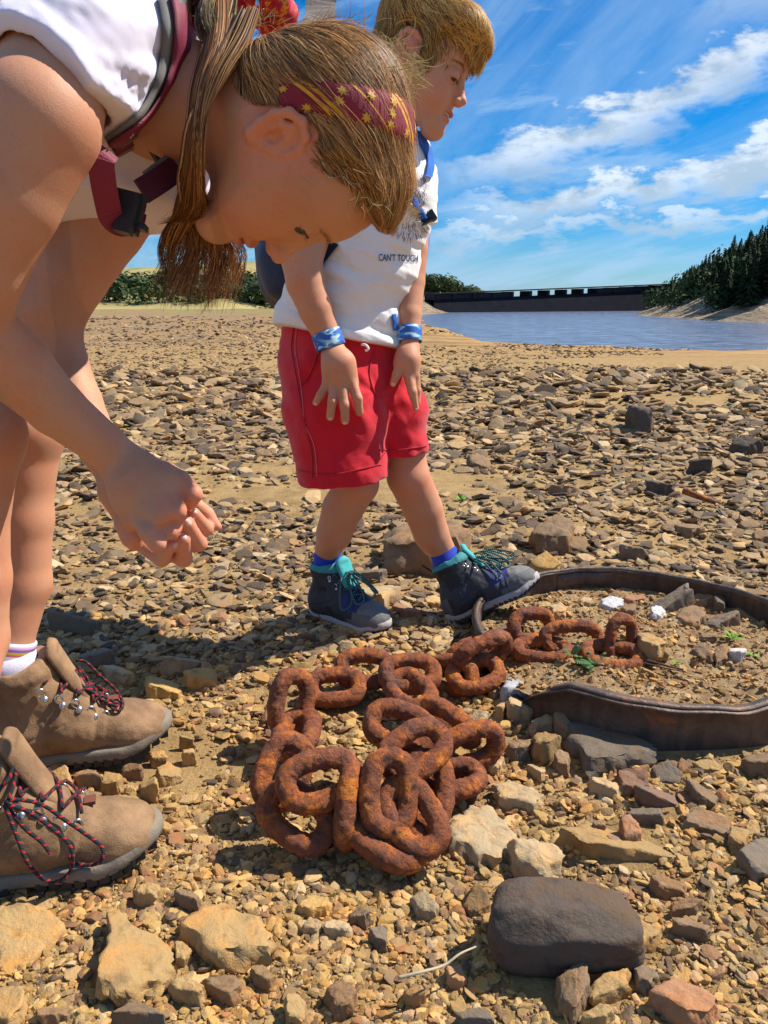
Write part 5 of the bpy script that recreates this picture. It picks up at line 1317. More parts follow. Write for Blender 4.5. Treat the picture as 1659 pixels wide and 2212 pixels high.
def hook(bf, pos, nrm, parent, sc_=1.0, mat=None):
    """lace hook: riveted disc plus a bent loop"""
    pos = np.array(pos, float); n = np.array(nrm, float); n /= np.linalg.norm(n); upd = np.array([-.35, 0, 1.0])*np.array([1, 1, 1]); upd -= n*(n@upd); upd /= np.linalg.norm(upd); sd = np.cross(n, upd)
    parts = []
    an = np.linspace(0, 2*math.pi, 13)[:-1]
    V = []; F = []
    for (r_, o_) in ((.0042, 0), (.0042, .0012), (.0028, .0024), (.0, .0027)):
        for a in an: V.append(pos-upd*.004*sc_+(upd*math.cos(a)+sd*math.sin(a))*r_*sc_+n*o_*sc_)
    for i in range(3):
        for a in range(12): b_ = (a+1) % 12; F.append((i*12+a, i*12+b_, (i+1)*12+b_, (i+1)*12+a))
    parts.append((np.array(V), F))
    lp = [pos-sd*.003*sc_+n*.001, pos-sd*.0034*sc_+upd*.006*sc_+n*.004*sc_, pos+upd*.0085*sc_+n*.005*sc_, pos+sd*.0034*sc_+upd*.006*sc_+n*.004*sc_, pos+sd*.003*sc_+n*.001]
    v_, f_, _ = tube(smooth_path(lp, 14), .0013*sc_, 6); parts.append((v_, f_))
    V, F = joinm(parts); return mesh('lace_hook', bf.w(V), F, mat or m_metal, parent)
def boot_tongue(bf, parent, mat, mat2=None):
    A = [rcone((.150, 0, .080), (.118, 0, .112), .020, .022), rcone((.118, 0, .112), (.100, 0, .152), .024, .028)]
    f = [(0, .01, [sl(bf, a) for a in A], 'add')]
    def post(p, v):
        q = bf.l(p); ax = np.clip((q[:, 2]-.08)/.085, 0, 1); xc = .147-.047*ax**.8
        return smax(v, (np.abs(q[:, 0]-xc-.008)-.007)*bf.k, .005)
    lo, hi = aabb(f[0][2], .004); return sdf_obj('tongue', f, [(lo, hi, .0020*bf.k)], mat, parent, None, post)
# ------------------------------------------------------------------ the boy
boyF = HeadFrame([[0.8565, 0.3593, -0.3706], [-0.4, 0.9158, -0.0367], [0.3262, 0.1797, 0.9281]], [0.0545, 0.7150, -1.2501], .875)
_c, _s = math.cos(math.radians(9)), math.sin(math.radians(9)); boyF.R = boyF.R@np.array([[_c, 0, _s], [0, 1, 0], [-_s, 0, _c]])
boy = empty('person', tuple(G(720, 1385, 0)), 'blond boy in a white T-shirt and red shorts looking down with one shoe raised', 'person')
def place_boot(o_, fwd, up, L_, px, py):
    bf = BootFrame(o_, fwd, up, L_); q = PX(bf.w((.055, 0, .150))); sh_ = P(px, py, q[2])-P(q[0], q[1], q[2]); bf.o = bf.o+np.array([sh_[0], sh_[1]*.4, 0]); return bf
h1 = G(648, 1338, 0); t1 = G(806, 1392, 0)
bf1 = place_boot((h1[0]+.012, h1[1]+.030, .002), t1-h1, (0, 0, 1), .195, 708, 1238)
h2 = P(966, 1352, 1.51); t2 = P(1120, 1288, 1.50)
bf2 = place_boot(h2, t2-h2, UPV+RT*.1, .195, 966, 1226)
BG = head_prims(boyF, True, True, .0015, .0016, 0, 1.0, .0088)
BG.append((.02, .01, [rcone(boyF.w((-.025, -.045, 0)), P(848, 330, 1.32), .034, .036)], 'add'))
BG.append((.02, .004, ch('D', [(850, 350, 1.32, 50), (836, 440, 1.31, 90), (790, 560, 1.345, 98), (745, 690, 1.40, 108)]), 'add'))
BG.append((.02, .004, ch('D', [(745, 690, 1.40, 108), (765, 900, 1.375, 60), (772, 1045, 1.385, 46), (740, 1098, 1.42, 43.5), (722, 1152, 1.45, 38.5)])+chain_prims([P(722, 1152, 1.45), bf1.w((.056, 0, .185)), bf1.w((.052, 0, .05))], [38.5/FPX*1.45, .0245, .024]), 'add'))
BG.append((.02, .004, ch('D', [(800, 720, 1.42, 80), (858, 920, 1.415, 48), (882, 1030, 1.42, 46), (913, 1098, 1.46, 42.5), (931, 1152, 1.49, 38)])+chain_prims([P(931, 1152, 1.49), bf2.w((.056, 0, .185)), bf2.w((.052, 0, .05))], [38/FPX*1.49, .0245, .024]), 'add'))
# near arm and hand
BG.append((.012, .004, ch('D', [(700, 400, 1.27, 50), (652, 560, 1.235, 44), (660, 610, 1.235, 42), (682, 668, 1.24, 36.5), (705, 724, 1.248, 28.5)]), 'add'))
hn = 1.243
palm = ch('R4', [(630, 610, 1.252, 108), (690, 800, hn, 118), (715, 920, hn+.003, 105)])+ch('R4', [(660, 760, hn, 100), (610, 950, hn+.008, 62)])+ch('R4', [(740, 780, hn, 110), (815, 960, hn+.006, 66)])
pc = P(*D('R4', 700, 860), hn)
BG.append((.008, .012, palm, 'add'))
def fingers(lst, kf=.003):
    for f_ in lst: BG.append((.0035, kf, f_, 'add'))
fingers([ch('R4', [(600, 960, hn+.006, 44), (535, 1065, hn+.002, 37), (492, 1138, hn+.006, 30)]),
         ch('R4', [(655, 990, hn, 48), (640, 1130, hn-.006, 42), (622, 1265, hn+.002, 36)]),
         ch('R4', [(735, 1000, hn-.002, 50), (752, 1160, hn-.008, 44), (755, 1300, hn, 37)]),
         ch('R4', [(820, 960, hn, 50), (868, 1100, hn-.004, 44), (885, 1225, hn+.008, 36)])])
# far arm and hand
BG.append((.012, .004, ch('D', [(897, 380, 1.335, 40), (895, 540, 1.34, 29), (889, 610, 1.34, 28.5), (883, 680, 1.332, 27), (884, 722, 1.328, 23)]), 'add'))
hf = 1.318
BG.append((.006, .012, ch('R4', [(1340, 620, 1.326, 88), (1325, 760, hf, 100), (1355, 880, hf, 72)])+ch('R4', [(1290, 700, hf, 70), (1250, 800, hf-.004, 55)]), 'add'))
fingers([ch('R4', [(1260, 780, hf-.006, 52), (1222, 880, hf-.010, 42), (1187, 965, hf-.008, 31)]),
         ch('R4', [(1325, 880, hf-.004, 52), (1362, 1040, hf-.010, 42), (1395, 1190, hf-.004, 28)]),
         ch('R4', [(1385, 900, hf+.006, 48), (1402, 1030, hf+.006, 38), (1406, 1140, hf+.008, 28)])])
knee1 = P(785, 1065, 1.36); knee2 = P(905, 1040, 1.40)
flb = [(knee1, .03, .35, FLUSH), (knee2, .035, .35, FLUSH), (P(*D('R4', 1187, 965), hf), .012, .5, FLUSH), (P(*D('R4', 1395, 1190), hf), .014, .4, FLUSH)]
hb = [boyF.w(c) for c in ((0, 0, 0),)]
body = sdf_obj('body', BG, [((-.30, 1.15, -.02), (.30, 1.75, .84), .0030)], m_skin, boy, skin_col(boyF, flb)) if False else None
hz0 = float(boyF.w((0, -.09, 0))[2])-.045
def split_boxes(lo, hi, zc, h1, h2): return [((lo[0], lo[1], lo[2]), (hi[0], hi[1], zc), h1), ((lo[0], lo[1], zc-h1), (hi[0], hi[1], hi[2]), h2)]
body = sdf_obj('body', BG, [((-.26, 1.18, .0), (.26, 1.68, .82), .0024), ((-.12, 1.05, .80), (.22, 1.50, 1.09), .0017)], m_skin, boy, skin_col(boyF, flb))
add_eyes(boyF, boy, (.50, -.78, .30))
nb = bvh(body)
def nails(bt, lst, parent):
    for (reg, x, y, w_, h_, rot_) in lst:
        px, py = D(reg, x, y); s_ = REG[reg][2]; V = []; F = []
        for ri in range(4):
            for a in range(12):
                an = a*math.pi/6; q = np.array([math.cos(an)*w_*ri/3, math.sin(an)*h_*ri/3])*s_; c_, s2 = math.cos(rot_), math.sin(rot_)
                h, n_ = ray(bt, px+q[0]*c_-q[1]*s2, py+q[0]*s2+q[1]*c_, .0005*(1.6 if ri < 3 else .2), None)
                V.append(h if h is not None else V[-1])
        for ri in range(3):
            for a in range(12): b_ = (a+1) % 12; F.append((ri*12+a, ri*12+b_, ri*12+12+b_, ri*12+12+a))
        mesh('nail', V, F, m_nail, parent)
nails(nb, [('R4', 622, 1285, 22, 16, 0), ('R4', 756, 1325, 24, 17, 0), ('R4', 490, 1150, 18, 14, .5), ('R4', 1190, 975, 24, 19, .3), ('R4', 1397, 1200, 10, 17, 0)], body)
# hair
BHP = poly_table(crspl(np.array([(.120, .050), (.098, .046), (.080, .050), (.062, .044), (.046, .030), (.034, .000), (.024, -.010), (.016, -.004), (.016, .018), (.006, .034), (-.012, .038), (-.026, .026), (-.032, -.005), (-.038, -.035), (-.075, -.052), (-.13, -.03), (-.14, .08), (-.06, .16), (.04, .165), (.13, .12)]), 3))
def bt_(q):
    return .010+.020*sst(q[:, 1], .03, .10)+.012*sst(q[:, 0], .03, .09)*sst(q[:, 1], .045, .08)+.002*sst(-q[:, 0], .0, .06)
def bcap(q):
    f, u, s = q[:, 0], q[:, 1], q[:, 2]; t = bt_(q)*sst(BHP(f, u)+.020*sst(f, .05, .09), -.002, .018)+.001
    return head_field(q, 0)-t
def bcapm(q): return smax(bcap(q), -BHP(q[:, 0], q[:, 1]), .008)
lo, hi = boyF.T-.17, boyF.T+.17
cap = sdf_obj('hair', [(0, 0, [locp((lambda q: bcapm(q)+.004+.0025*fbm(q*np.array([60, 60, 60]), 3, 5), np.zeros(3), .155), boyF.R, boyF.T, boyF.k)], 'add')], [(lo, hi, .0032)], m_scalp, boy)
rg = np.random.default_rng(3)
def palette(n, cols, rg, jit=.18): c = np.array(cols)[rg.integers(0, len(cols), n)]; return c*(1+rg.normal(0, jit, (n, 1)))
def bflow(p):
    w = np.array([-.055, .120, .01]); d = p-w; r_ = np.linalg.norm(d, axis=1, keepdims=True)+.01; d = d/r_
    sw = np.stack([-d[:, 2]*0, 0*d[:, 0], -d[:, 0]], 1)*.0
    side = np.stack([.85+0*p[:, 0], -.35-1.2*np.clip(.08-p[:, 1], 0, 1)*6, np.sign(p[:, 2])*.18], 1)
    k = np.clip((p[:, 0]+.06)/.08, 0, 1)[:, None]
    back = d+np.array([0, -.6, 0]); return back*(1-k)+side*k
n = 11000; sd_ = boyF.l(mesh_samples(cap, n, rg)); ln_ = rg.uniform(.028, .062, n)
def bstop(p): return sst(BHP(p[:, 0], p[:, 1]), -.012, -.002)
path, nr = surf_strands(boyF, sd_, bcap, bflow, 9, ln_/9, rg.uniform(-.002, .0035, n)+.004*(rg.random(n) < .06), rg, bstop, .20, np.array([.1, -.9, 0]))
keep = np.ones(n, bool)
path = path[keep]; nr = nr[keep]
cols = palette(n, [(.66, .36, .08), (.80, .50, .13), (.44, .215, .05), (.85, .60, .22), (.26, .12, .035)], rg)
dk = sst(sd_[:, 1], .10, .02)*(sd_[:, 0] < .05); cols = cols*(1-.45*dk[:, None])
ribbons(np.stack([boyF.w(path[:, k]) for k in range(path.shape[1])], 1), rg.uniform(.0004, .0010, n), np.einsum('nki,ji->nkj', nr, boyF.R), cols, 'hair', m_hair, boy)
# fringe tips reaching over the forehead on the far side
n = 700; t0 = rg.uniform(-.055, .045, n); st_ = np.stack([.085+0*t0+rg.normal(0, .004, n), .075+rg.normal(0, .010, n), t0], 1)
ex = np.stack([.106-abs(t0)*.30+rg.normal(0, .003, n), .044+rg.normal(0, .006, n)+np.abs(t0)*.1, t0*1.05-.012], 1); mid = (st_+ex)/2+np.array([.018, .008, 0])
tt = np.linspace(0, 1, 8)[None, :, None]; path = st_[:, None]*(1-tt)**2+2*mid[:, None]*tt*(1-tt)+ex[:, None]*tt**2
nr = np.tile(np.array([.9, .4, 0.]), (n, 8, 1)); nr[:, :, 2] += rg.normal(0, .4, (n, 1))
ribbons(np.stack([boyF.w(path[:, k]) for k in range(8)], 1), rg.uniform(.0008, .0018, n), np.einsum('nki,ji->nkj', nr, boyF.R), palette(n, [(.55, .33, .09), (.68, .45, .15), (.40, .22, .06)], rg), 'hair', m_hair, boy)
def brow(fr, parent, n=160, colr=((.30, .17, .07), (.22, .12, .05))):
    rg = np.random.default_rng(8); t = rg.random(n); s = np.where(rg.random(n) < .5, -1, 1)
    p0 = np.stack([.0925-.016*t**1.6, .016+fr.eu+.004*np.sin(t*3)+rg.normal(0, .0012, n), s*(.012+.034*t)], 1); d = np.stack([-.003*t, .0015-.002*t, s*.006], 1)
    for k in range(3): p0[:, 0] -= (head_field(p0)-.0008)/1.0*(1 if k < 3 else 0)
    path = np.stack([p0, p0+d*.5+np.array([.0006, 0, 0]), p0+d], 1); nr = np.tile(np.array([1., .2, 0]), (n, 3, 1))
    ribbons(np.stack([fr.w(path[:, k]) for k in range(3)], 1), np.full(n, .0005), np.einsum('nki,ji->nkj', nr, fr.R), palette(n, colr, rg), 'eyebrows', m_hair, parent)
brow(boyF, boy)
m_tooth = simple('tooth', (.75, .70, .62), .3, bs=40)
V = []; F = []
for k in range(6):
    v_, f_ = box((.0845-.0016*(k-2.5)**2*.25, -.0565, (k-2.5)*.0046), (.003, .0048, .0042)); F += [tuple(i+len(V) for i in f) for f in f_]; V += list(v_)
mesh('teeth', boyF.w(np.array(V)), F, m_tooth, boy)
# T-shirt
def cloth_mat(name, colr, sheen=.2, bscale=900, fold=0, bd=.0045):
    m, nt, b = mat_new(name); g = N(nt, 'ShaderNodeNewGeometry'); pos = g.outputs['Position']
    n1 = noise(nt, pos, bscale, 3, .6); n2 = noise(nt, pos, 24, 5, .55, .4); n3 = noise(nt, pos, 7, 3)
    c = mixc(nt, n3, tuple(x*.93 for x in colr), colr); c = mixc(nt, M(nt, 'MULTIPLY', n1, .12), c, tuple(x*.6 for x in colr)); L(nt, c, b.inputs['Base Color'])
    b.inputs['Roughness'].default_value = .85; b.inputs['Specular IOR Level'].default_value = .2; b.inputs['Sheen Weight'].default_value = sheen
    bump(nt, b, M(nt, 'ADD', M(nt, 'MULTIPLY', n1, .10), M(nt, 'MULTIPLY', n2, 1.0)), bd, .8); return m
m_white_c = cloth_mat('white_jersey', (.80, .78, .77)); m_red_c = cloth_mat('red_jersey', (.60, .012, .028)); m_redp = cloth_mat('red_piping', (.42, .01, .02))
m_whitep = simple('white_cord', (.8, .75, .74), .8)
tor = ch('D', [(862, 335, 1.315, 66), (838, 430, 1.305, 100), (786, 560, 1.34, 113), (752, 640, 1.37, 124), (742, 705, 1.39, 134), (742, 790, 1.39, 138)])
slv = [cutp(q, P(918, 478, 1.33), P(925, 560, 1.33)-P(918, 478, 1.33)) for q in ch('D', [(868, 345, 1.32, 60), (902, 400, 1.335, 40), (906, 520, 1.335, 36)])]
slv2 = [cutp(q, P(668, 500, 1.24), P(655, 560, 1.235)-P(668, 500, 1.24)) for q in ch('D', [(740, 370, 1.28, 80), (690, 430, 1.265, 62), (655, 560, 1.235, 54)])]
HEM0 = P(592, 700, 1.37); HEM1 = P(850, 757, 1.37)
hemn = np.cross(HEM1-HEM0, FW*.96+UPV*.10); hemn = hemn if hemn[2] < 0 else -hemn; hemn /= np.linalg.norm(hemn)
def shirt_post(p, v):
    q = PX(p)
    sag = .012*np.sin((q[:, 0]-592)/258*3.14)*.6
    along = (q[:, 0]*.35+q[:, 1])
    v = v+.0055*vnoise(np.stack([q[:, 0]*.010+q[:, 1]*.012, q[:, 1]*.035-q[:, 0]*.012, q[:, 2]*8], 1), 3)*sst(q[:, 1], 330, 560)
    v = v+.0030*vnoise(np.stack([q[:, 0]*.022, q[:, 1]*.075-q[:, 0]*.03, q[:, 2]*10], 1), 9)
    d = (p-HEM0)@hemn-sag
    v = v-.0012*np.exp(-((d+.016)/.0010)**2*1.0)*0-.002*sst(d, -.018, -.014)
    return smax(v, d, .002)
tshirt = sdf_obj('t_shirt', [(0, .03, tor, 'add'), (.015, .015, slv, 'add'), (.02, .02, slv2, 'add')], [((-.24, 1.05, .48), (.20, 1.55, .93), .0023)], m_white_c, boy, None, shirt_post)
# shorts
w1 = ch('D', [(728, 735, 1.40, 122), (735, 830, 1.385, 118)]); w2 = ch('D', [(770, 735, 1.405, 100), (800, 830, 1.40, 95)])
nl = [cutp(q, P(735, 1030, 1.37), P(742, 1120, 1.40)-P(730, 1000, 1.37)) for q in ch('D', [(728, 800, 1.385, 122), (728, 900, 1.36, 108), (748, 1120, 1.375, 90)])]
fl = [cutp(q, P(872, 981, 1.42), P(880, 1100, 1.44)-P(868, 960, 1.42)) for q in ch('D', [(800, 800, 1.405, 92), (846, 890, 1.40, 72), (880, 1080, 1.41, 58)])]
def short_post(p, v):
    q = PX(p)
    v = v+.0045*vnoise(np.stack([q[:, 0]*.022-q[:, 1]*.008, q[:, 1]*.018+q[:, 0]*.012, q[:, 2]*8], 1), 13)+.0022*vnoise(np.stack([q[:, 0]*.05-q[:, 1]*.03, q[:, 1]*.035+q[:, 0]*.02, q[:, 2]*12], 1), 14)
    # folds fanning from the crotch
    a = np.arctan2(q[:, 1]-850, q[:, 0]-812); rr = np.hypot(q[:, 0]-812, q[:, 1]-850)
    v = v+.0012*np.sin(a*7+rr*.05)*np.exp(-((rr-45)/38)**2)
    return v
shorts = sdf_obj('shorts', [(0, .03, w1+w2, 'add'), (.012, .02, nl, 'add'), (.010, .02, fl, 'add')], [((-.24, 1.15, .20), (.20, 1.62, .62), .0026)], m_red_c, boy, None, short_post)
sb = bvh(shorts)
def on_surface(bt, reg, pts, n, off=.0015):
    pts = smooth_path([(*D(reg, *q), 0) for q in pts], n)[:, :2]; o = []
    for q in pts:
        h, _ = ray(bt, q[0], q[1], off)
        if h is not None: o.append(h)
    o = np.array(o)
    for _ in range(2): o[1:-1] = .5*o[1:-1]+.25*(o[2:]+o[:-2])
    return o
def seam(bt, reg, pts, r_, mat, name, parent, n=40, off=.001):
    o = on_surface(bt, reg, pts, n, off)
    if len(o) > 3: V, F, uv = tube(o, r_, 6); return mesh(name, V, F, mat, parent, True, None, uv)
m_redl = simple('pale_red_stitch', (.68, .13, .16), .9)
seam(sb, 'R4', [(300, 440), (275, 650), (320, 900), (360, 1150), (410, 1380), (460, 1600), (462, 1810)], .0012, m_redp, 'side_seam', shorts)
seam(sb, 'R4', [(325, 450), (310, 650), (345, 880), (375, 1100), (395, 1330), (480, 1520), (505, 1800)], .0009, m_redl, 'stitching', shorts)
seam(sb, 'R4', [(520, 650), (480, 790), (420, 920), (350, 990)], .0014, m_redp, 'pocket_edge', shorts)
seam(sb, 'R4', [(335, 1740), (500, 1775), (700, 1775), (1085, 1690)], .0009, m_redp, 'hem_stitching', shorts)
seam(sb, 'R4', [(1062, 1560), (1250, 1560), (1490, 1525)], .0009, m_redp, 'hem_stitching', shorts)
seam(sb, 'R4', [(1020, 660), (990, 760), (975, 880), (1000, 1000), (1040, 1090)], .0012, m_redp, 'fly_seam', shorts)
tb = bvh(tshirt)
tube_w([P(*D('R4', 905, 615), 1.28), P(*D('R4', 945, 620), 1.272), P(*D('R4', 965, 655), 1.272), P(*D('R4', 940, 670), 1.275)], .0022, 14, m_whitep, 'drawstring', shorts)
# print on the shirt
m_ink = simple('blue_ink', (.025, .055, .20), .8); m_ink2 = simple('grey_ink', (.10, .11, .14), .8)
def text_on(bt, txt, reg, x, y, size, ang, mat, name, parent, off=.0010, xs_=1.0, maxx=None):
    cu = bpy.data.curves.new('tmp', 'FONT'); cu.body = txt; cu.size = 1.0; cu.offset = .012; cu.resolution_u = 3
    to = bpy.data.objects.new('tmp', cu); COL.objects.link(to); dg = bpy.context.evaluated_depsgraph_get(); me = bpy.data.meshes.new_from_object(to.evaluated_get(dg))
    bpy.data.objects.remove(to); px, py = D(reg, x, y); s_ = size*REG[reg][2]; c_, s2 = math.cos(ang), math.sin(ang)
    bm = bmesh.new(); bm.from_mesh(me); bmesh.ops.triangulate(bm, faces=bm.faces); bmesh.ops.subdivide_edges(bm, edges=[e for e in bm.edges if e.calc_length() > .25], cuts=2); bm.to_mesh(me); bm.free()
    bad = set()
    for v in me.vertices:
        u_, w_ = v.co.x*s_*xs_, -v.co.y*s_; h, _ = ray(bt, px+u_*c_-w_*s2, py+u_*s2+w_*c_, off)
        if h is None: bad.add(v.index); continue
        v.co = h
    if bad:
        bm = bmesh.new(); bm.from_mesh(me); bm.verts.ensure_lookup_table(); bmesh.ops.delete(bm, geom=[bm.verts[i] for i in bad], context='VERTS'); bm.to_mesh(me); bm.free()
    me.name = name; return link_mesh(name, me, mat, parent)
text_on(tb, "CAN'T TOUCH", 'R2', 1232, 1655, 60, .03, m_ink, 'lettering', tshirt, xs_=.62, off=.0012)
rg = np.random.default_rng(4); V = []; F = []
for k in range(300):
    a = rg.uniform(.15, 3.0); rr = rg.uniform(60, 165) if k % 3 else rg.uniform(130, 170); cx_, cy_ = 1430, 1290
    if rg.random() < .35: x0, y0 = 1440+rg.uniform(0, 95), 1110+rg.uniform(0, 180); ang = rg.uniform(.8, 2.4)
    else: x0, y0 = cx_-math.cos(a)*rr*1.0, cy_+60+math.sin(a)*rr; ang = math.atan2(y0-cy_-40, x0-cx_)
    l_ = rg.uniform(22, 50); q0 = D('R2', x0, y0); q1 = D('R2', x0+math.cos(ang)*l_, y0+math.sin(ang)*l_)
    h0, _ = ray(tb, *q0, .0012); h1, _ = ray(tb, *q1, .0012)
    if h0 is None or h1 is None or np.linalg.norm(h0-h1) > .03: continue
    d = h1-h0; sd = np.cross(d, FW); sd = sd/(np.linalg.norm(sd)+1e-9)*.00045; i = len(V); V += [h0-sd, h0+sd, h1]; F.append((i, i+1, i+2))
mesh('printed_spines', V, F, m_ink2, tshirt, False)
# wristbands
def band_mat():
    m, nt, b = mat_new('blue_wave_band'); g = N(nt, 'ShaderNodeNewGeometry'); mp = N(nt, 'ShaderNodeMapping'); mp.inputs['Rotation'].default_value = (0, .5, 0); mp.inputs['Scale'].default_value = (1, 1, 2.6); L(nt, g.outputs['Position'], mp.inputs[0])
    n_ = noise(nt, mp.outputs[0], 38, 2, .4, .8); c = ramp(nt, n_, [(.40, (.02, .10, .45)), (.47, (.06, .32, .72)), (.53, (.45, .66, .72)), (.60, (.55, .72, .70)), (.64, (.05, .25, .65))], 'CONSTANT'); L(nt, c, b.inputs['Base Color']); b.inputs['Roughness'].default_value = .6; return m
m_band = band_mat()
def cuff(a, b_, ra, rb, name, parent, mat, th=.0018, n=36, rows=6):
    a = np.array(a); b_ = np.array(b_); T = (b_-a)/np.linalg.norm(b_-a); u = np.cross(T, FW); u /= np.linalg.norm(u); w = np.cross(T, u); V = []; F = []
    sec = [(0, 0), (0, th)]+[(t, th*1.1) for t in np.linspace(.15, .85, rows-2)]+[(1, th), (1, 0)]
    for (t, o_) in sec:
        for k in range(n): an = 2*math.pi*k/n; V.append(a+(b_-a)*t+(u*math.cos(an)+w*math.sin(an))*(ra*(1-t)+rb*t+o_))
    for i in range(len(sec)-1):
        for k in range(n): j = (k+1) % n; F.append((i*n+k, i*n+j, (i+1)*n+j, (i+1)*n+k))
    return mesh(name, V, F, mat, parent)
cuff(P(703, 717, 1.246), P(716, 751, 1.250), 29.5/FPX*1.265, 29.5/FPX*1.27, 'wristband', boy, m_band)
cuff(P(884, 708, 1.330), P(885, 739, 1.328), 24.5/FPX*1.35, 24/FPX*1.35, 'wristband', boy, m_band)
# socks and shoes
m_sock = cloth_mat('blue_sock', (.02, .05, .42)); m_teal = simple('teal_lining', (.05, .38, .38), .8, bs=200); m_teal2 = simple('teal_metal', (.08, .55, .50), .4)
m_shoe, nt, b = mat_new('shoe_fabric'); at = N(nt, 'ShaderNodeAttribute', attribute_name='Col'); g = N(nt, 'ShaderNodeNewGeometry'); n1 = noise(nt, g.outputs['Position'], 500, 3)
L(nt, mixc(nt, M(nt, 'MULTIPLY', n1, .4), at.outputs['Color'], (.02, .02, .025)), b.inputs['Base Color']); b.inputs['Roughness'].default_value = .75; bump(nt, b, n1, .0008)
m_mids = simple('grey_midsole', (.36, .33, .32), .8, bs=200)
def shoe_col(bf):
    def f(V):
        q = bf.l(V); c = np.tile([.035, .037, .045], (len(V), 1)); x, y, z = q.T
        c[(x > .135) & (z > .055)] = (.028, .035, .16)
        n_ = fbm(q*40, 2, 3); c[(n_ > .25) & (x < .13)] = (.015, .016, .02)
        ed = .205-.30*np.abs(y)+.25*(.05-z); c[x > ed-.008] = (.20, .20, .19)
        c[(z < .040+.02*(x > .17)) & (x > .15)] = (.13, .13, .13)
        c[(x < .02) & (z < .07)] = (.10, .10, .11); c[(z > .142)] = (.04, .30, .31)
        return c
    return f
def boy_shoe(bf):
    up_ = boot_upper(bf, .0018, 'shoe', m_shoe, boy, shoe_col(bf), .150, .006)
    boot_sole(bf, up_, m_mids, m_lug)
    tg = boot_tongue(bf, up_, m_teal)
    V, F, _ = tube(np.array([bf.w((.056, 0, .182)), bf.w((.056, 0, .178)), bf.w((.055, 0, .135)), bf.w((.050, 0, .05))]), [.0250, .0272, .0285, .026], 28, cap=False); mesh('sock', V, F, m_sock, boy)
    LP_ = [(.168, .020, .083), (.150, .023, .094), (.132, .026, .105), (.112, .031, .120), (.095, .035, .138)]
    pts = {}
    for i, (x, y, z) in enumerate([(a_, b9, c9-.006) for a_, b9, c9 in LP_]):
        for s_ in (-1, 1):
            hook(bf, (x, s_*y*1.05, z-.006), (0.1, s_*.8, .6), up_, .9, m_teal2 if i < 3 else m_metal); pts[(i, s_)] = np.array([x+.004, s_*y, z+.006])
    for i in range(4):
        for s_ in (-1, 1):
            a = pts[(i, s_)]; b2 = pts[(i+1, -s_)]; mid_ = (a+b2)/2+np.array([.006, 0, .007]); tube_w([bf.w(a), bf.w(mid_), bf.w(b2)], .0021*bf.k*1.1, 12, m_lace2, 'lace', up_)
    kn = np.array([.112, 0, .142]); rg = np.random.default_rng(6)
    for (e, w_, z_) in ((.195, -.030, .085), (.180, .035, .085), (.215, -.010, .098), (.165, -.045, .07), (.20, .02, .095)):
        tube_w([bf.w(kn), bf.w((kn[0]*.5+e*.5, w_*.4, .14)), bf.w((e, w_*.8, z_+.012)), bf.w((e-.01, w_*1.4, z_)), bf.w((e*.6+.04, w_*1.1, .115)), bf.w(kn+np.array([-.004, 0, .004]))], .0021*bf.k*1.1, 30, m_lace2, 'lace', up_)
    V, F, _ = tube(smooth_path([bf.w((.012, -.008, .142)), bf.w((-.004, -.006, .165)), bf.w((-.004, .006, .165)), bf.w((.012, .008, .142))], 14), .0022*bf.k, 6); mesh('heel_loop', V, F, m_lug, up_)
    return bf, up_
bf1, sh1 = boy_shoe(bf1); bf2, sh2 = boy_shoe(bf2)
text_on(bvh(sh1), "SCARPA", 'R7', 128, 628, 52, 1.12, m_whitep, 'lettering', sh1, off=.0012, xs_=.8)
# boy's rucksack
m_navy = cloth_mat('navy_nylon', (.012, .022, .055), .05); m_blue = cloth_mat('blue_nylon', (.015, .13, .50), .1); m_black = simple('black_plastic', (.02, .02, .022), .4)
bp = empty('backpack', tuple(P(620, 560, 1.45)), 'blue and navy rucksack worn on the back of the boy', 'backpack')
BK = [(0, .03, ch('D', [(640, 500, 1.50, 92), (650, 590, 1.52, 95)]), 'add'), (.02, .02, ch('D', [(600, 560, 1.46, 42), (606, 612, 1.46, 34)]), 'add'), (.02, .02, ch('D', [(840, 420, 1.46, 85), (850, 520, 1.50, 72), (868, 590, 1.50, 52)]), 'add')]
def bpc(V): q = PX(V); c = np.tile([.012, .02, .05], (len(V), 1)); c[q[:, 0] > 760] = (.01, .12, .52); return c
m_pack, nt, b = mat_new('pack_nylon'); at = N(nt, 'ShaderNodeAttribute', attribute_name='Col'); L(nt, at.outputs['Color'], b.inputs['Base Color']); b.inputs['Roughness'].default_value = .6
g = N(nt, 'ShaderNodeNewGeometry'); bump(nt, b, noise(nt, g.outputs['Position'], 40, 5), .004)
allp = [q for k in BK for q in k[2]]; lo, hi = aabb(allp, .01)
sdf_obj('pack_body', BK, [(lo, hi, .004)], m_pack, bp, bpc)
def strap(bt, reg, cen, w0, w1_, mat, name, parent, off, th, dflt=None, n=24):
    cen = smooth_path([(*D(reg, *q), 0) for q in cen], n)[:, :2]; T = np.gradient(cen, axis=0); T /= np.linalg.norm(T, axis=1)[:, None]; Nn = np.stack([T[:, 1], -T[:, 0]], 1); w = np.linspace(w0, w1_, n)[:, None]*REG[reg][2]/2
    a = cen+Nn*w; b_ = cen-Nn*w
    return band_on(bt, [tuple(q) for q in a[::3]], [tuple(q) for q in b_[::3]], n, off, th, mat, name, parent, dflt)
strap(tb, 'R3', [(985, 850), (1040, 930), (1075, 1010), (1068, 1080), (1052, 1150)], 50, 46, m_blue, 'shoulder_strap', bp, .003, .006)
strap(tb, 'R3', [(935, 1215), (975, 1290), (1010, 1350), (1040, 1400)], 42, 40, m_blue, 'webbing', bp, .003, .003)
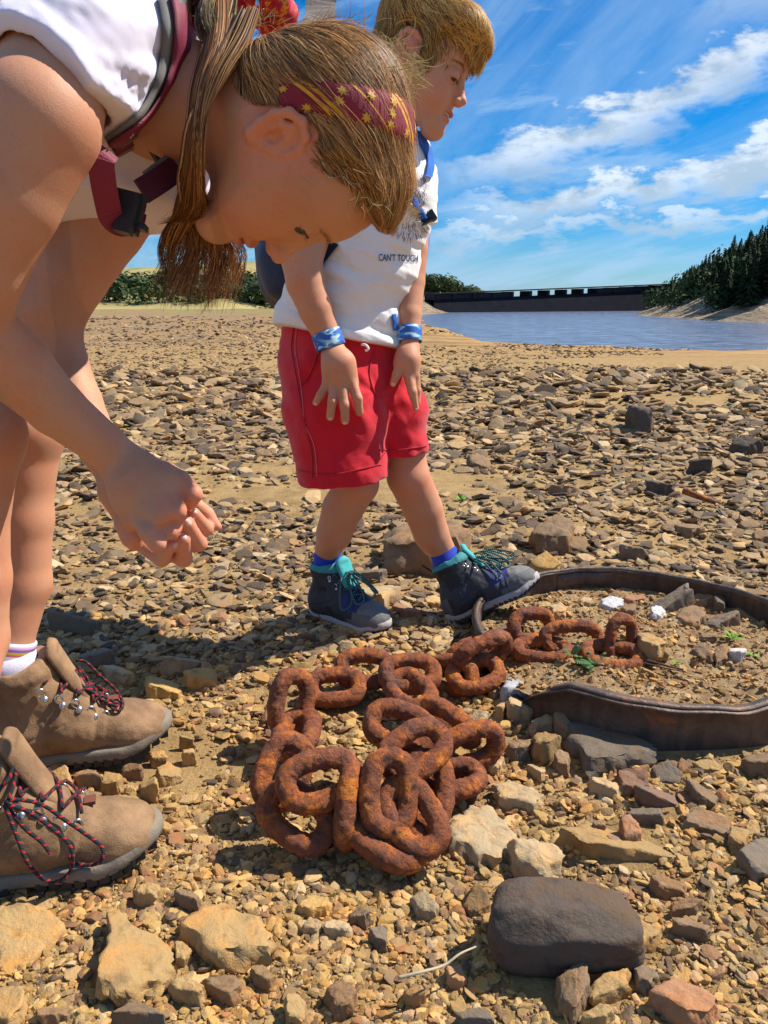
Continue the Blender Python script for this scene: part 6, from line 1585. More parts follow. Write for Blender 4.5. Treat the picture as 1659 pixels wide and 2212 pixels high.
strap(tb, 'R3', [(475, 1540), (430, 1600), (385, 1660), (335, 1730)], 50, 50, m_navy, 'shoulder_strap', bp, .003, .005)
strap(tb, 'R4', [(1190, 340), (1200, 420), (1212, 500)], 45, 40, m_blue, 'webbing', bp, .002, .003, 1.33)
bc_ = P(*D('R3', 1035, 1385), 1.27); R_ = np.stack([RT, FW, UPV], 1)@np.array([[.8, 0, -.5], [0, 1, 0], [.5, 0, .8]])
V, F = joinm([box(bc_, (.028, .010, .022), R_), box(bc_-FW*.006, (.020, .006, .014), R_), box(bc_+RT*.014+UPV*.004, (.008, .012, .018), R_)]); mesh('buckle', V, F, m_black, bp, False)
# ------------------------------------------------------------------ the girl
girlF = HeadFrame([[0.0452, 0.9878, -0.1488], [-0.9225, -0.0159, -0.3858], [-0.3835, 0.1547, 0.9105]], [-0.0790, 0.3265, -0.682], .935)
girl = empty('person', tuple(G(-20, 1700, 0)), 'girl in maroon headband and tan hiking boots bending over the chain with clasped hands', 'person')
def boot_frame(toe, a, L_): f_ = np.array([math.cos(a), math.sin(a), 0]); return BootFrame(np.array(toe)-f_*L_, f_, (0, 0, 1), L_)
toe1 = G(372, 1588, 0); bfA_ = boot_frame((toe1[0], toe1[1]-.004, -.004), .34, .255)
toe2 = G(326, 1862, 0); bfB_ = boot_frame((toe2[0]+.004, toe2[1]+.032, -.006), .30, .255)
GG = head_prims(girlF, False, True, .0125, .0060, -.005, .86, .0045)
GG.append((.02, .02, [rcone(girlF.w((-.030, -.045, 0)), girlF.w((-.040, -.105, 0)), .046, .045), rcone(girlF.w((-.040, -.105, 0)), P(300, 190, .73), .045, .062)], 'add'))
GG.append((.03, .03, ch('D', [(300, 190, .73, 140), (140, 200, .75, 215), (-300, 90, .80, 270), (-600, 300, .85, 260)]), 'add'))
arm1 = ch('D', [(215, 110, .64, 90), (120, 165, .592, 112), (84, 262, .570, 128), (10, 420, .575, 116), (-50, 570, .59, 98), (-72, 690, .62, 84), (35, 795, .66, 76), (121, 881, .69, 60), (225, 963, .725, 47.5), (272, 1008, .742, 43)])
arm2 = ch('D', [(330, 360, .82, 75), (225, 480, .82, 86), (150, 590, .82, 80), (108, 665, .825, 76), (104, 718, .83, 68), (128, 792, .83, 61), (165, 870, .815, 53), (215, 970, .79, 43), (262, 1045, .78, 37)])
GG.append((.02, .004, arm1, 'add')); GG.append((.012, .004, arm2, 'add'))
# legs
GG.append((.012, .010, ch('D', [(-700, 650, .90, 190), (-330, 800, .84, 130), (-48, 940, .815, 96), (-62, 1080, .84, 76), (-52, 1250, .86, 68), (-48, 1380, .87, 60)])+[rcone(P(-48, 1380, .87), bfB_.w((.052, 0, .175)), 60/FPX*.87, .0325), rcone(bfB_.w((.052, 0, .175)), bfB_.w((.050, 0, .05)), .0325, .030)], 'add'))
GG.append((.012, .010, ch('D', [(-650, 650, 1.05, 170), (-280, 800, 1.02, 115), (62, 930, .99, 74), (52, 1020, 1.0, 62), (52, 1120, 1.01, 58), (50, 1260, 1.025, 56)])+[rcone(P(50, 1260, 1.025), bfA_.w((.052, 0, .175)), 56/FPX*1.025, .0325), rcone(bfA_.w((.052, 0, .175)), bfA_.w((.050, 0, .05)), .0325, .030)], 'add'))
# near hand
dn = .735
GG.append((.010, .014, ch('B8', [(690, 170, .74, 180), (780, 330, dn, 195), (900, 470, dn, 190)])+ch('B8', [(880, 220, .738, 150), (1080, 330, .735, 120), (1120, 500, .732, 120)])+ch('B8', [(760, 500, .738, 150), (800, 640, .738, 130)]), 'add'))
GG.append((.010, .004, ch('B8', [(1080, 560, .728, 110), (1185, 590, .722, 82)]), 'add'))
GG.append((.010, .004, ch('B8', [(940, 600, .728, 110), (1010, 650, .722, 78)]), 'add'))
def gf(lst, k=.003):
    for f_ in lst: GG.append((.0032, k, f_, 'add'))
gf([ch('B8', [(860, 640, .730, 108), (930, 780, .722, 92), (1000, 880, .722, 84)]),
    ch('B8', [(1010, 690, .732, 95), (1110, 770, .732, 76), (1160, 745, .738, 66)]),
    ch('B8', [(1140, 610, .735, 85), (1215, 660, .742, 60)]),
    ch('B8', [(1080, 250, .742, 105), (1215, 320, .735, 88), (1330, 440, .732, 76)]),
    ch('B8', [(1330, 440, .733, 76), (1300, 525, .745, 60)]),
    ch('B8', [(735, 700, .752, 120), (775, 820, .752, 100), (800, 880, .755, 72)])])
# far hand, palm up underneath
GG.append((.010, .012, ch('B8', [(620, 420, .782, 150), (820, 700, .79, 150), (1020, 800, .80, 150)]), 'add'))
gf([ch('B8', [(880, 900, .785, 80), (1040, 1015, .772, 76)]), ch('B8', [(1040, 1015, .772, 76), (1120, 900, .752, 54)]),
    ch('B8', [(1040, 920, .795, 85), (1238, 1020, .778, 76)]), ch('B8', [(1238, 1020, .778, 76), (1238, 850, .752, 60)]),
    ch('B8', [(1160, 860, .795, 85), (1378, 885, .776, 70)]), ch('B8', [(1378, 885, .776, 70), (1268, 705, .750, 64)]),
    ch('B8', [(1220, 720, .80, 80), (1440, 752, .785, 64)]), ch('B8', [(1440, 752, .785, 64), (1325, 612, .758, 58)]),
    ch('B8', [(1300, 500, .80, 75), (1450, 620, .795, 62), (1545, 735, .795, 40)])])
tips = [('B8', 1530, 720, .795), ('B8', 1325, 612, .75), ('B8', 1268, 705, .745), ('B8', 1238, 850, .75), ('B8', 1120, 900, .75), ('B8', 1000, 890, .72), ('B8', 1330, 460, .73), ('B8', 1185, 590, .72), ('B8', 1360, 900, .77), ('B8', 1240, 1030, .77), ('B8', 800, 880, .75)]
flg = [(P(*D(r_, x, y), d), .020, .45, FLUSH) for r_, x, y, d in tips]
# shin and knee left paler
dG = girlF.w((0, 0, .06))
gbody = sdf_obj('body', GG, [((-1.1, .30, -.02), (-.12, 1.12, 1.05), .0034)], m_skin, girl, skin_col(girlF, flg)) if False else None
hx_ = float(girlF.w((0, -.105, 0))[0])-.02
XH, ZH = -.155, .57
gb_boxes = [((-.60, .35, -.0), (XH, 1.15, .98), .0030), ((XH-.002, .45, ZH), (.07, .90, .98), .00155)]
hlo, hhi = aabb([q for g_ in GG[-12:] for q in g_[2]], .004)
gbody = sdf_obj('body', GG, [((-.62, .35, 0), (-.34, 1.15, .98), .0032), ((-.342, .35, .0), (-.155, 1.15, .98), .0021), ((-.156, .40, .52), (.07, .95, .98), .0014)], m_skin, girl, skin_col(girlF, flg))
add_eyes(girlF, girl, (.68, -.42, .55))
gbt = bvh(gbody)
nails(gbt, [('B8', 1340, 598, 30, 24, 1.0), ('B8', 1283, 695, 38, 28, 1.1), ('B8', 1240, 822, 32, 36, 0), ('B8', 1165, 895, 22, 30, .1)], gbody)
brow(girlF, girl, 130, ((.26, .15, .07), (.30, .18, .09)))
# hair volume
GHP = poly_table(crspl(np.array([(.092, .074), (.078, .068), (.056, .070), (.040, .070), (.027, .056), (.020, .040), (.014, .028), (.012, .026), (.012, .032), (-.002, .042), (-.022, .036), (-.034, .012), (-.036, -.012), (-.046, -.026), (-.060, -.040), (-.085, -.062), (-.14, -.05), (-.15, .06), (-.07, .16), (.04, .165), (.12, .12)]), 3))
def gcap(q): t = .0055+.002*sst(q[:, 1], .03, .10)+.008*sst(q[:, 0], .01, .05)*sst(q[:, 1], .055, .09)+.002*sst(-q[:, 0], .03, .08); t = t*sst(GHP(q[:, 0], q[:, 1]), -.002, .020)+.0008; return head_field(q, 0)-t
def gcapm(q): return smax(gcap(q), -GHP(q[:, 0], q[:, 1]), .008)
lo, hi = girlF.T-.16, girlF.T+.16
gcapo = sdf_obj('hair', [(0, 0, [locp((lambda q: gcapm(q)+.003+.002*fbm(q*70, 3, 5), np.zeros(3), .155), girlF.R, girlF.T, girlF.k)], 'add')], [(lo, hi, .0026)], m_scalp, girl)
capfull = sdf_obj('hair', [(0, 0, [locp((lambda q: gcap(q)+.001, np.zeros(3), .155), girlF.R, girlF.T, girlF.k)], 'add')], [(lo, hi, .004)], m_scalp, None)
cbt = bvh(capfull); bpy.data.objects.remove(capfull)
HT = [(505, 590), (540, 566), (620, 556), (700, 549), (860, 545), (1000, 548), (1100, 558), (1200, 578), (1300, 610), (1380, 645), (1425, 690)]
HB = [(500, 650), (560, 665), (660, 680), (760, 706), (860, 712), (1000, 740), (1100, 766), (1200, 800), (1290, 835), (1370, 875), (1412, 912)]
HT = smooth_path([(*D('R2', *q), 0) for q in HT], 60)[:, :2]; HB = smooth_path([(*D('R2', *q), 0) for q in HB], 60)[:, :2]
tl = []; bl_ = []
for a, b_ in zip(HT, HB):
    p1_, _ = ray(cbt, a[0], a[1], 0); p2_, _ = ray(cbt, b_[0], b_[1], 0)
    if p1_ is None or p2_ is None: continue
    tl.append(girlF.l(p1_)); bl_.append(girlF.l(p2_))
tl = np.array(tl); bl_ = np.array(bl_)
def fit_band(q):   # f,u as smooth functions of the angle round the head, mirrored to the far side
    ang = np.arctan2(q[:, 1]-.02, q[:, 2]); return ang, q
aa = np.linspace(math.radians(-8), math.radians(90), 50)
def resample(q):
    ang = np.arctan2(q[:, 1]-.02, np.maximum(q[:, 2], 0.0)); o_ = np.argsort(ang); ang = ang[o_]; f = q[o_, 0]; rr = np.hypot(q[o_, 1]-.02, q[o_, 2])
    pf = np.polyfit(ang, f, 3); return np.polyval(pf, aa)
ft, fb_ = resample(tl)-.0035, resample(bl_)+.0035
m_hb, nt, b = mat_new('maroon_tie_cloth'); at = N(nt, 'ShaderNodeAttribute', attribute_name='pos2'); s_ = N(nt, 'ShaderNodeSeparateXYZ'); L(nt, at.outputs['Vector'], s_.inputs[0])
dg_ = M(nt, 'SUBTRACT', M(nt, 'MULTIPLY', s_.outputs[0], 1.0), M(nt, 'MULTIPLY', s_.outputs[1], 1.05)); fr_ = M(nt, 'FRACT', M(nt, 'MULTIPLY', dg_, 1/.092))
def bandm(lo_, hi_): return M(nt, 'MULTIPLY', M(nt, 'GREATER_THAN', fr_, lo_), M(nt, 'LESS_THAN', fr_, hi_))
sm = M(nt, 'MAXIMUM', M(nt, 'MAXIMUM', bandm(.10, .155), bandm(.20, .255)), bandm(.66, .685))
g = N(nt, 'ShaderNodeNewGeometry'); n1 = noise(nt, g.outputs['Position'], 1200, 2)
c = mixc(nt, sm, (.27, .006, .028), (.78, .40, .012)); c = mixc(nt, M(nt, 'MULTIPLY', n1, .3), c, (.08, .004, .01)); L(nt, c, b.inputs['Base Color']); b.inputs['Roughness'].default_value = .7; bump(nt, b, n1, .0005)
def on_cap(f, ang, off):
    d = np.array([0, math.sin(ang), math.cos(ang)]); lo_, hi_ = .02, .16
    for _ in range(22):
        mid_ = (lo_+hi_)/2; q = np.array([[f, .02+d[1]*mid_, d[2]*mid_]])
        if gcap(q)[0] < 0: lo_ = mid_
        else: hi_ = mid_
    return np.array([f, .02+d[1]*(lo_+off), d[2]*(lo_+off)])
angs = np.concatenate([aa, math.pi-aa[::-1][1:]]); ftt = np.concatenate([ft, ft[::-1][1:]]); fbb = np.concatenate([fb_, fb_[::-1][1:]])
R_ = 9; V = []; UVb = []; arc_ = 0; prev = None
for i, a in enumerate(angs):
    cpt = on_cap((ftt[i]+fbb[i])/2, a, 0)
    if prev is not None: arc_ += np.linalg.norm(cpt-prev)
    prev = cpt
    for k in range(R_):
        t = k/(R_-1); f = ftt[i]*(1-t)+fbb[i]*t; q = on_cap(f, a, .0045-.003*(2*t-1)**4); V.append(q); UVb.append((arc_, t*.034))
    for k in (R_-1, 0): t = k/(R_-1); f = ftt[i]*(1-t)+fbb[i]*t; V.append(on_cap(f, a, -.004)); UVb.append((arc_, t*.034))
V = np.array(V); w_ = R_+2; F = [(i*w_+k, i*w_+(k+1) % w_, (i+1)*w_+(k+1) % w_, (i+1)*w_+k) for i in range(len(angs)-1) for k in range(w_)]
F += [tuple(range(w_))[::-1], tuple((len(angs)-1)*w_+k for k in range(w_))]
hband = mesh('headband', girlF.w(V), F, m_hb, girl, True, None, np.array(UVb)); grid = V.reshape(len(angs), w_, 3)[:, :R_]
m_gold_t = simple('gold_thread', (.62, .33, .02), .6, bs=400)
# small plain gold sprigs woven in the band
shape = [(0, -1), (.28, -.5), (.75, -.75), (.5, -.2), (1, .05), (.45, .2), (.6, .85), (.1, .45), (-.3, 1), (-.4, .35), (-.95, .45), (-.5, -.02), (-.85, -.55), (-.3, -.45)]
arcs = np.array([UVb[i*w_+4][0] for i in range(len(angs))]); Vm = []; Fm = []
def band_pt(s_, t_, off):
    fi = np.interp(s_, arcs, np.arange(len(arcs))); i = min(int(fi), len(arcs)-2); u_ = fi-i; ki = t_*(R_-1); k = min(int(ki), R_-2); w = ki-k
    q = (grid[i, k]*(1-u_)+grid[i+1, k]*u_)*(1-w)+(grid[i, k+1]*(1-u_)+grid[i+1, k+1]*u_)*w
    c_ = np.array([q[0]*.0, .02, 0]); dn_ = np.array([0, q[1]-.02, q[2]]); dn_ /= np.linalg.norm(dn_); return q+dn_*off
row = 0; s0 = .012
while s0 < arcs[-1]-.01:
    for t_ in ((.25, .80) if row % 2 == 0 else (.52,)):
        so_ = s0+(t_-.5)*.034
        fr0 = ((so_-t_*.034*1.05)/.092) % 1
        if .06 < fr0 < .30 or .60 < fr0 < .74: continue
        Vm = [band_pt(so_, t_, .0007)]
        for (a_, b2) in shape: Vm.append(band_pt(so_+a_*.0050, min(max(t_+b2*.14, .02), .98), .0007))
        mesh('gold_motif', girlF.w(np.array(Vm)), [(0, 1+k, 1+(k+1) % len(shape)) for k in range(len(shape))], m_gold_t, hband, False)
    s0 += .0125; row += 1
# strands
def hb_f(p):  # band centre f at a point
    ang = np.arctan2(p[:, 1]-.02, np.abs(p[:, 2])); return np.interp(ang, aa, (ft+fb_)/2)
rg = np.random.default_rng(12)
COLS = [(.42, .205, .068), (.56, .30, .105), (.26, .12, .04), (.72, .43, .17), (.14, .062, .022)]
n = 22000; sd_ = girlF.l(mesh_samples(gcapo, n, rg)); back = sd_[:, 0] < hb_f(sd_)
sb_ = sd_[back]; nb_ = len(sb_)
anchor = np.array([-.098, -.015, 0])
def gflow(p):
    d = p-anchor; d = d/(np.linalg.norm(d, axis=1, keepdims=True)+.01); return d*np.array([1, 1, 1])+np.array([.15, .25, .0])
def gstop(p): return sst(GHP(p[:, 0], p[:, 1]), -.010, .000)
ln_ = rg.uniform(.03, .085, nb_)
path, nr = surf_strands(girlF, sb_, gcap, gflow, 9, ln_/9, rg.uniform(-.002, .004, nb_)+.006*(rg.random(nb_) < .05), rg, gstop, .085, np.array([0, 0, 0]))
cl = palette(nb_, COLS, rg); 
clump = vnoise(sb_*np.array([60, 60, 60])+7, 5); cl = cl*(1+.25*clump[:, None]); ang_ = np.arctan2(sb_[:, 1]+.015, sb_[:, 2])*26+vnoise(sb_*20, 9)*2; cl = np.clip(cl*(1+.55*vnoise(np.stack([ang_, sb_[:, 0]*9, 0*ang_], 1), 3))[:, None], .01, 1)
ribbons(np.stack([girlF.w(path[:, k]) for k in range(path.shape[1])], 1), rg.uniform(.0003, .0009, nb_), np.einsum('nki,ji->nkj', nr, girlF.R), cl, 'hair', m_hair, girl)
sf = sd_[~back]; nf_ = len(sf)
def gflow2(p): 
    k = np.clip((p[:, 1]-.03)/.05, 0, 1)[:, None]
    return np.array([[.85, .30, 0]])*k+np.array([[.75, .75, 0]])*(1-k)
path, nr = surf_strands(girlF, sf, gcap, gflow2, 9, rg.uniform(.022, .055, nf_)/9, rg.uniform(-.002, .004, nf_)+.005*(rg.random(nf_) < .06), rg, gstop, .13, np.array([0, 0, 0]))
cl = palette(nf_, COLS, rg)*(1+.5*vnoise(sf*70, 6)[:, None]); cl = np.clip(cl, .01, 1)
ribbons(np.stack([girlF.w(path[:, k]) for k in range(path.shape[1])], 1), rg.uniform(.0003, .0008, nf_), np.einsum('nki,ji->nkj', nr, girlF.R), cl, 'hair', m_hair, girl)
# loose ends and bundles traced in space
def bundle(reg, guide, n, spread, wr, cols, name, seed, k=16, curl=0.0, endspread=None, parent=None, jl=.12, clump=6):
    """guide: (x,y,d,radius px)"""
    rg = np.random.default_rng(seed); s_ = REG[reg][2]
    ps = np.array([P(*D(reg, x, y), d) for x, y, d, r_ in guide]); rd = np.array([r_*s_/FPX*d for x, y, d, r_ in guide])
    path = smooth_path(ps, k); rr = np.interp(np.linspace(0, 1, k), np.linspace(0, 1, len(rd)), rd)
    ct = rg.normal(0, .5, (clump, 2)); ci = rg.integers(0, clump, n); of = ct[ci]*1.0+rg.normal(0, .5/clump**.5+.04, (n, 2)); of /= np.maximum(1, np.linalg.norm(of, axis=1))[:, None]
    tlen = 1-rg.random(n)*jl; tt = np.linspace(0, 1, k); out = np.zeros((n, k, 3)); ph = rg.uniform(0, 6.28, n); fq = rg.uniform(3, 7, n); cph = rg.uniform(0, 6.28, clump); cfq = rg.uniform(2.5, 6, clump)
    for i in range(k):
        q = np.stack([np.interp(tlen*tt[i], tt, path[:, c_]) for c_ in range(3)], 1); r_ = np.interp(tlen*tt[i], tt, rr)
        wv = np.sin(ph+fq*tt[i])*.10*tt[i]+.26*np.sin(cph[ci]+cfq[ci]*tt[i])*tt[i]
        out[:, i] = q+RT*((of[:, :1]+wv[:, None])*r_[:, None])+FW*(of[:, 1:]*r_[:, None]*.8)+UPV*(rg.normal(0, 1, (n, 1))*0)
    nr = -np.tile(FW, (n, k, 1)); nr[:, :, 0] += rg.normal(0, .5, (n, 1))
    cl = np.clip(palette(n, cols, rg, .25)*(1+.35*ct[ci, :1]), .01, 1)
    return ribbons(out, rg.uniform(wr[0], wr[1], n), nr, cl, name, m_hair, parent or girl)
DK = [(.17, .065, .022), (.27, .11, .038), (.10, .038, .014), (.38, .18, .065), (.50, .26, .10)]
bundle('R1', [(1300, -60, .66, 80), (1300, 120, .645, 105), (1285, 300, .625, 95), (1215, 500, .615, 75), (1172, 750, .612, 52), (1160, 950, .622, 55), (1140, 1150, .65, 75), (1110, 1300, .69, 100), (1000, 1340, .72, 90)], 1400, 1, (.0005, .0012), DK, 'ponytail', 31, 20, jl=.35)
bundle('R1', [(1175, 850, .63, 45), (1150, 1100, .66, 60), (1180, 1300, .71, 120), (1230, 1500, .755, 200), (1190, 1700, .755, 215), (1150, 1870, .75, 215)], 1150, 1, (.0004, .0010), DK, 'ponytail', 32, 18, jl=.38, clump=26)
bundle('R1', [(1150, 1250, .69, 90), (1080, 1330, .71, 70), (1010, 1480, .74, 55), (1015, 1650, .745, 40)], 260, 1, (.0005, .001), DK, 'ponytail', 33, 14, jl=.3)
bundle('R1', [(1200, 560, .61, 12), (1115, 750, .605, 10), (1085, 950, .61, 9), (1065, 1080, .62, 8), (1085, 1220, .63, 6)], 40, 1, (.0005, .001), DK, 'loose_strand', 34, 16)
bundle('R1', [(1500, 60, .645, 60), (1420, 260, .625, 80), (1310, 440, .613, 70), (1225, 620, .610, 45), (1180, 800, .612, 35)], 800, 1, (.0004, .0010), [(.30, .14, .05), (.45, .25, .09), (.18, .08, .03)], 'hair', 37, 14, jl=.4)
bundle('R1', [(1340, -80, .67, 90), (1300, 60, .65, 110), (1290, 200, .635, 90), (1330, 330, .625, 50)], 700, 1, (.0005, .0012), [(.10, .05, .02), (.2, .11, .05), (.5, .36, .12), (.06, .03, .015)], 'hair', 35, 12, jl=.4)
# flyaway ends at the right of the crown and above it
rg = np.random.default_rng(40)
def fly(reg, n, x0, y0, sx, sy, dirx, diry, ln, d, cols, seed, spread=.35, dj=.02):
    rg = np.random.default_rng(seed); out = []
    for k in range(n):
        bx, by = x0+rg.normal(0, sx), y0+rg.normal(0, sy); a = math.atan2(diry, dirx)+rg.normal(0, spread); l = ln*rg.uniform(.5, 1.2); cu = rg.normal(0, .5); dd = d+rg.normal(0, dj); pts = []
        for t in np.linspace(0, 1, 8): pts.append(P(*D(reg, bx+math.cos(a+cu*t)*l*t, by+math.sin(a+cu*t)*l*t), dd))
        out.append(pts)
    out = np.array(out); nr = -np.tile(FW, (n, 8, 1)); return ribbons(out, rg.uniform(.0004, .0009, n), nr, palette(n, cols, rg), 'hair', m_hair, girl)
BL = [(.60, .42, .14), (.70, .52, .22), (.45, .29, .10)]
fly('R2', 160, 1400, 470, 45, 70, 1, .15, 120, .665, BL, 51, .5)
fly('R2', 120, 1250, 330, 60, 50, .9, .3, 150, .665, BL, 52, .5)
fly('R2', 70, 900, 150, 160, 12, .9, -.25, 160, .68, [(.5, .25, .15), (.6, .4, .2)], 53, .5)
fly('R2', 60, 450, 150, 80, 40, .1, -1, 120, .69, BL, 54, .6)
fly('R2', 90, 1150, 1290, 60, 30, .9, .1, 70, .66, BL, 55, .5)
fly('R2', 130, 1000, 1090, 100, 40, .8, .6, 120, .65, [(.4, .25, .12), (.5, .33, .15)], 56, .3)
fly('R2', 60, 1480, 1340, 20, 30, -1, .2, 60, .68, BL, 57, .4)
# scrunchie
m_scr, nt, b = mat_new('scrunchie'); g = N(nt, 'ShaderNodeNewGeometry'); n1 = noise(nt, g.outputs['Position'], 60, 3)
L(nt, ramp(nt, n1, [(.42, (.42, .01, .04)), (.52, (.55, .03, .03)), (.56, (.75, .38, .02)), (.62, (.45, .01, .05))]), b.inputs['Base Color']); b.inputs['Roughness'].default_value = .8
sc_c = P(560, 8, .70); V = []; F = []
na, nb2 = 60, 12; ax1 = RT*.95+UPV*-.2; ax2 = FW
for i in range(na):
    a = 2*math.pi*i/na; rr = .022; rm = .012*(1+.28*math.sin(a*9)+.1*math.sin(a*17)); cdir = ax1*math.cos(a)+ax2*math.sin(a)
    for k in range(nb2): b_ = 2*math.pi*k/nb2; V.append(sc_c+cdir*(rr+rm*math.cos(b_))+UPV*(rm*math.sin(b_)))
F = [(i*nb2+k, ((i+1) % na)*nb2+k, ((i+1) % na)*nb2+(k+1) % nb2, i*nb2+(k+1) % nb2) for i in range(na) for k in range(nb2)]
mesh('scrunchie', V, F, m_scr, girl)
# T-shirt
m_gshirt = cloth_mat('white_cotton', (.74, .69, .80), bd=.0012)  # white cloth; the lilac of blue skylight in shade is put into its colour
gt = ch('D', [(330, 90, .74, 118), (300, 260, .77, 150), (190, 270, .77, 205), (60, 160, .77, 245), (-320, 80, .82, 300)])+ch('D', [(330, 280, .80, 110), (365, 390, .82, 72)])+ch('D', [(120, 380, .77, 118), (230, 400, .775, 100), (330, 410, .79, 85)])
near_sh = [cutp(q, P(118, 170, .565), P(-100, 285, .535)-P(118, 170, .60)) for q in ch('D', [(270, 60, .64, 125), (190, 110, .60, 140)])]
cpt_ = P(118, 170, .565); cdir_ = P(-100, 285, .535)-P(118, 170, .60)
slg = [cutp(q, cpt_, cdir_) for q in ch('D', [(250, 60, .645, 140), (100, 215, .585, 160), (0, 360, .560, 165)])]
cavity = ch('D', [(120, 165, .59, 120), (75, 250, .578, 136), (-10, 380, .560, 150), (-90, 500, .545, 160)])
def gshirt_post(p, v):
    q = PX(p)
    fold = (q[:, 0]*.045+q[:, 1]*.012)
    m = sst(q[:, 0], 200, 260)*sst(-q[:, 1], -350, -120)
    v = v-.0018*np.maximum(np.sin(fold*6.2+1.2*vnoise(p*22, 3)), 0)**2*sst(q[:, 0], 190, 240)*sst(q[:, 1], 90, 190)*sst(-q[:, 1], -330, -250)
    v = v+.0035*vnoise(np.stack([q[:, 0]*.012-q[:, 1]*.018, q[:, 1]*.012+q[:, 0]*.004, q[:, 2]*10], 1), 8)+.0009*vnoise(np.stack([q[:, 0]*.035-q[:, 1]*.04, q[:, 1]*.02+q[:, 0]*.02, q[:, 2]*20], 1), 18)
    # lower front edge of the shirt
    a = P(100, 498, .8); b_ = P(345, 478, .8); n_ = np.cross(b_-a, FW); n_ = n_ if n_@UPV < 0 else -n_; n_ /= np.linalg.norm(n_)
    v = smax(v, (p-a)@n_+.010*0, .004)
    return v
gshirt = sdf_obj('t_shirt', [(0, .04, gt, 'add'), (.03, .03, near_sh, 'add'), (.02, .02, slg, 'add'), (.002, 0, cavity, 'sub')], [((-.55, .38, .42), (-.08, 1.12, 1.15), .0024)], m_gshirt, girl, None, gshirt_post)
gsb = bvh(gshirt)
# rucksack straps of the girl
gbp = empty('backpack', tuple(P(120, -160, .62)), 'maroon rucksack straps with grey mesh and black buckle over the shoulders of the girl', 'backpack')
m_maroon = simple('maroon_webbing', (.19, .006, .035), .65, bs=900, bd=.0006); m_mesh = simple('grey_mesh', (.22, .21, .20), .9, bs=1500, bd=.001, var=.5); m_dmaroon = simple('dark_maroon', (.09, .006, .02), .7, bs=900)
SP = [(1075, -20), (1095, 100), (1095, 220), (1072, 380), (1030, 520), (965, 640), (880, 740), (790, 810), (670, 885)]
strap(gsb, 'R1', [(x-5, y) for x, y in SP], 275, 150, m_mesh, 'mesh_padding', gbp, .001, .006, .66, 40)
strap(gsb, 'R1', SP, 150, 110, m_maroon, 'shoulder_strap', gbp, .004, .008, .655, 40)
def ribbon3(pts, w, th, mat, name, parent, side=None, n=30):
    path = smooth_path(pts, n); T = np.gradient(path, axis=0); T /= np.linalg.norm(T, axis=1)[:, None]; V = []; F = []
    for i in range(n):
        vw = CAMP-path[i]; vw /= np.linalg.norm(vw); s_ = np.cross(T[i], vw) if side is None else np.array(side); s_ /= np.linalg.norm(s_); nn = np.cross(s_, T[i])
        for (a_, b_) in ((-1, -1), (-1, 1), (1, 1), (1, -1)): V.append(path[i]+s_*a_*w/2+nn*b_*th/2)
    for i in range(n-1):
        for k in range(4): F.append((i*4+k, i*4+(k+1) % 4, i*4+4+(k+1) % 4, i*4+4+k))
    F += [(3, 2, 1, 0), tuple((n-1)*4+k for k in range(4))]; return mesh(name, V, F, mat, parent, False)
def PR(reg, x, y, d): return P(*D(reg, x, y), d)
ribbon3([PR('R1', 640, 900, .595), PR('R1', 608, 960, .59), PR('R1', 618, 1080, .60), PR('R1', 640, 1200, .615), PR('R1', 665, 1300, .63), PR('R1', 720, 1345, .645), PR('R1', 790, 1330, .655), PR('R1', 810, 1270, .665)], .0195, .0022, m_maroon, 'webbing', gbp)
ribbon3([PR('R1', 1150, 940, .70), PR('R1', 1060, 1010, .69), PR('R1', 960, 1080, .675), PR('R1', 850, 1150, .665)], .021, .004, m_dmaroon, 'far_strap', gbp)
ribbon3([PR('R1', 1110, 920, .695), PR('R1', 1000, 1000, .685), PR('R1', 900, 1075, .67)], .016, .006, m_mesh, 'mesh_padding', gbp)
ribbon3([PR('R1', 1020, 870, .71), PR('R1', 960, 870, .70), PR('R1', 900, 905, .69)], .022, .004, m_black, 'dark_gap_strip', gbp)  # black strip standing in for the shade in the opening under the strap
Rb_ = np.stack([RT*.96-UPV*.25, UPV*.96+RT*.25, FW], 1)
V, F = joinm([box(PR('R1', 768, 1245, .645), (.026, .026, .008), Rb_), box(PR('R1', 765, 1280, .638), (.014, .034, .010), Rb_), box(PR('R1', 810, 1310, .650), (.010, .028, .010), Rb_), box(PR('R1', 790, 1350, .648), (.026, .005, .010), Rb_)])
mesh('buckle', V, F, m_black, gbp, False)
ribbon3([PR('R2', 300, -420, .86), PR('R2', 700, -330, .84), PR('R2', 868, -120, .80), PR('R2', 864, 40, .79), PR('R2', 850, 160, .77), PR('R2', 700, 330, .76), PR('R2', 300, 380, .76)], .030, .004, simple('grey_webbing', (.16, .13, .11), .8, bs=400), 'haul_strap', gbp)
# boots
m_gsock = simple('striped_sock', (.62, .58, .70), .9, bs=500)
m_sockc, nt, b = mat_new('sock_cuff'); at = N(nt, 'ShaderNodeAttribute', attribute_name='pos2'); s_ = N(nt, 'ShaderNodeSeparateXYZ'); L(nt, at.outputs['Vector'], s_.inputs[0])
L(nt, ramp(nt, s_.outputs[0], [(0, (.62, .60, .72)), (.30, (.55, .12, .10)), (.42, (.55, .38, .05)), (.55, (.30, .12, .35)), (.70, (.62, .40, .62)), (.88, (.75, .62, .70))], 'CONSTANT'), b.inputs['Base Color']); b.inputs['Roughness'].default_value = .9
def girl_boot(bf):
    u = boot_upper(bf, .0021, 'boot', m_leather, girl, None, .148); boot_sole(bf, u, m_sole, m_lug); boot_tongue(bf, u, m_leather)
    return bf, u
bfA, bA = girl_boot(bfA_); bfB, bB = girl_boot(bfB_)
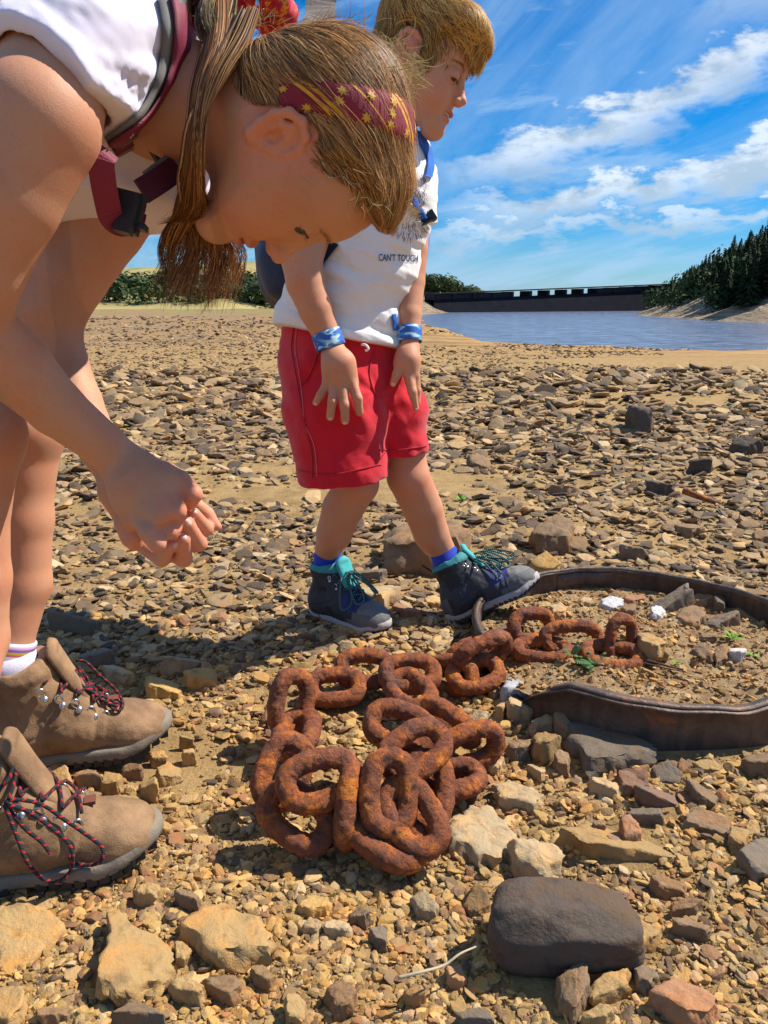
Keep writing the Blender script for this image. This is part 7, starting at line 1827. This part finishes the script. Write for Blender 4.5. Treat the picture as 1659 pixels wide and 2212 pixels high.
for bf, bb, lp in ((bfA, bA, P(50, 1260, 1.025)), (bfB, bB, P(-48, 1380, .87))):
    a0 = bf.w((.050, 0, .06)); a1_ = bf.w((.050, 0, .172)); cuff(a0, a1_, .036, .0375, 'sock', girl, m_gsock, .001, 40)
    lgd = lp-a1_; lgd /= np.linalg.norm(lgd); n_ = 40; V = []; UV = []; u = np.cross(lgd, FW); u /= np.linalg.norm(u); w = np.cross(lgd, u); rows = 9
    for i in range(rows):
        t = i/(rows-1)
        for k in range(n_): an = 2*math.pi*k/n_; rr = .0375+.0010*math.sin(an*40*.5)+(-.003 if i == rows-1 else 0); V.append(a1_+lgd*(t*.024-.004)+(u*math.cos(an)+w*math.sin(an))*rr); UV.append((t, 0))
    F = [(i*n_+k, i*n_+(k+1) % n_, (i+1)*n_+(k+1) % n_, (i+1)*n_+k) for i in range(rows-1) for k in range(n_)]
    mesh('sock_cuff', V, F, m_sockc, girl, True, None, np.array(UV))
    HP = [(.168, .024, .076), (.150, .027, .088), (.132, .031, .104), (.113, .035, .116), (.093, .0385, .130)]; pts = {}
    for i, (x, y, z) in enumerate(HP):
        for s2 in (-1, 1): hook(bf, (x, s2*y*1.06, z-.012), (0.1, s2*.85, .5), bb, 1.15); pts[(i, s2)] = np.array([x+.003, s2*y*.95, z+.004])
    for i in range(4):
        for s2 in (-1, 1):
            a = pts[(i, s2)]; b2 = pts[(i+1, -s2)]; mid_ = (a+b2)/2+np.array([.004, 0, .006]); tube_w([bf.w(a), bf.w(mid_), bf.w(b2)], .0021, 14, m_lace, 'lace', bb)
    V, F = box((.178, 0, .079), (.012, .014, .004)); mesh('lace_loop', bf.w(V), F, simple('brown_tab', (.16, .05, .03), .8, bs=900, bd=.001), bb, False)
    V, F, _ = tube([bf.w((.183, -.010, .0785)), bf.w((.183, .010, .0785))], .0016, 6)
# hanging bows, laid out in front of the leather
bcache = {}
def lace_px(reg, pts, bb, n, off=.004, dd=None, r_=.0022):
    bt = bcache.setdefault(bb.name, None) or bvh(bb); bcache[bb.name] = bt; pts = smooth_path([(*D(reg, *q), 0) for q in pts], n)[:, :2]; ds = []
    for q in pts:
        h, _ = ray(bt, q[0], q[1], off); ds.append(PX(h)[2] if h is not None else np.nan)
    ds = np.array(ds); ok = ~np.isnan(ds)
    ds = np.interp(np.arange(n), np.nonzero(ok)[0], ds[ok]) if ok.any() else np.full(n, dd)
    for _ in range(6): ds[1:-1] = np.minimum(ds[1:-1], .5*ds[1:-1]+.25*(ds[2:]+ds[:-2]))
    path = np.array([P(q[0], q[1], d-off) for q, d in zip(pts, ds)]); V, F, uv = tube(path, r_, 8); return mesh('lace', V, F, m_lace, bb, True, None, uv)
lace_px('R6', [(30, 1350), (130, 1335), (300, 1370), (480, 1490), (640, 1600), (735, 1680), (730, 1770), (650, 1805), (540, 1790), (500, 1740)], bB, 60)
lace_px('R6', [(30, 1365), (200, 1420), (400, 1560), (510, 1680), (515, 1830), (430, 1920), (310, 1905), (200, 1790), (130, 1620), (65, 1450), (30, 1370)], bB, 70, .007)
lace_px('R6', [(40, 1345), (100, 1450), (200, 1560), (300, 1640), (360, 1720)], bB, 40, .005)
lace_px('R6', [(-20, 1270), (60, 1190), (100, 1090), (110, 1180), (60, 1330)], bB, 40, .005)
lace_px('R6', [(545, 330), (620, 345), (720, 440), (830, 540), (885, 640), (860, 690), (790, 660), (700, 560), (620, 450), (560, 370)], bA, 60, .004)
lace_px('R6', [(560, 370), (600, 470), (680, 570), (780, 640), (850, 660)], bA, 40, .006)
lace_px('R6', [(550, 400), (520, 470), (450, 530), (440, 570)], bA, 24, .004)
lace_px('R6', [(560, 420), (600, 520), (760, 600), (860, 650)], bA, 30, .006)
